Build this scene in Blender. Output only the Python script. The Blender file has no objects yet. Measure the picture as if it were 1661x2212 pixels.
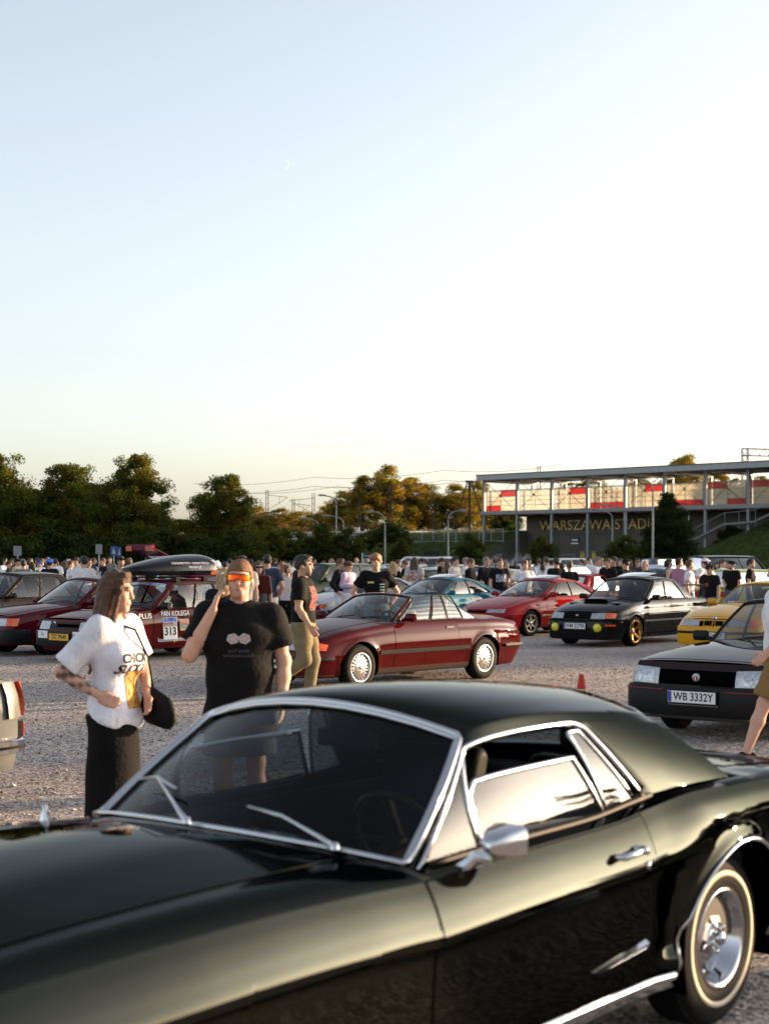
import bpy, bmesh, math, random
import numpy as np
from mathutils import Vector, Matrix
R = math.radians
random.seed(7)
sc = bpy.context.scene
col = sc.collection
# ------------------------------------------------------------------ camera
FPX, HY, CAMH = 3300.0, 1206.0, 1.81          # focal length and horizon in units of a 1661 px wide picture
cd = bpy.data.cameras.new('camera'); cam = bpy.data.objects.new('camera', cd); col.objects.link(cam)
cam.location = (0, 0, CAMH); cam.rotation_euler = (R(90), 0, 0)
cd.sensor_fit = 'HORIZONTAL'; cd.sensor_width = 24.0; cd.lens = 24.0 * FPX / 1661.0
cd.shift_y = (HY - 1106.0) / 1661.0
cd.clip_start = 0.1; cd.clip_end = 9000
cd.dof.use_dof = True; cd.dof.focus_distance = 19.0; cd.dof.aperture_fstop = 2.8
sc.camera = cam
# ------------------------------------------------------------------ sky, sun, exposure
SUN_EL, SUN_AZ = R(7.5), R(69)                # azimuth from the view direction (+Y) towards the right (+X)
w = bpy.data.worlds.new('World'); sc.world = w; w.use_nodes = True
wn = w.node_tree.nodes; wl = w.node_tree.links
bg = wn['Background']
sky = wn.new('ShaderNodeTexSky'); sky.sky_type = 'NISHITA'; sky.sun_disc = False
sky.sun_elevation = SUN_EL; sky.sun_rotation = SUN_AZ
sky.altitude = 100; sky.air_density = 0.85; sky.dust_density = 2.4; sky.ozone_density = 1.0
hsv = wn.new('ShaderNodeHueSaturation'); hsv.inputs['Saturation'].default_value = 0.50
tint = wn.new('ShaderNodeMix'); tint.data_type = 'RGBA'; tint.blend_type = 'MULTIPLY'; tint.inputs['Factor'].default_value = 1; tint.inputs['B'].default_value = (1.01, .998, 1.0, 1)   # takes the green cast off the low sky
wl.new(sky.outputs[0], hsv.inputs['Color']); wl.new(hsv.outputs[0], tint.inputs['A']); wl.new(tint.outputs['Result'], bg.inputs[0]); bg.inputs[1].default_value = 0.15
sd = bpy.data.lights.new('sun', 'SUN'); sun = bpy.data.objects.new('sun', sd); col.objects.link(sun)
sd.energy = 4.5; sd.angle = R(0.6); sd.color = (1.0, 0.66, 0.36)
sdir = Vector((math.sin(SUN_AZ) * math.cos(SUN_EL), math.cos(SUN_AZ) * math.cos(SUN_EL), math.sin(SUN_EL)))
sun.rotation_euler = (-sdir).to_track_quat('-Z', 'Y').to_euler(); sun.location = sdir * 300
sc.view_settings.view_transform = 'Standard'; sc.view_settings.look = 'None'
sc.view_settings.exposure = 1.54; sc.view_settings.gamma = 1.0; sc.view_settings.use_curve_mapping = False
sc.render.engine = 'CYCLES'
sc.cycles.max_bounces = 8; sc.cycles.transparent_max_bounces = 16; sc.cycles.glossy_bounces = 4
sc.cycles.diffuse_bounces = 3; sc.cycles.transmission_bounces = 6
sc.cycles.sample_clamp_indirect = 6
def gp(x, y):                                  # pixel of the photograph on the flat ground -> (X, Y)
    Y = FPX * CAMH / (y - HY); return (x - 830.5) * Y / FPX, Y
def at(x, Y): return (x - 830.5) * Y / FPX     # X of a picture column at depth Y
def zt(y, Y): return CAMH + (HY - y) * Y / FPX # height of a picture row at depth Y
# ------------------------------------------------------------------ helpers
def tag(o, label=None, cat=None, group=None, kind=None):
    if label: o['label'] = label
    if cat: o['category'] = cat
    if group: o['group'] = group
    if kind: o['kind'] = kind
    return o
def empty(name, loc=(0, 0, 0), rz=0, scale=1):
    o = bpy.data.objects.new(name, None); col.objects.link(o); o.empty_display_size = 0.2
    o.location = loc; o.rotation_euler = (0, 0, rz); o.scale = (scale,) * 3
    return o
def link(name, me, parent=None, loc=None):
    o = bpy.data.objects.new(name, me); col.objects.link(o)
    if parent: o.parent = parent
    if loc: o.location = loc
    return o
def np_mesh(name, V, F, mats=(), smooth=True, mi=None):
    """V (n,3) array, F list of faces or (m,k) array"""
    me = bpy.data.meshes.new(name)
    if isinstance(F, np.ndarray):
        m, k = F.shape
        me.vertices.add(len(V)); me.vertices.foreach_set('co', np.asarray(V, np.float32).ravel())
        me.loops.add(m * k); me.loops.foreach_set('vertex_index', F.astype(np.int32).ravel())
        me.polygons.add(m); me.polygons.foreach_set('loop_start', np.arange(0, m * k, k, dtype=np.int32))
        me.polygons.foreach_set('loop_total', np.full(m, k, np.int32))
        me.update(calc_edges=True)
    else:
        me.from_pydata([tuple(map(float, v)) for v in V], [], F); me.update()
    for mt in mats: me.materials.append(mt)
    if mi is not None: me.polygons.foreach_set('material_index', np.asarray(mi, np.int32))
    me.polygons.foreach_set('use_smooth', np.full(len(me.polygons), bool(smooth)))
    return me
class MB:
    """collects simple solids into one mesh"""
    def __init__(s): s.v = []; s.f = []; s.m = []; s.sm = []
    def add(s, V, F, m=0, sm=False):
        b = len(s.v); s.v += [tuple(map(float, p)) for p in V]
        for f in F: s.f.append([i + b for i in f]); s.m.append(m); s.sm.append(sm)
        return s
    def box(s, a, b, m=0):
        x0, y0, z0 = a; x1, y1, z1 = b
        V = [(x0,y0,z0),(x1,y0,z0),(x1,y1,z0),(x0,y1,z0),(x0,y0,z1),(x1,y0,z1),(x1,y1,z1),(x0,y1,z1)]
        return s.add(V, [(0,3,2,1),(4,5,6,7),(0,1,5,4),(1,2,6,5),(2,3,7,6),(3,0,4,7)], m)
    def bar(s, p, q, w, h=None, m=0):
        h = h or w; p = Vector(p); q = Vector(q); d = (q - p).normalized()
        up = Vector((0,0,1)) if abs(d.z) < .95 else Vector((1,0,0))
        a = d.cross(up).normalized() * w / 2; b = a.cross(d).normalized() * h / 2
        V = [p-a-b, p+a-b, p+a+b, p-a+b, q-a-b, q+a-b, q+a+b, q-a+b]
        return s.add(V, [(3,2,1,0),(4,5,6,7),(0,1,5,4),(1,2,6,5),(2,3,7,6),(3,0,4,7)], m)
    def tube(s, pts, r, n=8, m=0, cap=True, closed=False):
        pts = [Vector(p) for p in pts]; k = len(pts)
        rr = r if hasattr(r, '__len__') else [r] * k
        V = []; F = []; a = None
        for i, p in enumerate(pts):
            if closed: d = pts[(i+1) % k] - pts[i-1]
            else: d = pts[min(i+1, k-1)] - pts[max(i-1, 0)]
            d = d.normalized() if d.length > 1e-9 else Vector((0,0,1))
            if a is None:
                up = Vector((0,0,1)) if abs(d.z) < .9 else Vector((1,0,0)); a = d.cross(up).normalized()
            else:
                a = (a - d * a.dot(d)); a = a.normalized() if a.length > 1e-6 else d.orthogonal().normalized()
            b = d.cross(a)
            for j in range(n):
                t = 2 * math.pi * j / n; V.append(p + (a * math.cos(t) + b * math.sin(t)) * rr[i])
        for i in range(k if closed else k - 1):
            i2 = (i + 1) % k
            for j in range(n): F.append((i*n+j, i*n+(j+1) % n, i2*n+(j+1) % n, i2*n+j))
        if cap and not closed: F += [tuple(range(n))[::-1], tuple(range((k-1)*n, k*n))]
        return s.add(V, F, m, True)
    def lathe(s, prof, n=32, m=0, axis='y', c=(0,0,0)):
        """prof: (r, h) pairs turned round the axis"""
        V = []; F = []; k = len(prof)
        for j in range(n):
            t = 2 * math.pi * j / n; cs, sn = math.cos(t), math.sin(t)
            for r, h in prof:
                p = (r*cs, h, r*sn) if axis == 'y' else ((r*cs, r*sn, h) if axis == 'z' else (h, r*cs, r*sn))
                V.append((p[0]+c[0], p[1]+c[1], p[2]+c[2]))
        for j in range(n):
            j2 = (j + 1) % n
            for i in range(k - 1):
                F.append((j*k+i, j2*k+i, j2*k+i+1, j*k+i+1) if axis == 'y' else (j*k+i, j2*k+i, j2*k+i+1, j*k+i+1))
        return s.add(V, F, m, True)
    def grid(s, P, m=0, flip=False, sm=True):
        a, b = P.shape[:2]; F = []
        for i in range(a - 1):
            for j in range(b - 1):
                f = (i*b+j, (i+1)*b+j, (i+1)*b+j+1, i*b+j+1); F.append(f[::-1] if flip else f)
        return s.add(P.reshape(-1, 3), F, m, sm)
    def prism(s, poly, y0, y1, m=0, axis='y'):
        """polygon in (x,z) extruded along y"""
        n = len(poly); V = [(x, y0, z) for x, z in poly] + [(x, y1, z) for x, z in poly]
        if axis == 'x': V = [(v[1], v[0], v[2]) for v in V]
        if axis == 'z': V = [(v[0], v[2], v[1]) for v in V]
        F = [tuple(range(n)), tuple(range(n, 2*n))[::-1]] + [(i, i+n, (i+1) % n+n, (i+1) % n) for i in range(n)]
        return s.add(V, F, m)
    def mesh(s, name, mats):
        me = bpy.data.meshes.new(name); me.from_pydata(s.v, [], s.f); me.update()
        mats = mats if isinstance(mats, (list, tuple)) else [mats]
        for mt in mats: me.materials.append(mt)
        me.polygons.foreach_set('material_index', s.m); me.polygons.foreach_set('use_smooth', s.sm)
        return me
    def obj(s, name, mats, parent=None, fix=False, auto=None):
        me = s.mesh(name, mats)
        if fix or auto is not None:
            bm = bmesh.new(); bm.from_mesh(me)
            if auto is not None: bmesh.ops.remove_doubles(bm, verts=bm.verts, dist=1e-4)
            bmesh.ops.recalc_face_normals(bm, faces=bm.faces); bm.to_mesh(me); bm.free()
        if auto is not None:
            me.polygons.foreach_set('use_smooth', [True] * len(me.polygons)); me.set_sharp_from_angle(angle=R(auto))
        return link(name, me, parent)
def copy_tree(o, parent=None):
    c = o.copy(); col.objects.link(c)
    if parent: c.parent = parent
    for ch in o.children: copy_tree(ch, c)
    return c
# ------------------------------------------------------------------ materials
_mc = {}
def pm(name, colr, rough=.5, metal=0., coat=0., nz=0., nscale=8., bump=0., bscale=40., spec=.5, emit=None, trans=0., attr=None):
    if name in _mc: return _mc[name]
    m = bpy.data.materials.new(name); m.use_nodes = True; nt = m.node_tree; n = nt.nodes; l = nt.links
    p = n['Principled BSDF']; p.inputs['Base Color'].default_value = (*colr, 1); p.inputs['Roughness'].default_value = rough
    p.inputs['Metallic'].default_value = metal; p.inputs['Specular IOR Level'].default_value = spec
    if coat: p.inputs['Coat Weight'].default_value = coat; p.inputs['Coat Roughness'].default_value = .03; p.inputs['Coat IOR'].default_value = 1.42
    tc = None
    def coord():
        nonlocal tc
        if tc is None: tc = n.new('ShaderNodeTexCoord')
        return tc.outputs['Object']
    src = None
    if attr:
        a = n.new('ShaderNodeAttribute'); a.attribute_name = attr; l.new(a.outputs['Color'], p.inputs['Base Color']); src = a.outputs['Color']
    if nz:
        t = n.new('ShaderNodeTexNoise'); t.inputs['Scale'].default_value = nscale; t.inputs['Detail'].default_value = 5
        l.new(coord(), t.inputs['Vector'])
        mr = n.new('ShaderNodeMapRange'); mr.inputs['From Min'].default_value = .3; mr.inputs['From Max'].default_value = .7
        mr.inputs['To Min'].default_value = 1 - nz; mr.inputs['To Max'].default_value = 1 + nz; l.new(t.outputs['Fac'], mr.inputs['Value'])
        mx = n.new('ShaderNodeMix'); mx.data_type = 'RGBA'; mx.blend_type = 'MULTIPLY'; mx.inputs['Factor'].default_value = 1
        if src: l.new(src, mx.inputs['A'])
        else: mx.inputs['A'].default_value = (*colr, 1)
        l.new(mr.outputs[0], mx.inputs['B']); l.new(mx.outputs['Result'], p.inputs['Base Color'])
    if bump:
        t2 = n.new('ShaderNodeTexNoise'); t2.inputs['Scale'].default_value = bscale; t2.inputs['Detail'].default_value = 4; l.new(coord(), t2.inputs['Vector'])
        b = n.new('ShaderNodeBump'); b.inputs['Strength'].default_value = bump; b.inputs['Distance'].default_value = .02
        l.new(t2.outputs['Fac'], b.inputs['Height']); l.new(b.outputs[0], p.inputs['Normal'])
    if emit: p.inputs['Emission Color'].default_value = (*emit[:3], 1); p.inputs['Emission Strength'].default_value = emit[3]
    if trans:
        tr = n.new('ShaderNodeBsdfTranslucent'); tr.inputs[0].default_value = (*colr, 1)
        mxs = n.new('ShaderNodeMixShader'); mxs.inputs[0].default_value = trans
        l.new(p.outputs[0], mxs.inputs[1]); l.new(tr.outputs[0], mxs.inputs[2]); l.new(mxs.outputs[0], n['Material Output'].inputs[0])
    _mc[name] = m; return m
def paint(name, c, metal=.0, rough=.5): return pm('paint_' + name, c, .55, 0, .52, nz=.06, nscale=3, spec=.0)
def glassm(name, tint, refl=1.0, ior=1.5):
    if name in _mc: return _mc[name]
    m = bpy.data.materials.new(name); m.use_nodes = True; nt = m.node_tree; n = nt.nodes; l = nt.links
    n.remove(n['Principled BSDF'])
    tr = n.new('ShaderNodeBsdfTransparent'); tr.inputs[0].default_value = (*tint, 1)
    gl = n.new('ShaderNodeBsdfGlossy'); gl.inputs['Roughness'].default_value = .01; gl.inputs[0].default_value = (1, 1, 1, 1)
    fr = n.new('ShaderNodeFresnel'); fr.inputs[0].default_value = ior
    mt = n.new('ShaderNodeMath'); mt.operation = 'MULTIPLY'; mt.use_clamp = True; mt.inputs[1].default_value = refl; l.new(fr.outputs[0], mt.inputs[0])
    mx = n.new('ShaderNodeMixShader'); l.new(mt.outputs[0], mx.inputs[0]); l.new(tr.outputs[0], mx.inputs[1]); l.new(gl.outputs[0], mx.inputs[2])
    l.new(mx.outputs[0], n['Material Output'].inputs[0]); _mc[name] = m; return m
CHROME = pm('chrome', (.60, .60, .62), .08, 1.0)
DCHROME = pm('brushed_alloy', (.55, .55, .56), .28, 1.0)
RUBBER = pm('rubber', (.008, .008, .008), .75, nz=.25, nscale=30, spec=.12)
BLACK = pm('black_plastic', (.005, .005, .0055), .55, nz=.15, spec=.25)
DARK = pm('dark_void', (.002, .002, .002), .95, spec=0.)
INTER = pm('interior_cloth', (.012, .011, .0105), .85, nz=.2)
BEIGE = pm('beige_leather', (.30, .27, .22), .6, nz=.1)
WHITE = pm('white_print', (.78, .78, .78), .5)
BLUEB = pm('blue_print', (.02, .06, .35), .5)
REDP = pm('red_print', (.5, .02, .015), .5)
INK = pm('black_print', (.01, .01, .01), .5)
YELP = pm('yellow_print', (.75, .40, .02), .5)
HLENS = pm('headlight_lens', (.34, .355, .375), .15, .3, .8, nz=.35, nscale=22)
AMBER = pm('amber_lens', (.75, .10, .008), .2, 0, 1.0, nz=.3, nscale=25)
REDL = pm('red_lens', (.42, .008, .006), .2, 0, 1.0, nz=.3, nscale=25)
YLENS = pm('yellow_lens', (.72, .62, .01), .2, 0, 1.0, nz=.2, nscale=25)
GLASS = glassm('car_glass', (.62, .66, .66), 1.15)
GLASSD = glassm('tinted_car_glass', (.30, .32, .32), 1.5)
def graphic(name, c, bgc, scale=26., thr=.5):
    """broken two colour print"""
    m = pm(name, c, .75); n = m.node_tree.nodes; l = m.node_tree.links
    if 'gr' not in n:
        t = n.new('ShaderNodeTexNoise'); t.name = 'gr'; t.inputs['Scale'].default_value = scale; t.inputs['Detail'].default_value = 3; tc = n.new('ShaderNodeTexCoord'); l.new(tc.outputs['Object'], t.inputs['Vector'])
        cr = n.new('ShaderNodeValToRGB'); cr.color_ramp.elements[0].position = thr-.03; cr.color_ramp.elements[1].position = thr+.03; cr.color_ramp.elements[0].color = (*bgc, 1); cr.color_ramp.elements[1].color = (*c, 1); l.new(t.outputs['Fac'], cr.inputs[0]); l.new(cr.outputs[0], n['Principled BSDF'].inputs['Base Color'])
    return m
# text -> mesh
def text(name, s, size, mat, parent, mtx, extrude=.001, align='CENTER', bold=0.0, sx=1.0, fitw=None):
    cu = bpy.data.curves.new(name, 'FONT'); cu.body = s; cu.size = size; cu.align_x = align; cu.align_y = 'CENTER'
    cu.extrude = extrude; cu.offset = bold; cu.resolution_u = 3
    t = bpy.data.objects.new('tmp', cu); col.objects.link(t)
    dg = bpy.context.evaluated_depsgraph_get(); me = bpy.data.meshes.new_from_object(t.evaluated_get(dg))
    bpy.data.objects.remove(t); bpy.data.curves.remove(cu); me.name = name
    me.materials.clear(); me.materials.append(mat)
    if fitw: xs_ = [v.co.x for v in me.vertices]; sx = fitw/(max(xs_)-min(xs_))
    if sx != 1.0: me.transform(Matrix.Diagonal((sx, 1, 1, 1)))
    me.transform(mtx)
    return link(name, me, parent)
def frame(o, xdir, ydir):
    x = Vector(xdir).normalized(); y = Vector(ydir); y = (y - x * y.dot(x)).normalized(); z = x.cross(y)
    return Matrix(((x.x, y.x, z.x, o[0]), (x.y, y.y, z.y, o[1]), (x.z, y.z, z.z, o[2]), (0, 0, 0, 1)))
def pchip(pts):
    xs = np.array([p[0] for p in pts], float); ys = np.array([p[1] for p in pts], float)
    o = np.argsort(xs); xs = xs[o]; ys = ys[o]
    h = np.diff(xs); d = np.diff(ys) / h; mm = np.zeros_like(ys)
    if len(xs) > 2:
        for i in range(1, len(xs) - 1):
            if d[i-1] * d[i] > 0:
                w1 = 2*h[i]+h[i-1]; w2 = h[i]+2*h[i-1]; mm[i] = (w1+w2)/(w1/d[i-1]+w2/d[i])
    mm[0] = d[0]; mm[-1] = d[-1]
    def f(x):
        x = np.asarray(x, float); xc = np.clip(x, xs[0], xs[-1]); i = np.clip(np.searchsorted(xs, xc) - 1, 0, len(h) - 1)
        t = (xc - xs[i]) / h[i]; t2 = t*t; t3 = t2*t
        return (2*t3-3*t2+1)*ys[i] + (t3-2*t2+t)*h[i]*mm[i] + (-2*t3+3*t2)*ys[i+1] + (t3-t2)*h[i]*mm[i+1]
    return f
def sstep(a, b, x): t = np.clip((np.asarray(x, float) - a) / (b - a), 0, 1); return t*t*(3-2*t)
# ------------------------------------------------------------------ ground
def gravel_mat():
    m = bpy.data.materials.new('gravel'); m.use_nodes = True; nt = m.node_tree; n = nt.nodes; l = nt.links; p = n['Principled BSDF']
    tc = n.new('ShaderNodeTexCoord'); p.inputs['Roughness'].default_value = .9; p.inputs['Specular IOR Level'].default_value = .25
    vs = []
    for sc_ in (46., 120.):
        v = n.new('ShaderNodeTexVoronoi'); v.inputs['Scale'].default_value = sc_; l.new(tc.outputs['Object'], v.inputs['Vector']); vs.append(v)
    cr = n.new('ShaderNodeValToRGB'); e = cr.color_ramp.elements; e[0].color = (0.111, 0.095, 0.096, 1); e[1].color = (0.548, 0.518, 0.525, 1); e[0].position = .05; e[1].position = .95
    for pos, c_ in ((.35, (0.237, 0.211, 0.215, 1)), (.6, (0.340, 0.311, 0.315, 1)), (.8, (0.459, 0.433, 0.433, 1))): x = e.new(pos); x.color = c_
    sp = n.new('ShaderNodeSeparateColor'); l.new(vs[0].outputs['Color'], sp.inputs[0]); l.new(sp.outputs[0], cr.inputs[0])
    cr2 = n.new('ShaderNodeValToRGB'); cr2.color_ramp.elements[0].color = (.55, .53, .53, 1); cr2.color_ramp.elements[1].color = (1.3, 1.27, 1.25, 1)
    sp2 = n.new('ShaderNodeSeparateColor'); l.new(vs[1].outputs['Color'], sp2.inputs[0]); l.new(sp2.outputs[1], cr2.inputs[0])
    mx = n.new('ShaderNodeMix'); mx.data_type = 'RGBA'; mx.blend_type = 'MULTIPLY'; mx.inputs['Factor'].default_value = .8; l.new(cr.outputs[0], mx.inputs['A']); l.new(cr2.outputs[0], mx.inputs['B'])
    nz = n.new('ShaderNodeTexNoise'); nz.inputs['Scale'].default_value = .35; nz.inputs['Detail'].default_value = 6; l.new(tc.outputs['Object'], nz.inputs['Vector'])
    mr = n.new('ShaderNodeMapRange'); mr.inputs['From Min'].default_value = .3; mr.inputs['From Max'].default_value = .7; mr.inputs['To Min'].default_value = .98; mr.inputs['To Max'].default_value = 1.26; l.new(nz.outputs[0], mr.inputs[0])
    mp = n.new('ShaderNodeMapping'); mp.inputs['Rotation'].default_value = (0, 0, R(-12)); mp.inputs['Scale'].default_value = (.10, 1.5, 1); l.new(tc.outputs['Object'], mp.inputs[0])
    nt2 = n.new('ShaderNodeTexNoise'); nt2.inputs['Scale'].default_value = .8; nt2.inputs['Detail'].default_value = 3; l.new(mp.outputs[0], nt2.inputs['Vector'])
    mr2 = n.new('ShaderNodeMapRange'); mr2.inputs['From Min'].default_value = .35; mr2.inputs['From Max'].default_value = .65; mr2.inputs['To Min'].default_value = .90; mr2.inputs['To Max'].default_value = 1.10; l.new(nt2.outputs[0], mr2.inputs[0])
    mm = n.new('ShaderNodeMath'); mm.operation = 'MULTIPLY'; l.new(mr.outputs[0], mm.inputs[0]); l.new(mr2.outputs[0], mm.inputs[1])   # wheel tracks and compacted lanes
    mx2 = n.new('ShaderNodeMix'); mx2.data_type = 'RGBA'; mx2.blend_type = 'MULTIPLY'; mx2.inputs['Factor'].default_value = 1; l.new(mx.outputs['Result'], mx2.inputs['A']); l.new(mm.outputs[0], mx2.inputs['B'])
    wm = n.new('ShaderNodeMix'); wm.data_type = 'RGBA'; wm.blend_type = 'MULTIPLY'; wm.inputs['Factor'].default_value = 1; wm.inputs['B'].default_value = (1.03, 1.01, .93, 1); l.new(mx2.outputs['Result'], wm.inputs['A']); l.new(wm.outputs['Result'], p.inputs['Base Color'])
    b = n.new('ShaderNodeBump'); b.inputs['Strength'].default_value = .7; b.inputs['Distance'].default_value = .015; b.invert = True
    ad = n.new('ShaderNodeMath'); ad.operation = 'ADD'; l.new(vs[0].outputs['Distance'], ad.inputs[0]); l.new(vs[1].outputs['Distance'], ad.inputs[1]); l.new(ad.outputs[0], b.inputs['Height']); l.new(b.outputs[0], p.inputs['Normal'])
    return m
GRAVEL = gravel_mat()
tag(MB().add([(-1500, -1500, 0), (1500, -1500, 0), (1500, 3000, 0), (-1500, 3000, 0)], [(0, 1, 2, 3)]).obj('ground', GRAVEL), kind='structure')
# loose stones lying on the lot near the camera
rng = np.random.default_rng(3)
def pebbles():
    N = 34000
    y = 6.+np.abs(rng.power(1.25, N)-0)*20.; x = rng.uniform(-1, 1, N)*(y*.262+.5)
    r = rng.gamma(3., .0022, N)+.003; ph = rng.uniform(0, 6.28, N); fl = rng.uniform(.45, .8, N)
    base = np.array([(1, 0, 0), (0, 1, 0), (-1, 0, 0), (0, -1, 0), (.1, .05, 1), (0, 0, -.6)])
    J = base[None]*(1+rng.uniform(-.25, .25, (N, 6, 1))); c, s_ = np.cos(ph)[:, None], np.sin(ph)[:, None]
    X = (J[..., 0]*c-J[..., 1]*s_*1)*r[:, None]*1.2+x[:, None]; Y = (J[..., 0]*s_+J[..., 1]*c)*r[:, None]+y[:, None]; Z = J[..., 2]*r[:, None]*fl[:, None]+r[:, None]*.25
    V = np.stack([X, Y, Z], -1).reshape(-1, 3)
    f = np.array([(0, 1, 4), (1, 2, 4), (2, 3, 4), (3, 0, 4), (1, 0, 5), (2, 1, 5), (3, 2, 5), (0, 3, 5)])
    F = (np.arange(N)[:, None, None]*6+f[None]).reshape(-1, 3)
    me = np_mesh('gravel_stones', V, F, [pm('stone', (.4, .36, .35), .85, attr='col')], False)
    g = rng.uniform(.10, .60, N)**1.1; t = rng.uniform(-.04, .05, N)
    C = np.stack([g*(1+t), g*.93, g*(.92-t), np.ones(N)], -1); C = np.repeat(C, 6, 0).astype(np.float32)
    a = me.attributes.new('col', 'FLOAT_COLOR', 'POINT'); a.data.foreach_set('color', C.ravel())
    tag(link('gravel_stones', me), 'loose grey gravel stones strewn over the parking lot', 'gravel', kind='stuff')
pebbles()
# ------------------------------------------------------------------ railway embankment and station
U = np.array([.715, -.70]); Nn = np.array([.70, .715]); PL = np.array([10.9, 170.])
def SP(t, o, z): p = PL+U*t+Nn*o; return (p[0], p[1], z)
GRASS = pm('grass', (.045, .060, .014), .95, nz=.45, nscale=1.2, bump=.8, bscale=9., spec=.1)
def terrain(name, ts, prof, mat=GRASS):
    """prof(t) -> list of (offset, z)"""
    P = np.array([[SP(t, o, z) for o, z in prof(t)] for t in ts]); me = MB().grid(P).obj(name, mat, auto=30); tag(me, kind='structure'); return me
terrain('verge', np.linspace(-140, 120, 14), lambda t: [(-46, .004), (-20, .012), (4, .02), (60, .02)])
def emb(t0, t1, name, n=10): return terrain(name, np.linspace(t0, t1, n), lambda t: [(-9.5, .0), (-8, .25), (0, 3.4), (3.6, 4.75), (5, 4.95), (40, 5.0), (52, 0)])
emb(-140, -39.5, 'embankment', 16); emb(-20.5, 2.98, 'embankment', 12)
terrain('embankment', np.linspace(2.99, 160, 20), lambda t: [(9, .0), (9.2, 4.95), (40, 5.0), (52, 0)])
_pr = [(-9.5, 0), (-8, .25), (0, 3.4), (3.6, 4.75), (5, 4.95), (9.3, 4.96), (9.3, 0)]
tag(MB().add([SP(2.985, o, z) for o, z in _pr]+[SP(2.90, o, z) for o, z in _pr], [tuple(range(7)), tuple(range(13, 6, -1))]+[(i, i+7, (i+1) % 7+7, (i+1) % 7) for i in range(7)]).obj('retaining_wall', pm('wing_wall', (.14, .13, .12), .85, nz=.2), fix=True), 'concrete wing wall closing the grass slope at the left end of the station', 'wall')
def right_slope(t):
    h = max(0., min(5.6, (t-21)*.42)); return [(-9-.0*t, .0), (-8.5, h*.15+.01), (-1.5, h*.75+.02), (3.7, h+.03)]
terrain('embankment', np.linspace(19, 120, 30), right_slope)
# grass tufts on the slopes
def tufts():
    N = 16000; t = np.r_[rng.uniform(-20, 1.5, N//2), rng.uniform(21, 48, N//2)]; o = rng.uniform(-9, 4, N)
    zf = np.interp(o, [-9.5, -8, 0, 3.6], [0, .25, 3.4, 4.75]); hh = np.clip((t-21)*.42, 0, 5.6); zr_ = np.interp(o, [-9, -8.5, -1.5, 3.7], [0, .15, .75, 1.])*hh
    z = np.where(t < 5, zf, zr_); p = PL[None]+U[None]*t[:, None]+Nn[None]*o[:, None]
    h = rng.uniform(.10, .32, N); a = rng.uniform(0, 6.28, N); w_ = .07
    c, s_ = np.cos(a)*w_, np.sin(a)*w_; lx = rng.normal(0, .08, N); ly = rng.normal(0, .08, N)
    V = np.stack([np.stack([p[:, 0]-c, p[:, 1]-s_, z-.02], -1), np.stack([p[:, 0]+c, p[:, 1]+s_, z-.02], -1), np.stack([p[:, 0]+lx, p[:, 1]+ly, z+h], -1)], 1).reshape(-1, 3)
    me = np_mesh('grass', V, np.arange(3*N).reshape(-1, 3), [pm('grass_blade', (.06, .085, .018), .8, nz=.5, nscale=2, trans=.3)], False)
    tag(link('grass', me), 'long grass growing on the railway embankment slopes', 'grass', kind='stuff')
tufts()
CONC = pm('concrete', (.33, .31, .29), .85, nz=.2, nscale=1.5, bump=.2, bscale=6)
STEEL = pm('painted_steel', (.20, .21, .22), .5, .2, nz=.12)
GALV = pm('galvanised', (.30, .31, .32), .45, .5, nz=.15)
DSTEEL = pm('dark_steel', (.05, .035, .03), .7, .2, nz=.2)
# ---- viaduct
def viaduct():
    r = empty('railway_bridge', SP(-30, 5, 0)); tag(r, 'pale concrete railway bridge between the trees at centre', 'bridge'); o0 = Vector(SP(-30, 5, 0))
    def Q(t, o, z): return tuple(Vector(SP(t, o, z))-o0)
    WC = pm('pale_concrete', (.52, .49, .50), .8, nz=.12, nscale=.6)
    def slab(name, t0, t1, oa, ob, z0, z1, mat):
        V = [Q(t0, oa, z0), Q(t1, oa, z0), Q(t1, ob, z0), Q(t0, ob, z0), Q(t0, oa, z1), Q(t1, oa, z1), Q(t1, ob, z1), Q(t0, ob, z1)]
        return MB().add(V, [(0, 3, 2, 1), (4, 5, 6, 7), (0, 1, 5, 4), (1, 2, 6, 5), (2, 3, 7, 6), (3, 0, 4, 7)]).obj(name, mat, r, fix=True)
    slab('girder', -41, -19, 3.6, 4.2, 3.3, 4.95, WC); slab('deck', -41, -19, 3.2, 14, 4.95, 5.15, WC); slab('girder', -41, -19, 13, 13.6, 3.3, 4.95, WC); slab('soffit', -41, -19, 4.2, 13, 3.6, 3.9, CONC)
    slab('abutment', -41.5, -39, 3.4, 14, 0, 3.3, CONC); slab('abutment', -21, -18.5, 3.4, 14, 0, 3.3, CONC); slab('pier', -30.5, -29.5, 5, 12, 0, 3.3, CONC)
    for t in np.arange(-41, -18.5, 1.1): MB().bar(Q(t, 3.4, 5.1), Q(t, 3.4, 6.0), .06).obj('railing_post', DSTEEL, r)
    for z in (5.4, 5.7, 6.0): MB().bar(Q(-41, 3.4, z), Q(-18.6, 3.4, z), .05).obj('railing_bar', DSTEEL, r)
viaduct()
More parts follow.
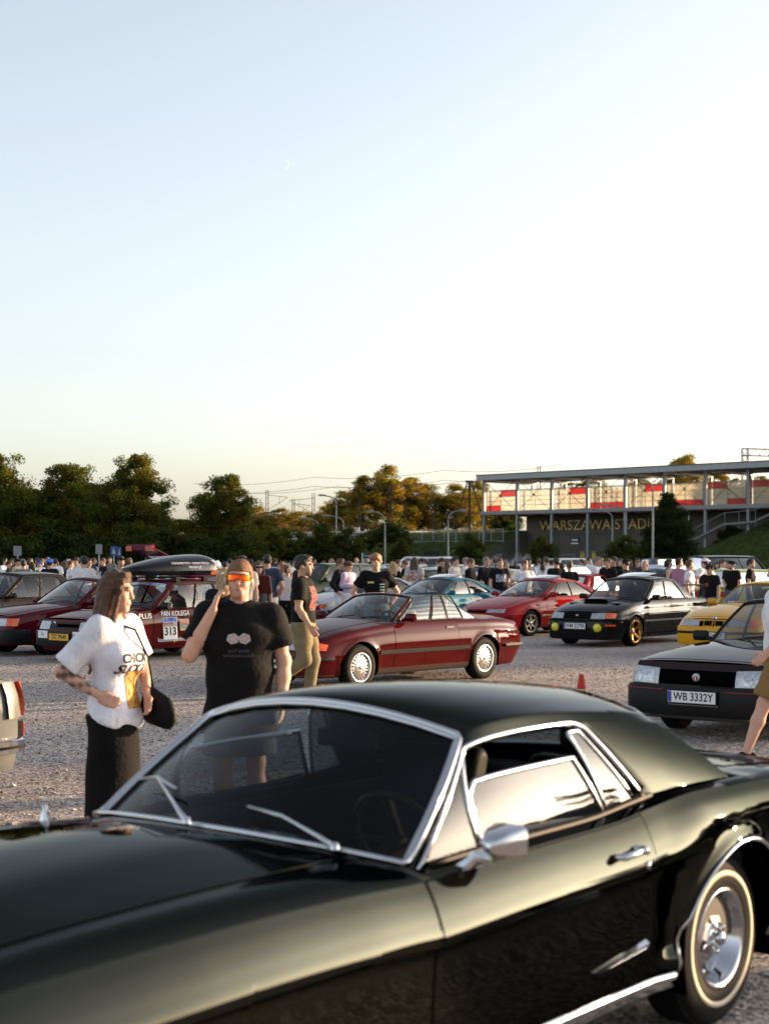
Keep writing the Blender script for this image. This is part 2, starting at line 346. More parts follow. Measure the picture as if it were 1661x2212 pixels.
# ---- fence along the embankment
def fence(name, t0, t1, o, zf, h, step, label, mat=GALV):
    r = empty(name, SP(t0, o, zf(t0))); o0 = Vector(r.location); tag(r, label, 'fence')
    ts = np.arange(t0, t1+.01, step)
    for t in ts: MB().bar(Vector(SP(t, o, zf(t)-.2))-o0, Vector(SP(t, o, zf(t)+h))-o0, .08).obj('post', mat, r)
    for f in (.08, .96): MB().bar(Vector(SP(t0, o, zf(t0)+h*f))-o0, Vector(SP(ts[-1], o, zf(ts[-1])+h*f))-o0, .06).obj('rail', mat, r)
    m = MB()
    for t in np.arange(t0, ts[-1], .16): m.bar(Vector(SP(t, o, zf(t)+h*.1))-o0, Vector(SP(t, o, zf(t)+h*.95))-o0, .012)
    m.obj('wire_infill', mat, r)
fence('fence', -15, 3.4, .6, lambda t: 3.6, 1.5, 1.75, 'grey wire fence with posts across the grass slope left of the station')
fence('fence', -140, -41, 5.2, lambda t: 4.95, 1.2, 6., 'dark rail fence along the embankment behind the left trees', DSTEEL)
# ---- station
def station():
    o0 = Vector(SP(0, 0, 0)); r = empty('railway_station', o0); tag(r, 'railway station with red and cream glass deck, steel roof and large lettering', 'station')
    def Q(t, o, z): return tuple(Vector(SP(t, o, z))-o0)
    def slab(name, t0, t1, oa, ob, z0, z1, mat, par=r):
        V = [Q(t0, oa, z0), Q(t1, oa, z0), Q(t1, ob, z0), Q(t0, ob, z0), Q(t0, oa, z1), Q(t1, oa, z1), Q(t1, ob, z1), Q(t0, ob, z1)]
        return MB().add(V, [(0, 3, 2, 1), (4, 5, 6, 7), (0, 1, 5, 4), (1, 2, 6, 5), (2, 3, 7, 6), (3, 0, 4, 7)]).obj(name, mat, par, fix=True)
    B = 4.76; T0 = .25; nb = 14; T1 = T0+B*nb
    CLAD = pm('dark_cladding', (.068, .053, .043), .55, nz=.12, nscale=.8); CLAD2 = pm('dark_cladding_b', (.078, .062, .051), .55, nz=.12, nscale=.8)
    SOF = pm('soffit_dark', (.03, .028, .03), .7); REDGLOW = pm('red_soffit', (.45, .03, .015), .45)
    FAS = pm('fascia_metal', (.28, .30, .31), .45, .3, nz=.08)
    CREAM = pm('cream_glass', (.60, .56, .44), .15, 0, .5, nz=.2, nscale=.7, trans=.5); REDG = pm('red_glass', (.50, .025, .015), .15, 0, .5, nz=.12, nscale=.7, trans=.55)
    for g_ in (CREAM, REDG):                              # partly see-through glazing
        nt = g_.node_tree; out = nt.nodes['Material Output']; src = out.inputs[0].links[0].from_socket; tr = nt.nodes.new('ShaderNodeBsdfTransparent'); mx = nt.nodes.new('ShaderNodeMixShader'); mx.inputs[0].default_value = .52 if g_ is CREAM else .2
        nt.links.new(src, mx.inputs[1]); nt.links.new(tr.outputs[0], mx.inputs[2]); nt.links.new(mx.outputs[0], out.inputs[0])
    # wall
    slab('wall_core', 3.0, T1, 4.12, 8.8, 0, 6.55, DARK)
    for k, t in enumerate(np.arange(3.0, T1-1.5, 1.55)):
        slab('wall_panel', t+.012, t+1.538, 4.02, 4.12, .05, 4.36, CLAD if k % 3 else CLAD2)
    for k, t in enumerate(np.arange(3.0, T1-4, 4.65)): slab('wall_panel', t+.012, t+4.638, 4.02, 4.12, 4.385, 6.52, CLAD2 if k % 2 else CLAD)
    # deck and roof
    slab('deck', T0-.4, T1, -.25, 9.2, 6.62, 6.98, STEEL); slab('deck_soffit', T0-.3, T1, -.2, 9., 6.55, 6.615, SOF)
    for t in np.arange(T0+1, T1, 2.4): slab('soffit_panel', t, t+1.7, .0, .8, 6.49, 6.548, REDGLOW)  # red glow reflected under the deck, put into the strip colour
    slab('roof', T0-.22, T1, -1.0, 9.8, 10.55, 10.95, SOF); slab('roof_sheet', T0-.3, T1, -1.1, 9.9, 10.96, 11.06, pm('roof_sheet', (.10, .05, .04), .6))
    for k, t in enumerate(np.arange(T0-.25, T1-1, 1.0)): slab('fascia_panel', t+.012, t+.988, -1.06, -1.0, 10.42, 10.955, FAS)
    for k, o in enumerate(np.arange(-1., 9.5, 1.0)): slab('fascia_panel', T0-.29, T0-.23, o+.012, o+.988, 10.42, 10.955, FAS)
    # columns
    for i in range(nb+1):
        t = T0+B*i; low = 0.
        slab('column', t-.14, t+.14, -.14, .14, low, 10.5, STEEL); slab('column', t-.12, t+.12, 8.4, 8.65, 4.9, 10.5, STEEL)
        slab('roof_beam', t-.1, t+.1, .15, 8.4, 10.25, 10.54, STEEL)
    pat = {0: {(1, 3), (0, 0)}, 2: {(1, 3)}, 3: {(0, 0), (1, 0)}, 4: {(1, 3)}, 5: {(0, 0), (1, 0)}, 6: {(0, 3), (1, 0)}, 7: {(0, 3), (1, 3)}, 9: {(0, 0)}, 10: {(1, 3)}, 12: {(0, 3)}, 13: {(1, 0)}, 1: {(1, 3)} if False else set()}
    zs = [7.02, 7.62, 8.10, 8.58, 9.30]
    for i in range(nb):
        t0 = T0+B*i+.30; t1 = T0+B*(i+1)-.30; tm = (t0+t1)/2
        for cI, (a, b) in enumerate(((t0, tm), (tm, t1))):
            for j in range(4):
                red = (cI, j) in pat.get(i, set())
                slab('red_glass_pane' if red else 'glass_pane', a+.025, b-.025, .02, .06, zs[j]+.025, zs[j+1]-.025, REDG if red else CREAM)
                if j < 3 or True: pass
        fr = MB()
        for a in (t0, tm, t1): fr.bar(Q(a, .04, 6.98), Q(a, .04, 9.32), .05)
        for z in zs: fr.bar(Q(t0, .04, z), Q(t1, .04, z), .045)
        fr.obj('pane_frame', STEEL, r)
        ta, tb = T0+B*i+.15, T0+B*(i+1)-.15
        for z0, z1 in ((7.0, 10.4), (10.4, 7.0)): MB().bar(Q(ta, -.10, z0), Q(tb, -.10, z1), .035).obj('cross_brace', DSTEEL, r)
        MB().lathe([(.001, -.03), (.14, -.03), (.14, .03), (.001, .03)], 8, c=Q((ta+tb)/2, -.12, 8.7)).obj('brace_node', STEEL, r)
        # rear glazing seen through the upper gap
        slab('rear_rail', t0, t1, 8.5, 8.55, 7.9, 8.0, STEEL)
    # lettering
    GOLD = pm('gold_letters', (.92, .62, .20), .4, .0)
    mt = frame(Q(5.0, 3.90, 5.36), (U[0], U[1], 0), (0, 0, 1))
    text('lettering', 'WARSZAWA STADION', 1.56, GOLD, r, mt, extrude=.07, align='LEFT', bold=-.012, fitw=17.2)
    # boards and signs on the wall
    for k, t in enumerate((10.55, 11.3, 12.05, 14.4, 15.9)):
        b = slab('timetable_board', t, t+.62, 3.92, 4.0, 1.35, 2.60, pm('board_grey', (.18, .17, .16), .5)); slab('poster', t+.05, t+.57, 3.91, 3.918, 1.40, 2.35, pm('poster_yellow', (.55, .36, .015), .5, nz=.15, nscale=6), b)
    b = slab('direction_sign', 9.3, 10.35, 3.90, 4.0, 3.35, 4.05, pm('sign_black', (.012, .012, .014), .4)); slab('sign_strip', 9.3, 10.35, 3.895, 3.899, 3.36, 3.50, WHITE, b)
    for t in (9.45, 9.72, 9.99): slab('sign_mark', t, t+.22, 3.895, 3.899, 3.70, 3.88, WHITE, b)
    # stair parapets
    MB().add([Q(-2.6, 2.2, 0), Q(3.0, 2.2, 0), Q(3.0, 2.2, 2.9), Q(2.6, 2.2, 2.9), Q(-2.6, 2.2, .5)]+[Q(-2.6, 2.6, 0), Q(3.0, 2.6, 0), Q(3.0, 2.6, 2.9), Q(2.6, 2.6, 2.9), Q(-2.6, 2.6, .5)],
        [(0, 1, 2, 3, 4), (9, 8, 7, 6, 5), (0, 5, 6, 1), (1, 6, 7, 2), (2, 7, 8, 3), (3, 8, 9, 4), (4, 9, 5, 0)]).obj('stair_parapet', pm('wing_wall', (.14, .13, .12), .85, nz=.2), r, fix=True)
    for (a, za, b, zb_) in ((27.5, 3.4, 31.2, 5.0), (31.2, 5.0, 34.5, 5.2), (34.5, 5.2, 40, 7.4), (40, 7.4, 46, 8.4)):
        MB().add([Q(a, -.6, za), Q(b, -.6, zb_), Q(b, -.6, zb_+.2), Q(a, -.6, za+.2)]+[Q(a, -.35, za), Q(b, -.35, zb_), Q(b, -.35, zb_+.2), Q(a, -.35, za+.2)], [(0, 1, 2, 3), (7, 6, 5, 4), (0, 4, 5, 1), (2, 6, 7, 3), (3, 7, 4, 0), (1, 5, 6, 2)]).obj('stair_stringer', pm('stair_concrete', (.17, .165, .16), .85, nz=.2), r, fix=True)
        MB().bar(Q(a, -.5, za+1.2), Q(b, -.5, zb_+1.2), .045).obj('handrail', STEEL, r)
        for f in (0.02, .5): MB().bar(Q(a+(b-a)*f, -.5, za+(zb_-za)*f-.4), Q(a+(b-a)*f, -.5, za+(zb_-za)*f+1.2), .05).obj('handrail_post', STEEL, r)
station()
for k, (t, o) in enumerate(((2.0, -5.2), (10.5, .8), (1.0, -4.0))):
    r = empty('stair_railing', SP(t, o, 0)); o0 = Vector(r.location); tag(r, ('short sloping handrail on the grass slope left of the station', 'small metal handrail below the yellow timetable boards', 'pale handrail beside the concrete stair parapet')[k], 'handrail')
    z0 = (1.2, 0, .3)[k]
    P = [Vector(SP(t+a, o, z0+z))-o0 for a, z in ((-2.2, 0.3), (-2.2, 1.2), (0, 2.2), (1.6, 2.2), (1.6, .6))]; MB().tube(P, .035, 6).obj('rail', GALV, r)
    P2 = [Vector(SP(t+a, o, z0+z))-o0 for a, z in ((0, .6), (0, 2.2))]; MB().tube(P2, .035, 6).obj('post', GALV, r)
# station name board on two posts
def name_board():
    Y = 120.; X = at(798, Y); r = empty('station_sign', (X, Y, 0)); tag(r, 'dark blue station name board on two white posts below the slope', 'sign'); zb = zt(1196, Y)
    for x in (-.55, .55): MB().box((x-.05, -.05, 0), (x+.05, .05, zb+.05)).obj('post', WHITE, r)
    b = MB().box((-.52, -.09, zb-.40), (.52, -.055, zb)).obj('board', pm('navy_sign', (.012, .02, .07), .4), r); MB().box((-.52, -.088, zb-.60), (.52, -.056, zb-.405)).obj('lower_board', WHITE, r)
    text('lettering', 'Warszawa Stadion', .15, WHITE, b, frame((0, -.093, zb-.17), (1, 0, 0), (0, 0, 1)), sx=.85)
name_board()
# ------------------------------------------------------------------ lamp posts, masts
def lamp(x, ytop, arm, Y, label, yarm=None):
    X = at(x, Y); H = zt(ytop, Y); r = empty('street_lamp', (X, Y, 0)); tag(r, label, 'street lamp', 'street lamps round the parking lot')
    L_ = abs(arm)*Y/FPX; sg = math.copysign(1, arm); GP = pm('lamp_grey', (.26, .26, .25), .5, .3, nz=.1)
    MB().tube([(0, 0, 0), (0, 0, 1.2), (0, 0, H-.9)], [.095, .085, .055], 10).obj('pole', GP, r)
    c_ = [(sg*L_*(1-math.cos(a))*.55, 0, H-.9+.75*math.sin(a)) for a in np.linspace(0, 1.4, 8)]+[(sg*L_*.85, 0, H-.08)]
    MB().tube(c_, .05, 8).obj('arm', GP, r)
    h = MB(); P = []
    for x_, w_, t_ in ((L_*.62, .05, .04), (L_*.72, .13, .09), (L_*1.0, .15, .10), (L_*1.12, .06, .04)): P.append([(sg*x_, w_*math.cos(a), H-.06+t_*math.sin(a)*.8) for a in np.linspace(0, 2*math.pi, 13)])
    h.grid(np.array(P)); h.add(P[0], [tuple(range(13))]).add(P[-1], [tuple(range(13))]); h.obj('lamp_head', GP, r, auto=50)
    h2 = MB().box((min(sg*L_*.72, sg*L_*1.0), -.09, H-.15), (max(sg*L_*.72, sg*L_*1.0), .09, H-.125)).obj('lamp_glass', WHITE, r)
for a in ((726.5, 1068, -36, 130., 'tall street lamp left of the bushy trees by the bridge'), (831.5, 1103, -37, 128., 'orange lit street lamp in front of the grass slope at centre'),
          (968, 1100, 38, 126., 'street lamp with its arm pointing right before the slope'), (1410, 1034, -28, 105., 'tallest street lamp standing beside the dark conical tree'),
          (1322.5, 1098, -60, 140., 'street lamp whose arm reaches left over the station lettering'), (1352.5, 1089, -54, 142., 'street lamp just left of the last letters of the station name'),
          (742, 1112, -44, 150., 'small curved street lamp right of the tall lamp near the bridge'), (689, 1118, -40, 155., 'small curved street lamp above the white bridge'), (1487.6, 1092, -40, 140., 'street lamp behind the dark conical tree, arm to the left')): lamp(*a)
def mast(x, ytop, ybase, Y, label, arm=0, lattice=False):
    X = at(x, Y); z0 = zt(ybase, Y); H = zt(ytop, Y); r = empty('catenary_mast', (X, Y, z0)); tag(r, label, 'mast', 'railway catenary masts'); H -= z0
    m = MB()
    for dx in (-.16, .16): m.bar((dx, 0, -1.5), (dx, 0, H), .09)
    for k, z in enumerate(np.arange(.4, H-.4, .8)): m.bar((-.16, 0, z), (.16, 0, z+.5), .04)
    m.obj('column', DSTEEL, r)
    if arm:
        a = arm*Y/FPX
        MB().bar((0, 0, H-.7), (a, 0, H-1.0), .06).bar((0, 0, H-2.8), (a, 0, H-1.0), .05).bar((a*.6, 0, H-.85), (a*.6, 0, H-2.0), .04).obj('cantilever', DSTEEL, r)
    return r
for a in ((577, 1058, 1150, 205., 'catenary mast leftmost of the bridge group, arm to the right', 44), (633.8, 1077, 1150, 215., 'short catenary mast between the two arms over the bridge', 36), (677, 1065, 1150, 205., 'catenary mast with its arm pointing left above the bridge', -52), (612, 1094, 1150, 225., 'low catenary mast behind the bridge railing', -46),
          (775.5, 1072, 1148, 205., 'catenary mast with a white plate beside the golden trees'), (843.8, 1052, 1148, 200., 'tall catenary mast in front of the tallest golden tree', 30), (874.5, 1075, 1146, 210., 'catenary mast right of the tallest golden tree', -40), (935.5, 1052, 1145, 198., 'catenary mast left of the lattice tower', -50), (413, 1072, 1150, 205., 'catenary mast seen in the gap between the left trees', -14), (546.8, 1085, 1150, 210., 'catenary mast at the right edge of the dark trees', 0), (1164, 1006, 1050, 195., 'mast tip rising above the station roof', 0)): mast(*a)
def tower():
    Y = 200.; X = at(1014, Y); z0 = zt(1146, Y); H = zt(1040, Y)-z0; r = empty('lattice_tower', (X, Y, z0)); tag(r, 'dark splayed lattice tower between the trees and the station', 'tower')
    for sx in (-1, 1):
        for sy in (-1, 1): MB().bar((sx*2.6, sy*1.2, -1.5), (sx*.25, sy*.25, H), .14).obj('leg', DSTEEL, r)
    MB().bar((0, 0, -1), (0, 0, H), .3).obj('mast', DSTEEL, r)
    for f in (.35, .65, .9):
        w1 = 2.6+(.25-2.6)*f; d1 = 1.2+(.25-1.2)*f; z = H*f
        MB().bar((-w1, -d1, z), (w1, -d1, z), .09).bar((-w1, d1, z), (w1, d1, z), .09).obj('brace', DSTEEL, r)
    MB().bar((-.5, 0, H), (.5, 0, H), .25).obj('head', DSTEEL, r)
tower()
def gantry():
    Y = 165.; X = at(1609, Y); z0 = 5.; H = zt(968, Y)-z0; r = empty('catenary_gantry', (X, Y, z0)); tag(r, 'steel lattice gantry above the station roof at the right edge', 'gantry'); LT = pm('gantry_steel', (.16, .10, .08), .6, .3)
    def post(x):
        m = MB()
        for dx in (-.3, .3):
            for dy in (-.3, .3): m.bar((x+dx, dy, -1), (x+dx, dy, H), .08)
        for k, z in enumerate(np.arange(0, H-.5, .7)): m.bar((x-.3, -.3, z), (x+.3, -.3, z+.7), .05).bar((x+.3, .3, z), (x-.3, .3, z+.7), .05)
        m.obj('post', LT, r)
    post(0); post(4.2); post(12.)
    m = MB()
    for dz in (0, -.75):
        for dy in (-.3, .3): m.bar((-.3, dy, H+dz-.05-.0), (13, dy, H+dz-.35), .08)
    for k, x in enumerate(np.arange(0, 12.5, .5)): m.bar((x, -.3, H-.05-(.75 if k % 2 else 0)), (x+.5, -.3, H-.05-(0 if k % 2 else .75)), .05)
    m.obj('lattice_beam', LT, r)
gantry()
# overhead wires
m = MB()
for dz, o in ((0, 7.), (1.2, 7.), (.1, 11.)):
    for t0, t1 in ((-60, -35), (-35, -12), (-12, 6)):
        P = [SP(t0+(t1-t0)*f, o, 11.2+dz-.5*4*f*(1-f)) for f in np.linspace(0, 1, 9)]; m.tube(P, .022, 4, cap=False)
tag(m.obj('overhead_wire', DSTEEL), 'thin overhead wires strung between the catenary masts', 'wire')
# ------------------------------------------------------------------ traffic signs at the left
DBL = pm('sign_blue', (.02, .06, .22), .6)
for k, (x, y, w_, m_, lb) in enumerate(((38, 1190, .5, STEEL, 'grey rectangular traffic sign seen from behind at far left'), (396*.54+0, 1186, .4, STEEL, 'grey sign on a pole under the trees left of the blue signs'), (246, 1190, .42, DBL, 'blue square traffic sign under the trees'), (258, 1192, .25, DBL, 'narrow blue sign right of the square blue sign'))):
    Y = 95.; X = at(x, Y); z = zt(y, Y); r = empty('traffic_sign', (X, Y, 0)); tag(r, lb, 'sign', 'traffic signs at the left')
    MB().tube([(0, 0, 0), (0, 0, z+.3)], .035, 8).obj('pole', GALV, r); b = MB().box((-w_/2, -.06, z-.30), (w_/2, -.04, z+.30)).obj('plate', m_, r)
    if m_ is DBL: MB().add([(-w_*.3, -.063, z-.2), (w_*.3, -.063, z-.2), (0, -.063, z+.22)], [(0, 1, 2)]).obj('symbol', pm('sign_white', (.35, .36, .38), .6), b)
# ------------------------------------------------------------------ trees
def leafmat(name, c, tr=.45):
    m = pm(name, c, .75, 0, 0, spec=.15, attr='col')
    nt = m.node_tree; n = nt.nodes; l = nt.links
    if 'tl' not in n:
        t = n.new('ShaderNodeBsdfTranslucent'); t.name = 'tl'; mx = n.new('ShaderNodeMixShader'); mx.inputs[0].default_value = tr
        a = [q for q in n if q.type == 'ATTRIBUTE'][0]
        br = n.new('ShaderNodeMix'); br.data_type = 'RGBA'; br.blend_type = 'MULTIPLY'; br.inputs['Factor'].default_value = 1; br.inputs['B'].default_value = (1.8, 1.7, .6, 1)
        l.new(a.outputs['Color'], br.inputs['A']); l.new(br.outputs['Result'], t.inputs[0])
        l.new(n['Principled BSDF'].outputs[0], mx.inputs[1]); l.new(t.outputs[0], mx.inputs[2]); l.new(mx.outputs[0], n['Material Output'].inputs[0])
    return m
BARK = pm('bark', (.05, .038, .03), .9, nz=.4, nscale=6, bump=.6, bscale=12)
def tree_meshes(h, rw, seed, base=(.045, .062, .014), ncl=150, nlf=90, ls=.26, cb=.22, shape='round', clump=.75, limbs=16, loose=1.0):
    g = np.random.default_rng(seed); tb = MB()
    trunk_top = h*.80; r0 = .028*h
    bend = g.normal(0, .02*h, 2)
    tp = lambda f: np.array([bend[0]*f*f, bend[1]*f*f, trunk_top*f])
    tb.tube([tp(f) for f in np.linspace(0, 1, 8)], [r0*(1-.85*f)+.02 for f in np.linspace(0, 1, 8)], 9)
    def env(z):                                            # crown radius by height
        f = (z/h-cb)/(1-cb); f = np.clip(f, 0, 1)
        if shape == 'cone': return rw*(np.minimum(1, f*5+.35))*(1-f**1.15)*1.15+.12*rw
        if shape == 'tall': return rw*np.sin(np.clip(f*.92+.08, 0, 1)*math.pi)**.7
        return rw*np.sqrt(np.clip(1-(2*f-.78)**2/1.5, .02, 1))
    C = []
    for k in range(limbs):
        f0 = .25+.70*(k+.5)/limbs*(.9); a = k*2.4+g.uniform(-.5, .5); s = tp(min(f0, .98)); z1 = min(h*.99, s[2]+h*g.uniform(.06, .20)*(1.1-.5*f0)); rr = float(env(np.array(z1)))*g.uniform(.72, 1.08)
        e = np.array([math.cos(a)*rr, math.sin(a)*rr, z1]); mid = (s+e)/2+np.array([0, 0, .04*h])
        P = [s*(1-t)**2+2*mid*t*(1-t)+e*t*t for t in np.linspace(0, 1, 6)]
        tb.tube(P, [r0*.42*(1-.8*t)+.012 for t in np.linspace(0, 1, 6)], 6)
        nk = max(3, ncl//limbs)
        for q in range(nk):
            t = g.uniform(.30, 1.06); p = s*(1-t)**2+2*mid*t*(1-t)+e*t*t; C.append(p+g.normal(0, .055*h*loose*.7, 3))
    for q in range(ncl//4):                                # the leader and stray tufts
        z = h*g.uniform(cb+.05, .99); rr = float(env(np.array(z)))*math.sqrt(g.uniform(.0, 1.)); a = g.uniform(0, 6.28); C.append(np.array([math.cos(a)*rr, math.sin(a)*rr, z]))
    for q in range(ncl//6):                                # rounded top round the leader
        z = h*(.70+.28*g.uniform(0, 1)**.8); rr = float(env(np.array(z)))*.62*math.sqrt(g.uniform(0, 1)); a = g.uniform(0, 6.28); C.append(np.array([math.cos(a)*rr+bend[0], math.sin(a)*rr+bend[1], z]))
    C = np.array(C); M = len(C)
    cs = clump*g.uniform(.55, 1.25, M)*(.72+.28*np.clip((h-C[:, 2])/h*2, 0, 1))
    n = M*nlf; ci = np.repeat(np.arange(M), nlf)
    d = g.normal(0, 1, (n, 3)); d /= np.linalg.norm(d, axis=1)[:, None]; rad = g.uniform(0, 1, n)**.45
    P = C[ci]+d*(rad*cs[ci])[:, None]*np.array([1.15, 1.15, .75])
    P[:, 2] = np.maximum(P[:, 2], h*cb*.55)
    a1 = g.normal(0, 1, (n, 3)); a1 /= np.linalg.norm(a1, axis=1)[:, None]; a2 = np.cross(a1, g.normal(0, 1, (n, 3))); a2 /= np.linalg.norm(a2, axis=1)[:, None]
    s1 = (ls*g.uniform(.6, 1.3, n))[:, None]; s2 = s1*.55
    V = np.stack([P-a1*s1*.5, P+a2*s2*.5-a1*s1*.05, P+a1*s1*.5, P-a2*s2*.5-a1*s1*.05], 1).reshape(-1, 3)
    F = np.arange(4*n).reshape(-1, 4)
    cm = np_mesh('crown', V, F, [leafmat('leaves', (.05, .06, .015))], False)
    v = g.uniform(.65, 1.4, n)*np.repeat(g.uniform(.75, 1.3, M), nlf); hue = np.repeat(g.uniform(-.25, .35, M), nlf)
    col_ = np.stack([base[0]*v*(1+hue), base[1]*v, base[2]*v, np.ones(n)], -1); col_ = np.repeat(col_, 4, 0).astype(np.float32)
    at_ = cm.attributes.new('col', 'FLOAT_COLOR', 'POINT'); at_.data.foreach_set('color', col_.ravel())
    return tb.mesh('trunk', [BARK]), cm
def put_tree(name, ms, X, Y, z, label, group, rz=0., sx=1., sz=1., cat='tree'):
    r = empty(name, (X, Y, z), rz); r.scale = (sx, sx, sz); tag(r, label, cat, group); link('trunk', ms[0], r); link('crown', ms[1], r); return r
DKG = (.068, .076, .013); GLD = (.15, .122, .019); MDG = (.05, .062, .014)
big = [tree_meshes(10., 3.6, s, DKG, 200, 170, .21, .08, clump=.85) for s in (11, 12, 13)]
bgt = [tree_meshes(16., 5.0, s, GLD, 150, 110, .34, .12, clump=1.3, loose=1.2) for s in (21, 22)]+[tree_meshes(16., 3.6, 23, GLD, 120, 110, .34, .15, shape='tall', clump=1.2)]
smt = [tree_meshes(4.4, 1.5, s, MDG, 70, 80, .20, .14, clump=.5) for s in (31, 32)]
cone = tree_meshes(9., 2.9, 41, (.020, .030, .008), 200, 110, .24, .04, shape='cone', clump=.8, limbs=22)
bush = tree_meshes(3.4, 2.4, 51, (.030, .042, .010), 90, 90, .22, .02, clump=.7, limbs=12)
L1 = 'large broadleaf trees along the left edge of the lot'
for k, (x, ytop, Y, hw, mi, lb) in enumerate(((-12, 975, 118, 105, 0, 'tall golden edged tree cut off by the left edge'), (62, 1056, 128, 85, 1, 'lower green tree between the edge tree and its broad neighbour'), (140, 1000, 120, 112, 2, 'broad dark tree, second large one from the left'), (290, 983, 116, 100, 0, 'tallest dark tree with a ragged open top'), (218, 1098, 126, 80, 1, 'lower dark tree filling the gap left of the ragged tree'), (482, 1026, 118, 84, 2, 'dark tree with sky gaps right of the ragged tree'), (395, 1122, 124, 70, 1, 'low dark tree between the ragged tree and the gappy one'), (560, 1120, 128, 62, 0, 'low dark tree at the right end of the left tree row'))):
    X = at(x, Y); H = zt(ytop, Y); put_tree('broadleaf_tree', big[mi], X, Y, 0, lb, L1, k*1.3, (hw*Y/FPX)/3.7, H/10.)
L2 = 'low bushes under the left trees'
for k, x in enumerate((20, 95, 180, 255, 345, 430, 515)):
    Y = 112.; put_tree('bush', bush, at(x, Y), Y, 0, 'dark bush under the left trees, %s from the left edge' % ('first', 'second', 'third', 'fourth', 'fifth', 'sixth', 'seventh')[k], L2, k*2.1, 1.1, zt((1165, 1150, 1160, 1155, 1150, 1160, 1150)[k], Y)/3.4, 'bush')
L3 = 'small trees planted round the lot'
for k, (x, ytop, Y, hw, lb) in enumerate(((612, 1142, 132, 42, 'small dark tree left of the white bridge beam'), (655, 1150, 134, 40, 'small tree in front of the white bridge beam'), (694, 1130, 130, 40, 'taller small tree beside the tall lamp at the bridge'), (745, 1142, 128, 40, 'small round tree at the right end of the bridge beam'), (868, 1163, 130, 26, 'young pale tree at the foot of the grass slope'), (1018, 1153, 132, 32, 'young tree on the slope left of the station column'), (1168, 1158, 130, 36, 'round green tree before the left half of the station wall'), (1344, 1158, 128, 44, 'round green tree below the end of the station lettering'), (1395, 1166, 140, 26, 'thin sapling left of the dark conical tree'))):
    put_tree('small_tree', smt[k % 2], at(x, Y), Y, 0, lb, L3, k*1.7, (hw*Y/FPX)/1.5, zt(ytop, Y)/4.4)
Y = 112.; put_tree('conical_tree', cone, at(1446, Y), Y, 0, 'dense dark conical tree hiding the end of the station lettering', None, .4, (58*Y/FPX)/2.7, zt(1066, Y)/9.)
for k, (x, ytop, Y, hw, z0, lb) in enumerate(((842, 1132, 168, 52, 3., 'dark bush at the right end of the bridge'), (800, 1150, 172, 34, 2.6, 'dark bush on the slope below the bridge end'), (1580, 1140, 150, 40, 1.5, 'dark shrub on the slope right of the conical tree'), (1092, 1105, 190, 42, 4.6, 'dark shrub under the station deck at its left end'))):
    put_tree('bush', bush, at(x, Y), Y, z0, lb, 'bushes on the embankment', k*1.9, (hw*Y/FPX)/2.4, (zt(ytop, Y)-z0)/3.4, 'bush')
L4 = 'golden trees behind the railway'
BG = [(552, 1095, 235, 50, 0), (600, 1098, 230, 55, 1), (650, 1105, 240, 55, 0), (700, 1092, 235, 45, 1), (742, 1062, 225, 50, 0), (783, 1026, 220, 44, 2), (840, 1004, 222, 62, 1), (890, 1030, 225, 48, 2), (925, 1046, 230, 50, 0), (985, 1044, 228, 60, 1), (1030, 1040, 232, 50, 0), (1075, 1085, 236, 40, 1), (1480, 984, 215, 62, 0), (1270, 1030, 225, 70, 1), (1380, 1018, 225, 60, 0), (1560, 1020, 220, 60, 1), (1640, 1030, 215, 60, 0)]
LB = ['pale golden tree left of the bridge masts', 'green gold tree behind the leftmost bridge mast', 'low golden tree behind the bridge centre', 'golden tree behind the tall lamp', 'golden tree left of the slender one', 'slender golden tree left of the tallest golden tree', 'tallest golden tree at the middle of the skyline', 'slender golden tree right of the tallest one', 'golden tree behind the mast left of the tower', 'broad golden tree left of the lattice tower', 'golden tree between the lattice tower and the station', 'golden tree seen under the station deck', 'tree whose crown rises above the station roof', 'tree seen through the left bays of the station deck', 'tree seen through the middle bays of the station deck', 'tree seen through the right bays of the station deck', 'tree behind the station at the right edge']
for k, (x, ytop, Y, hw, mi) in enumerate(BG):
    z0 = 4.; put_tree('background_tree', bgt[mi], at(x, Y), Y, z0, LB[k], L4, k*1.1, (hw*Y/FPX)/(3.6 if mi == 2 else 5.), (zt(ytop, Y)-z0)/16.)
# unseen tall trees added past the right edge to shade the lot
LR = 'first second third fourth fifth sixth seventh eighth ninth tenth eleventh twelfth thirteenth fourteenth fifteenth sixteenth seventeenth eighteenth nineteenth twentieth'.split()
for k in range(20):
    t = 44+k*7.5; p = SP(t, 22+(k % 2)*9, 4.); put_tree('background_tree', bgt[k % 2], p[0], p[1], 4., '%s tall tree of the row that runs on behind the railway past the right edge' % LR[k], 'trees behind the railway beyond the right edge', k*.9, 1.3, 1.08)
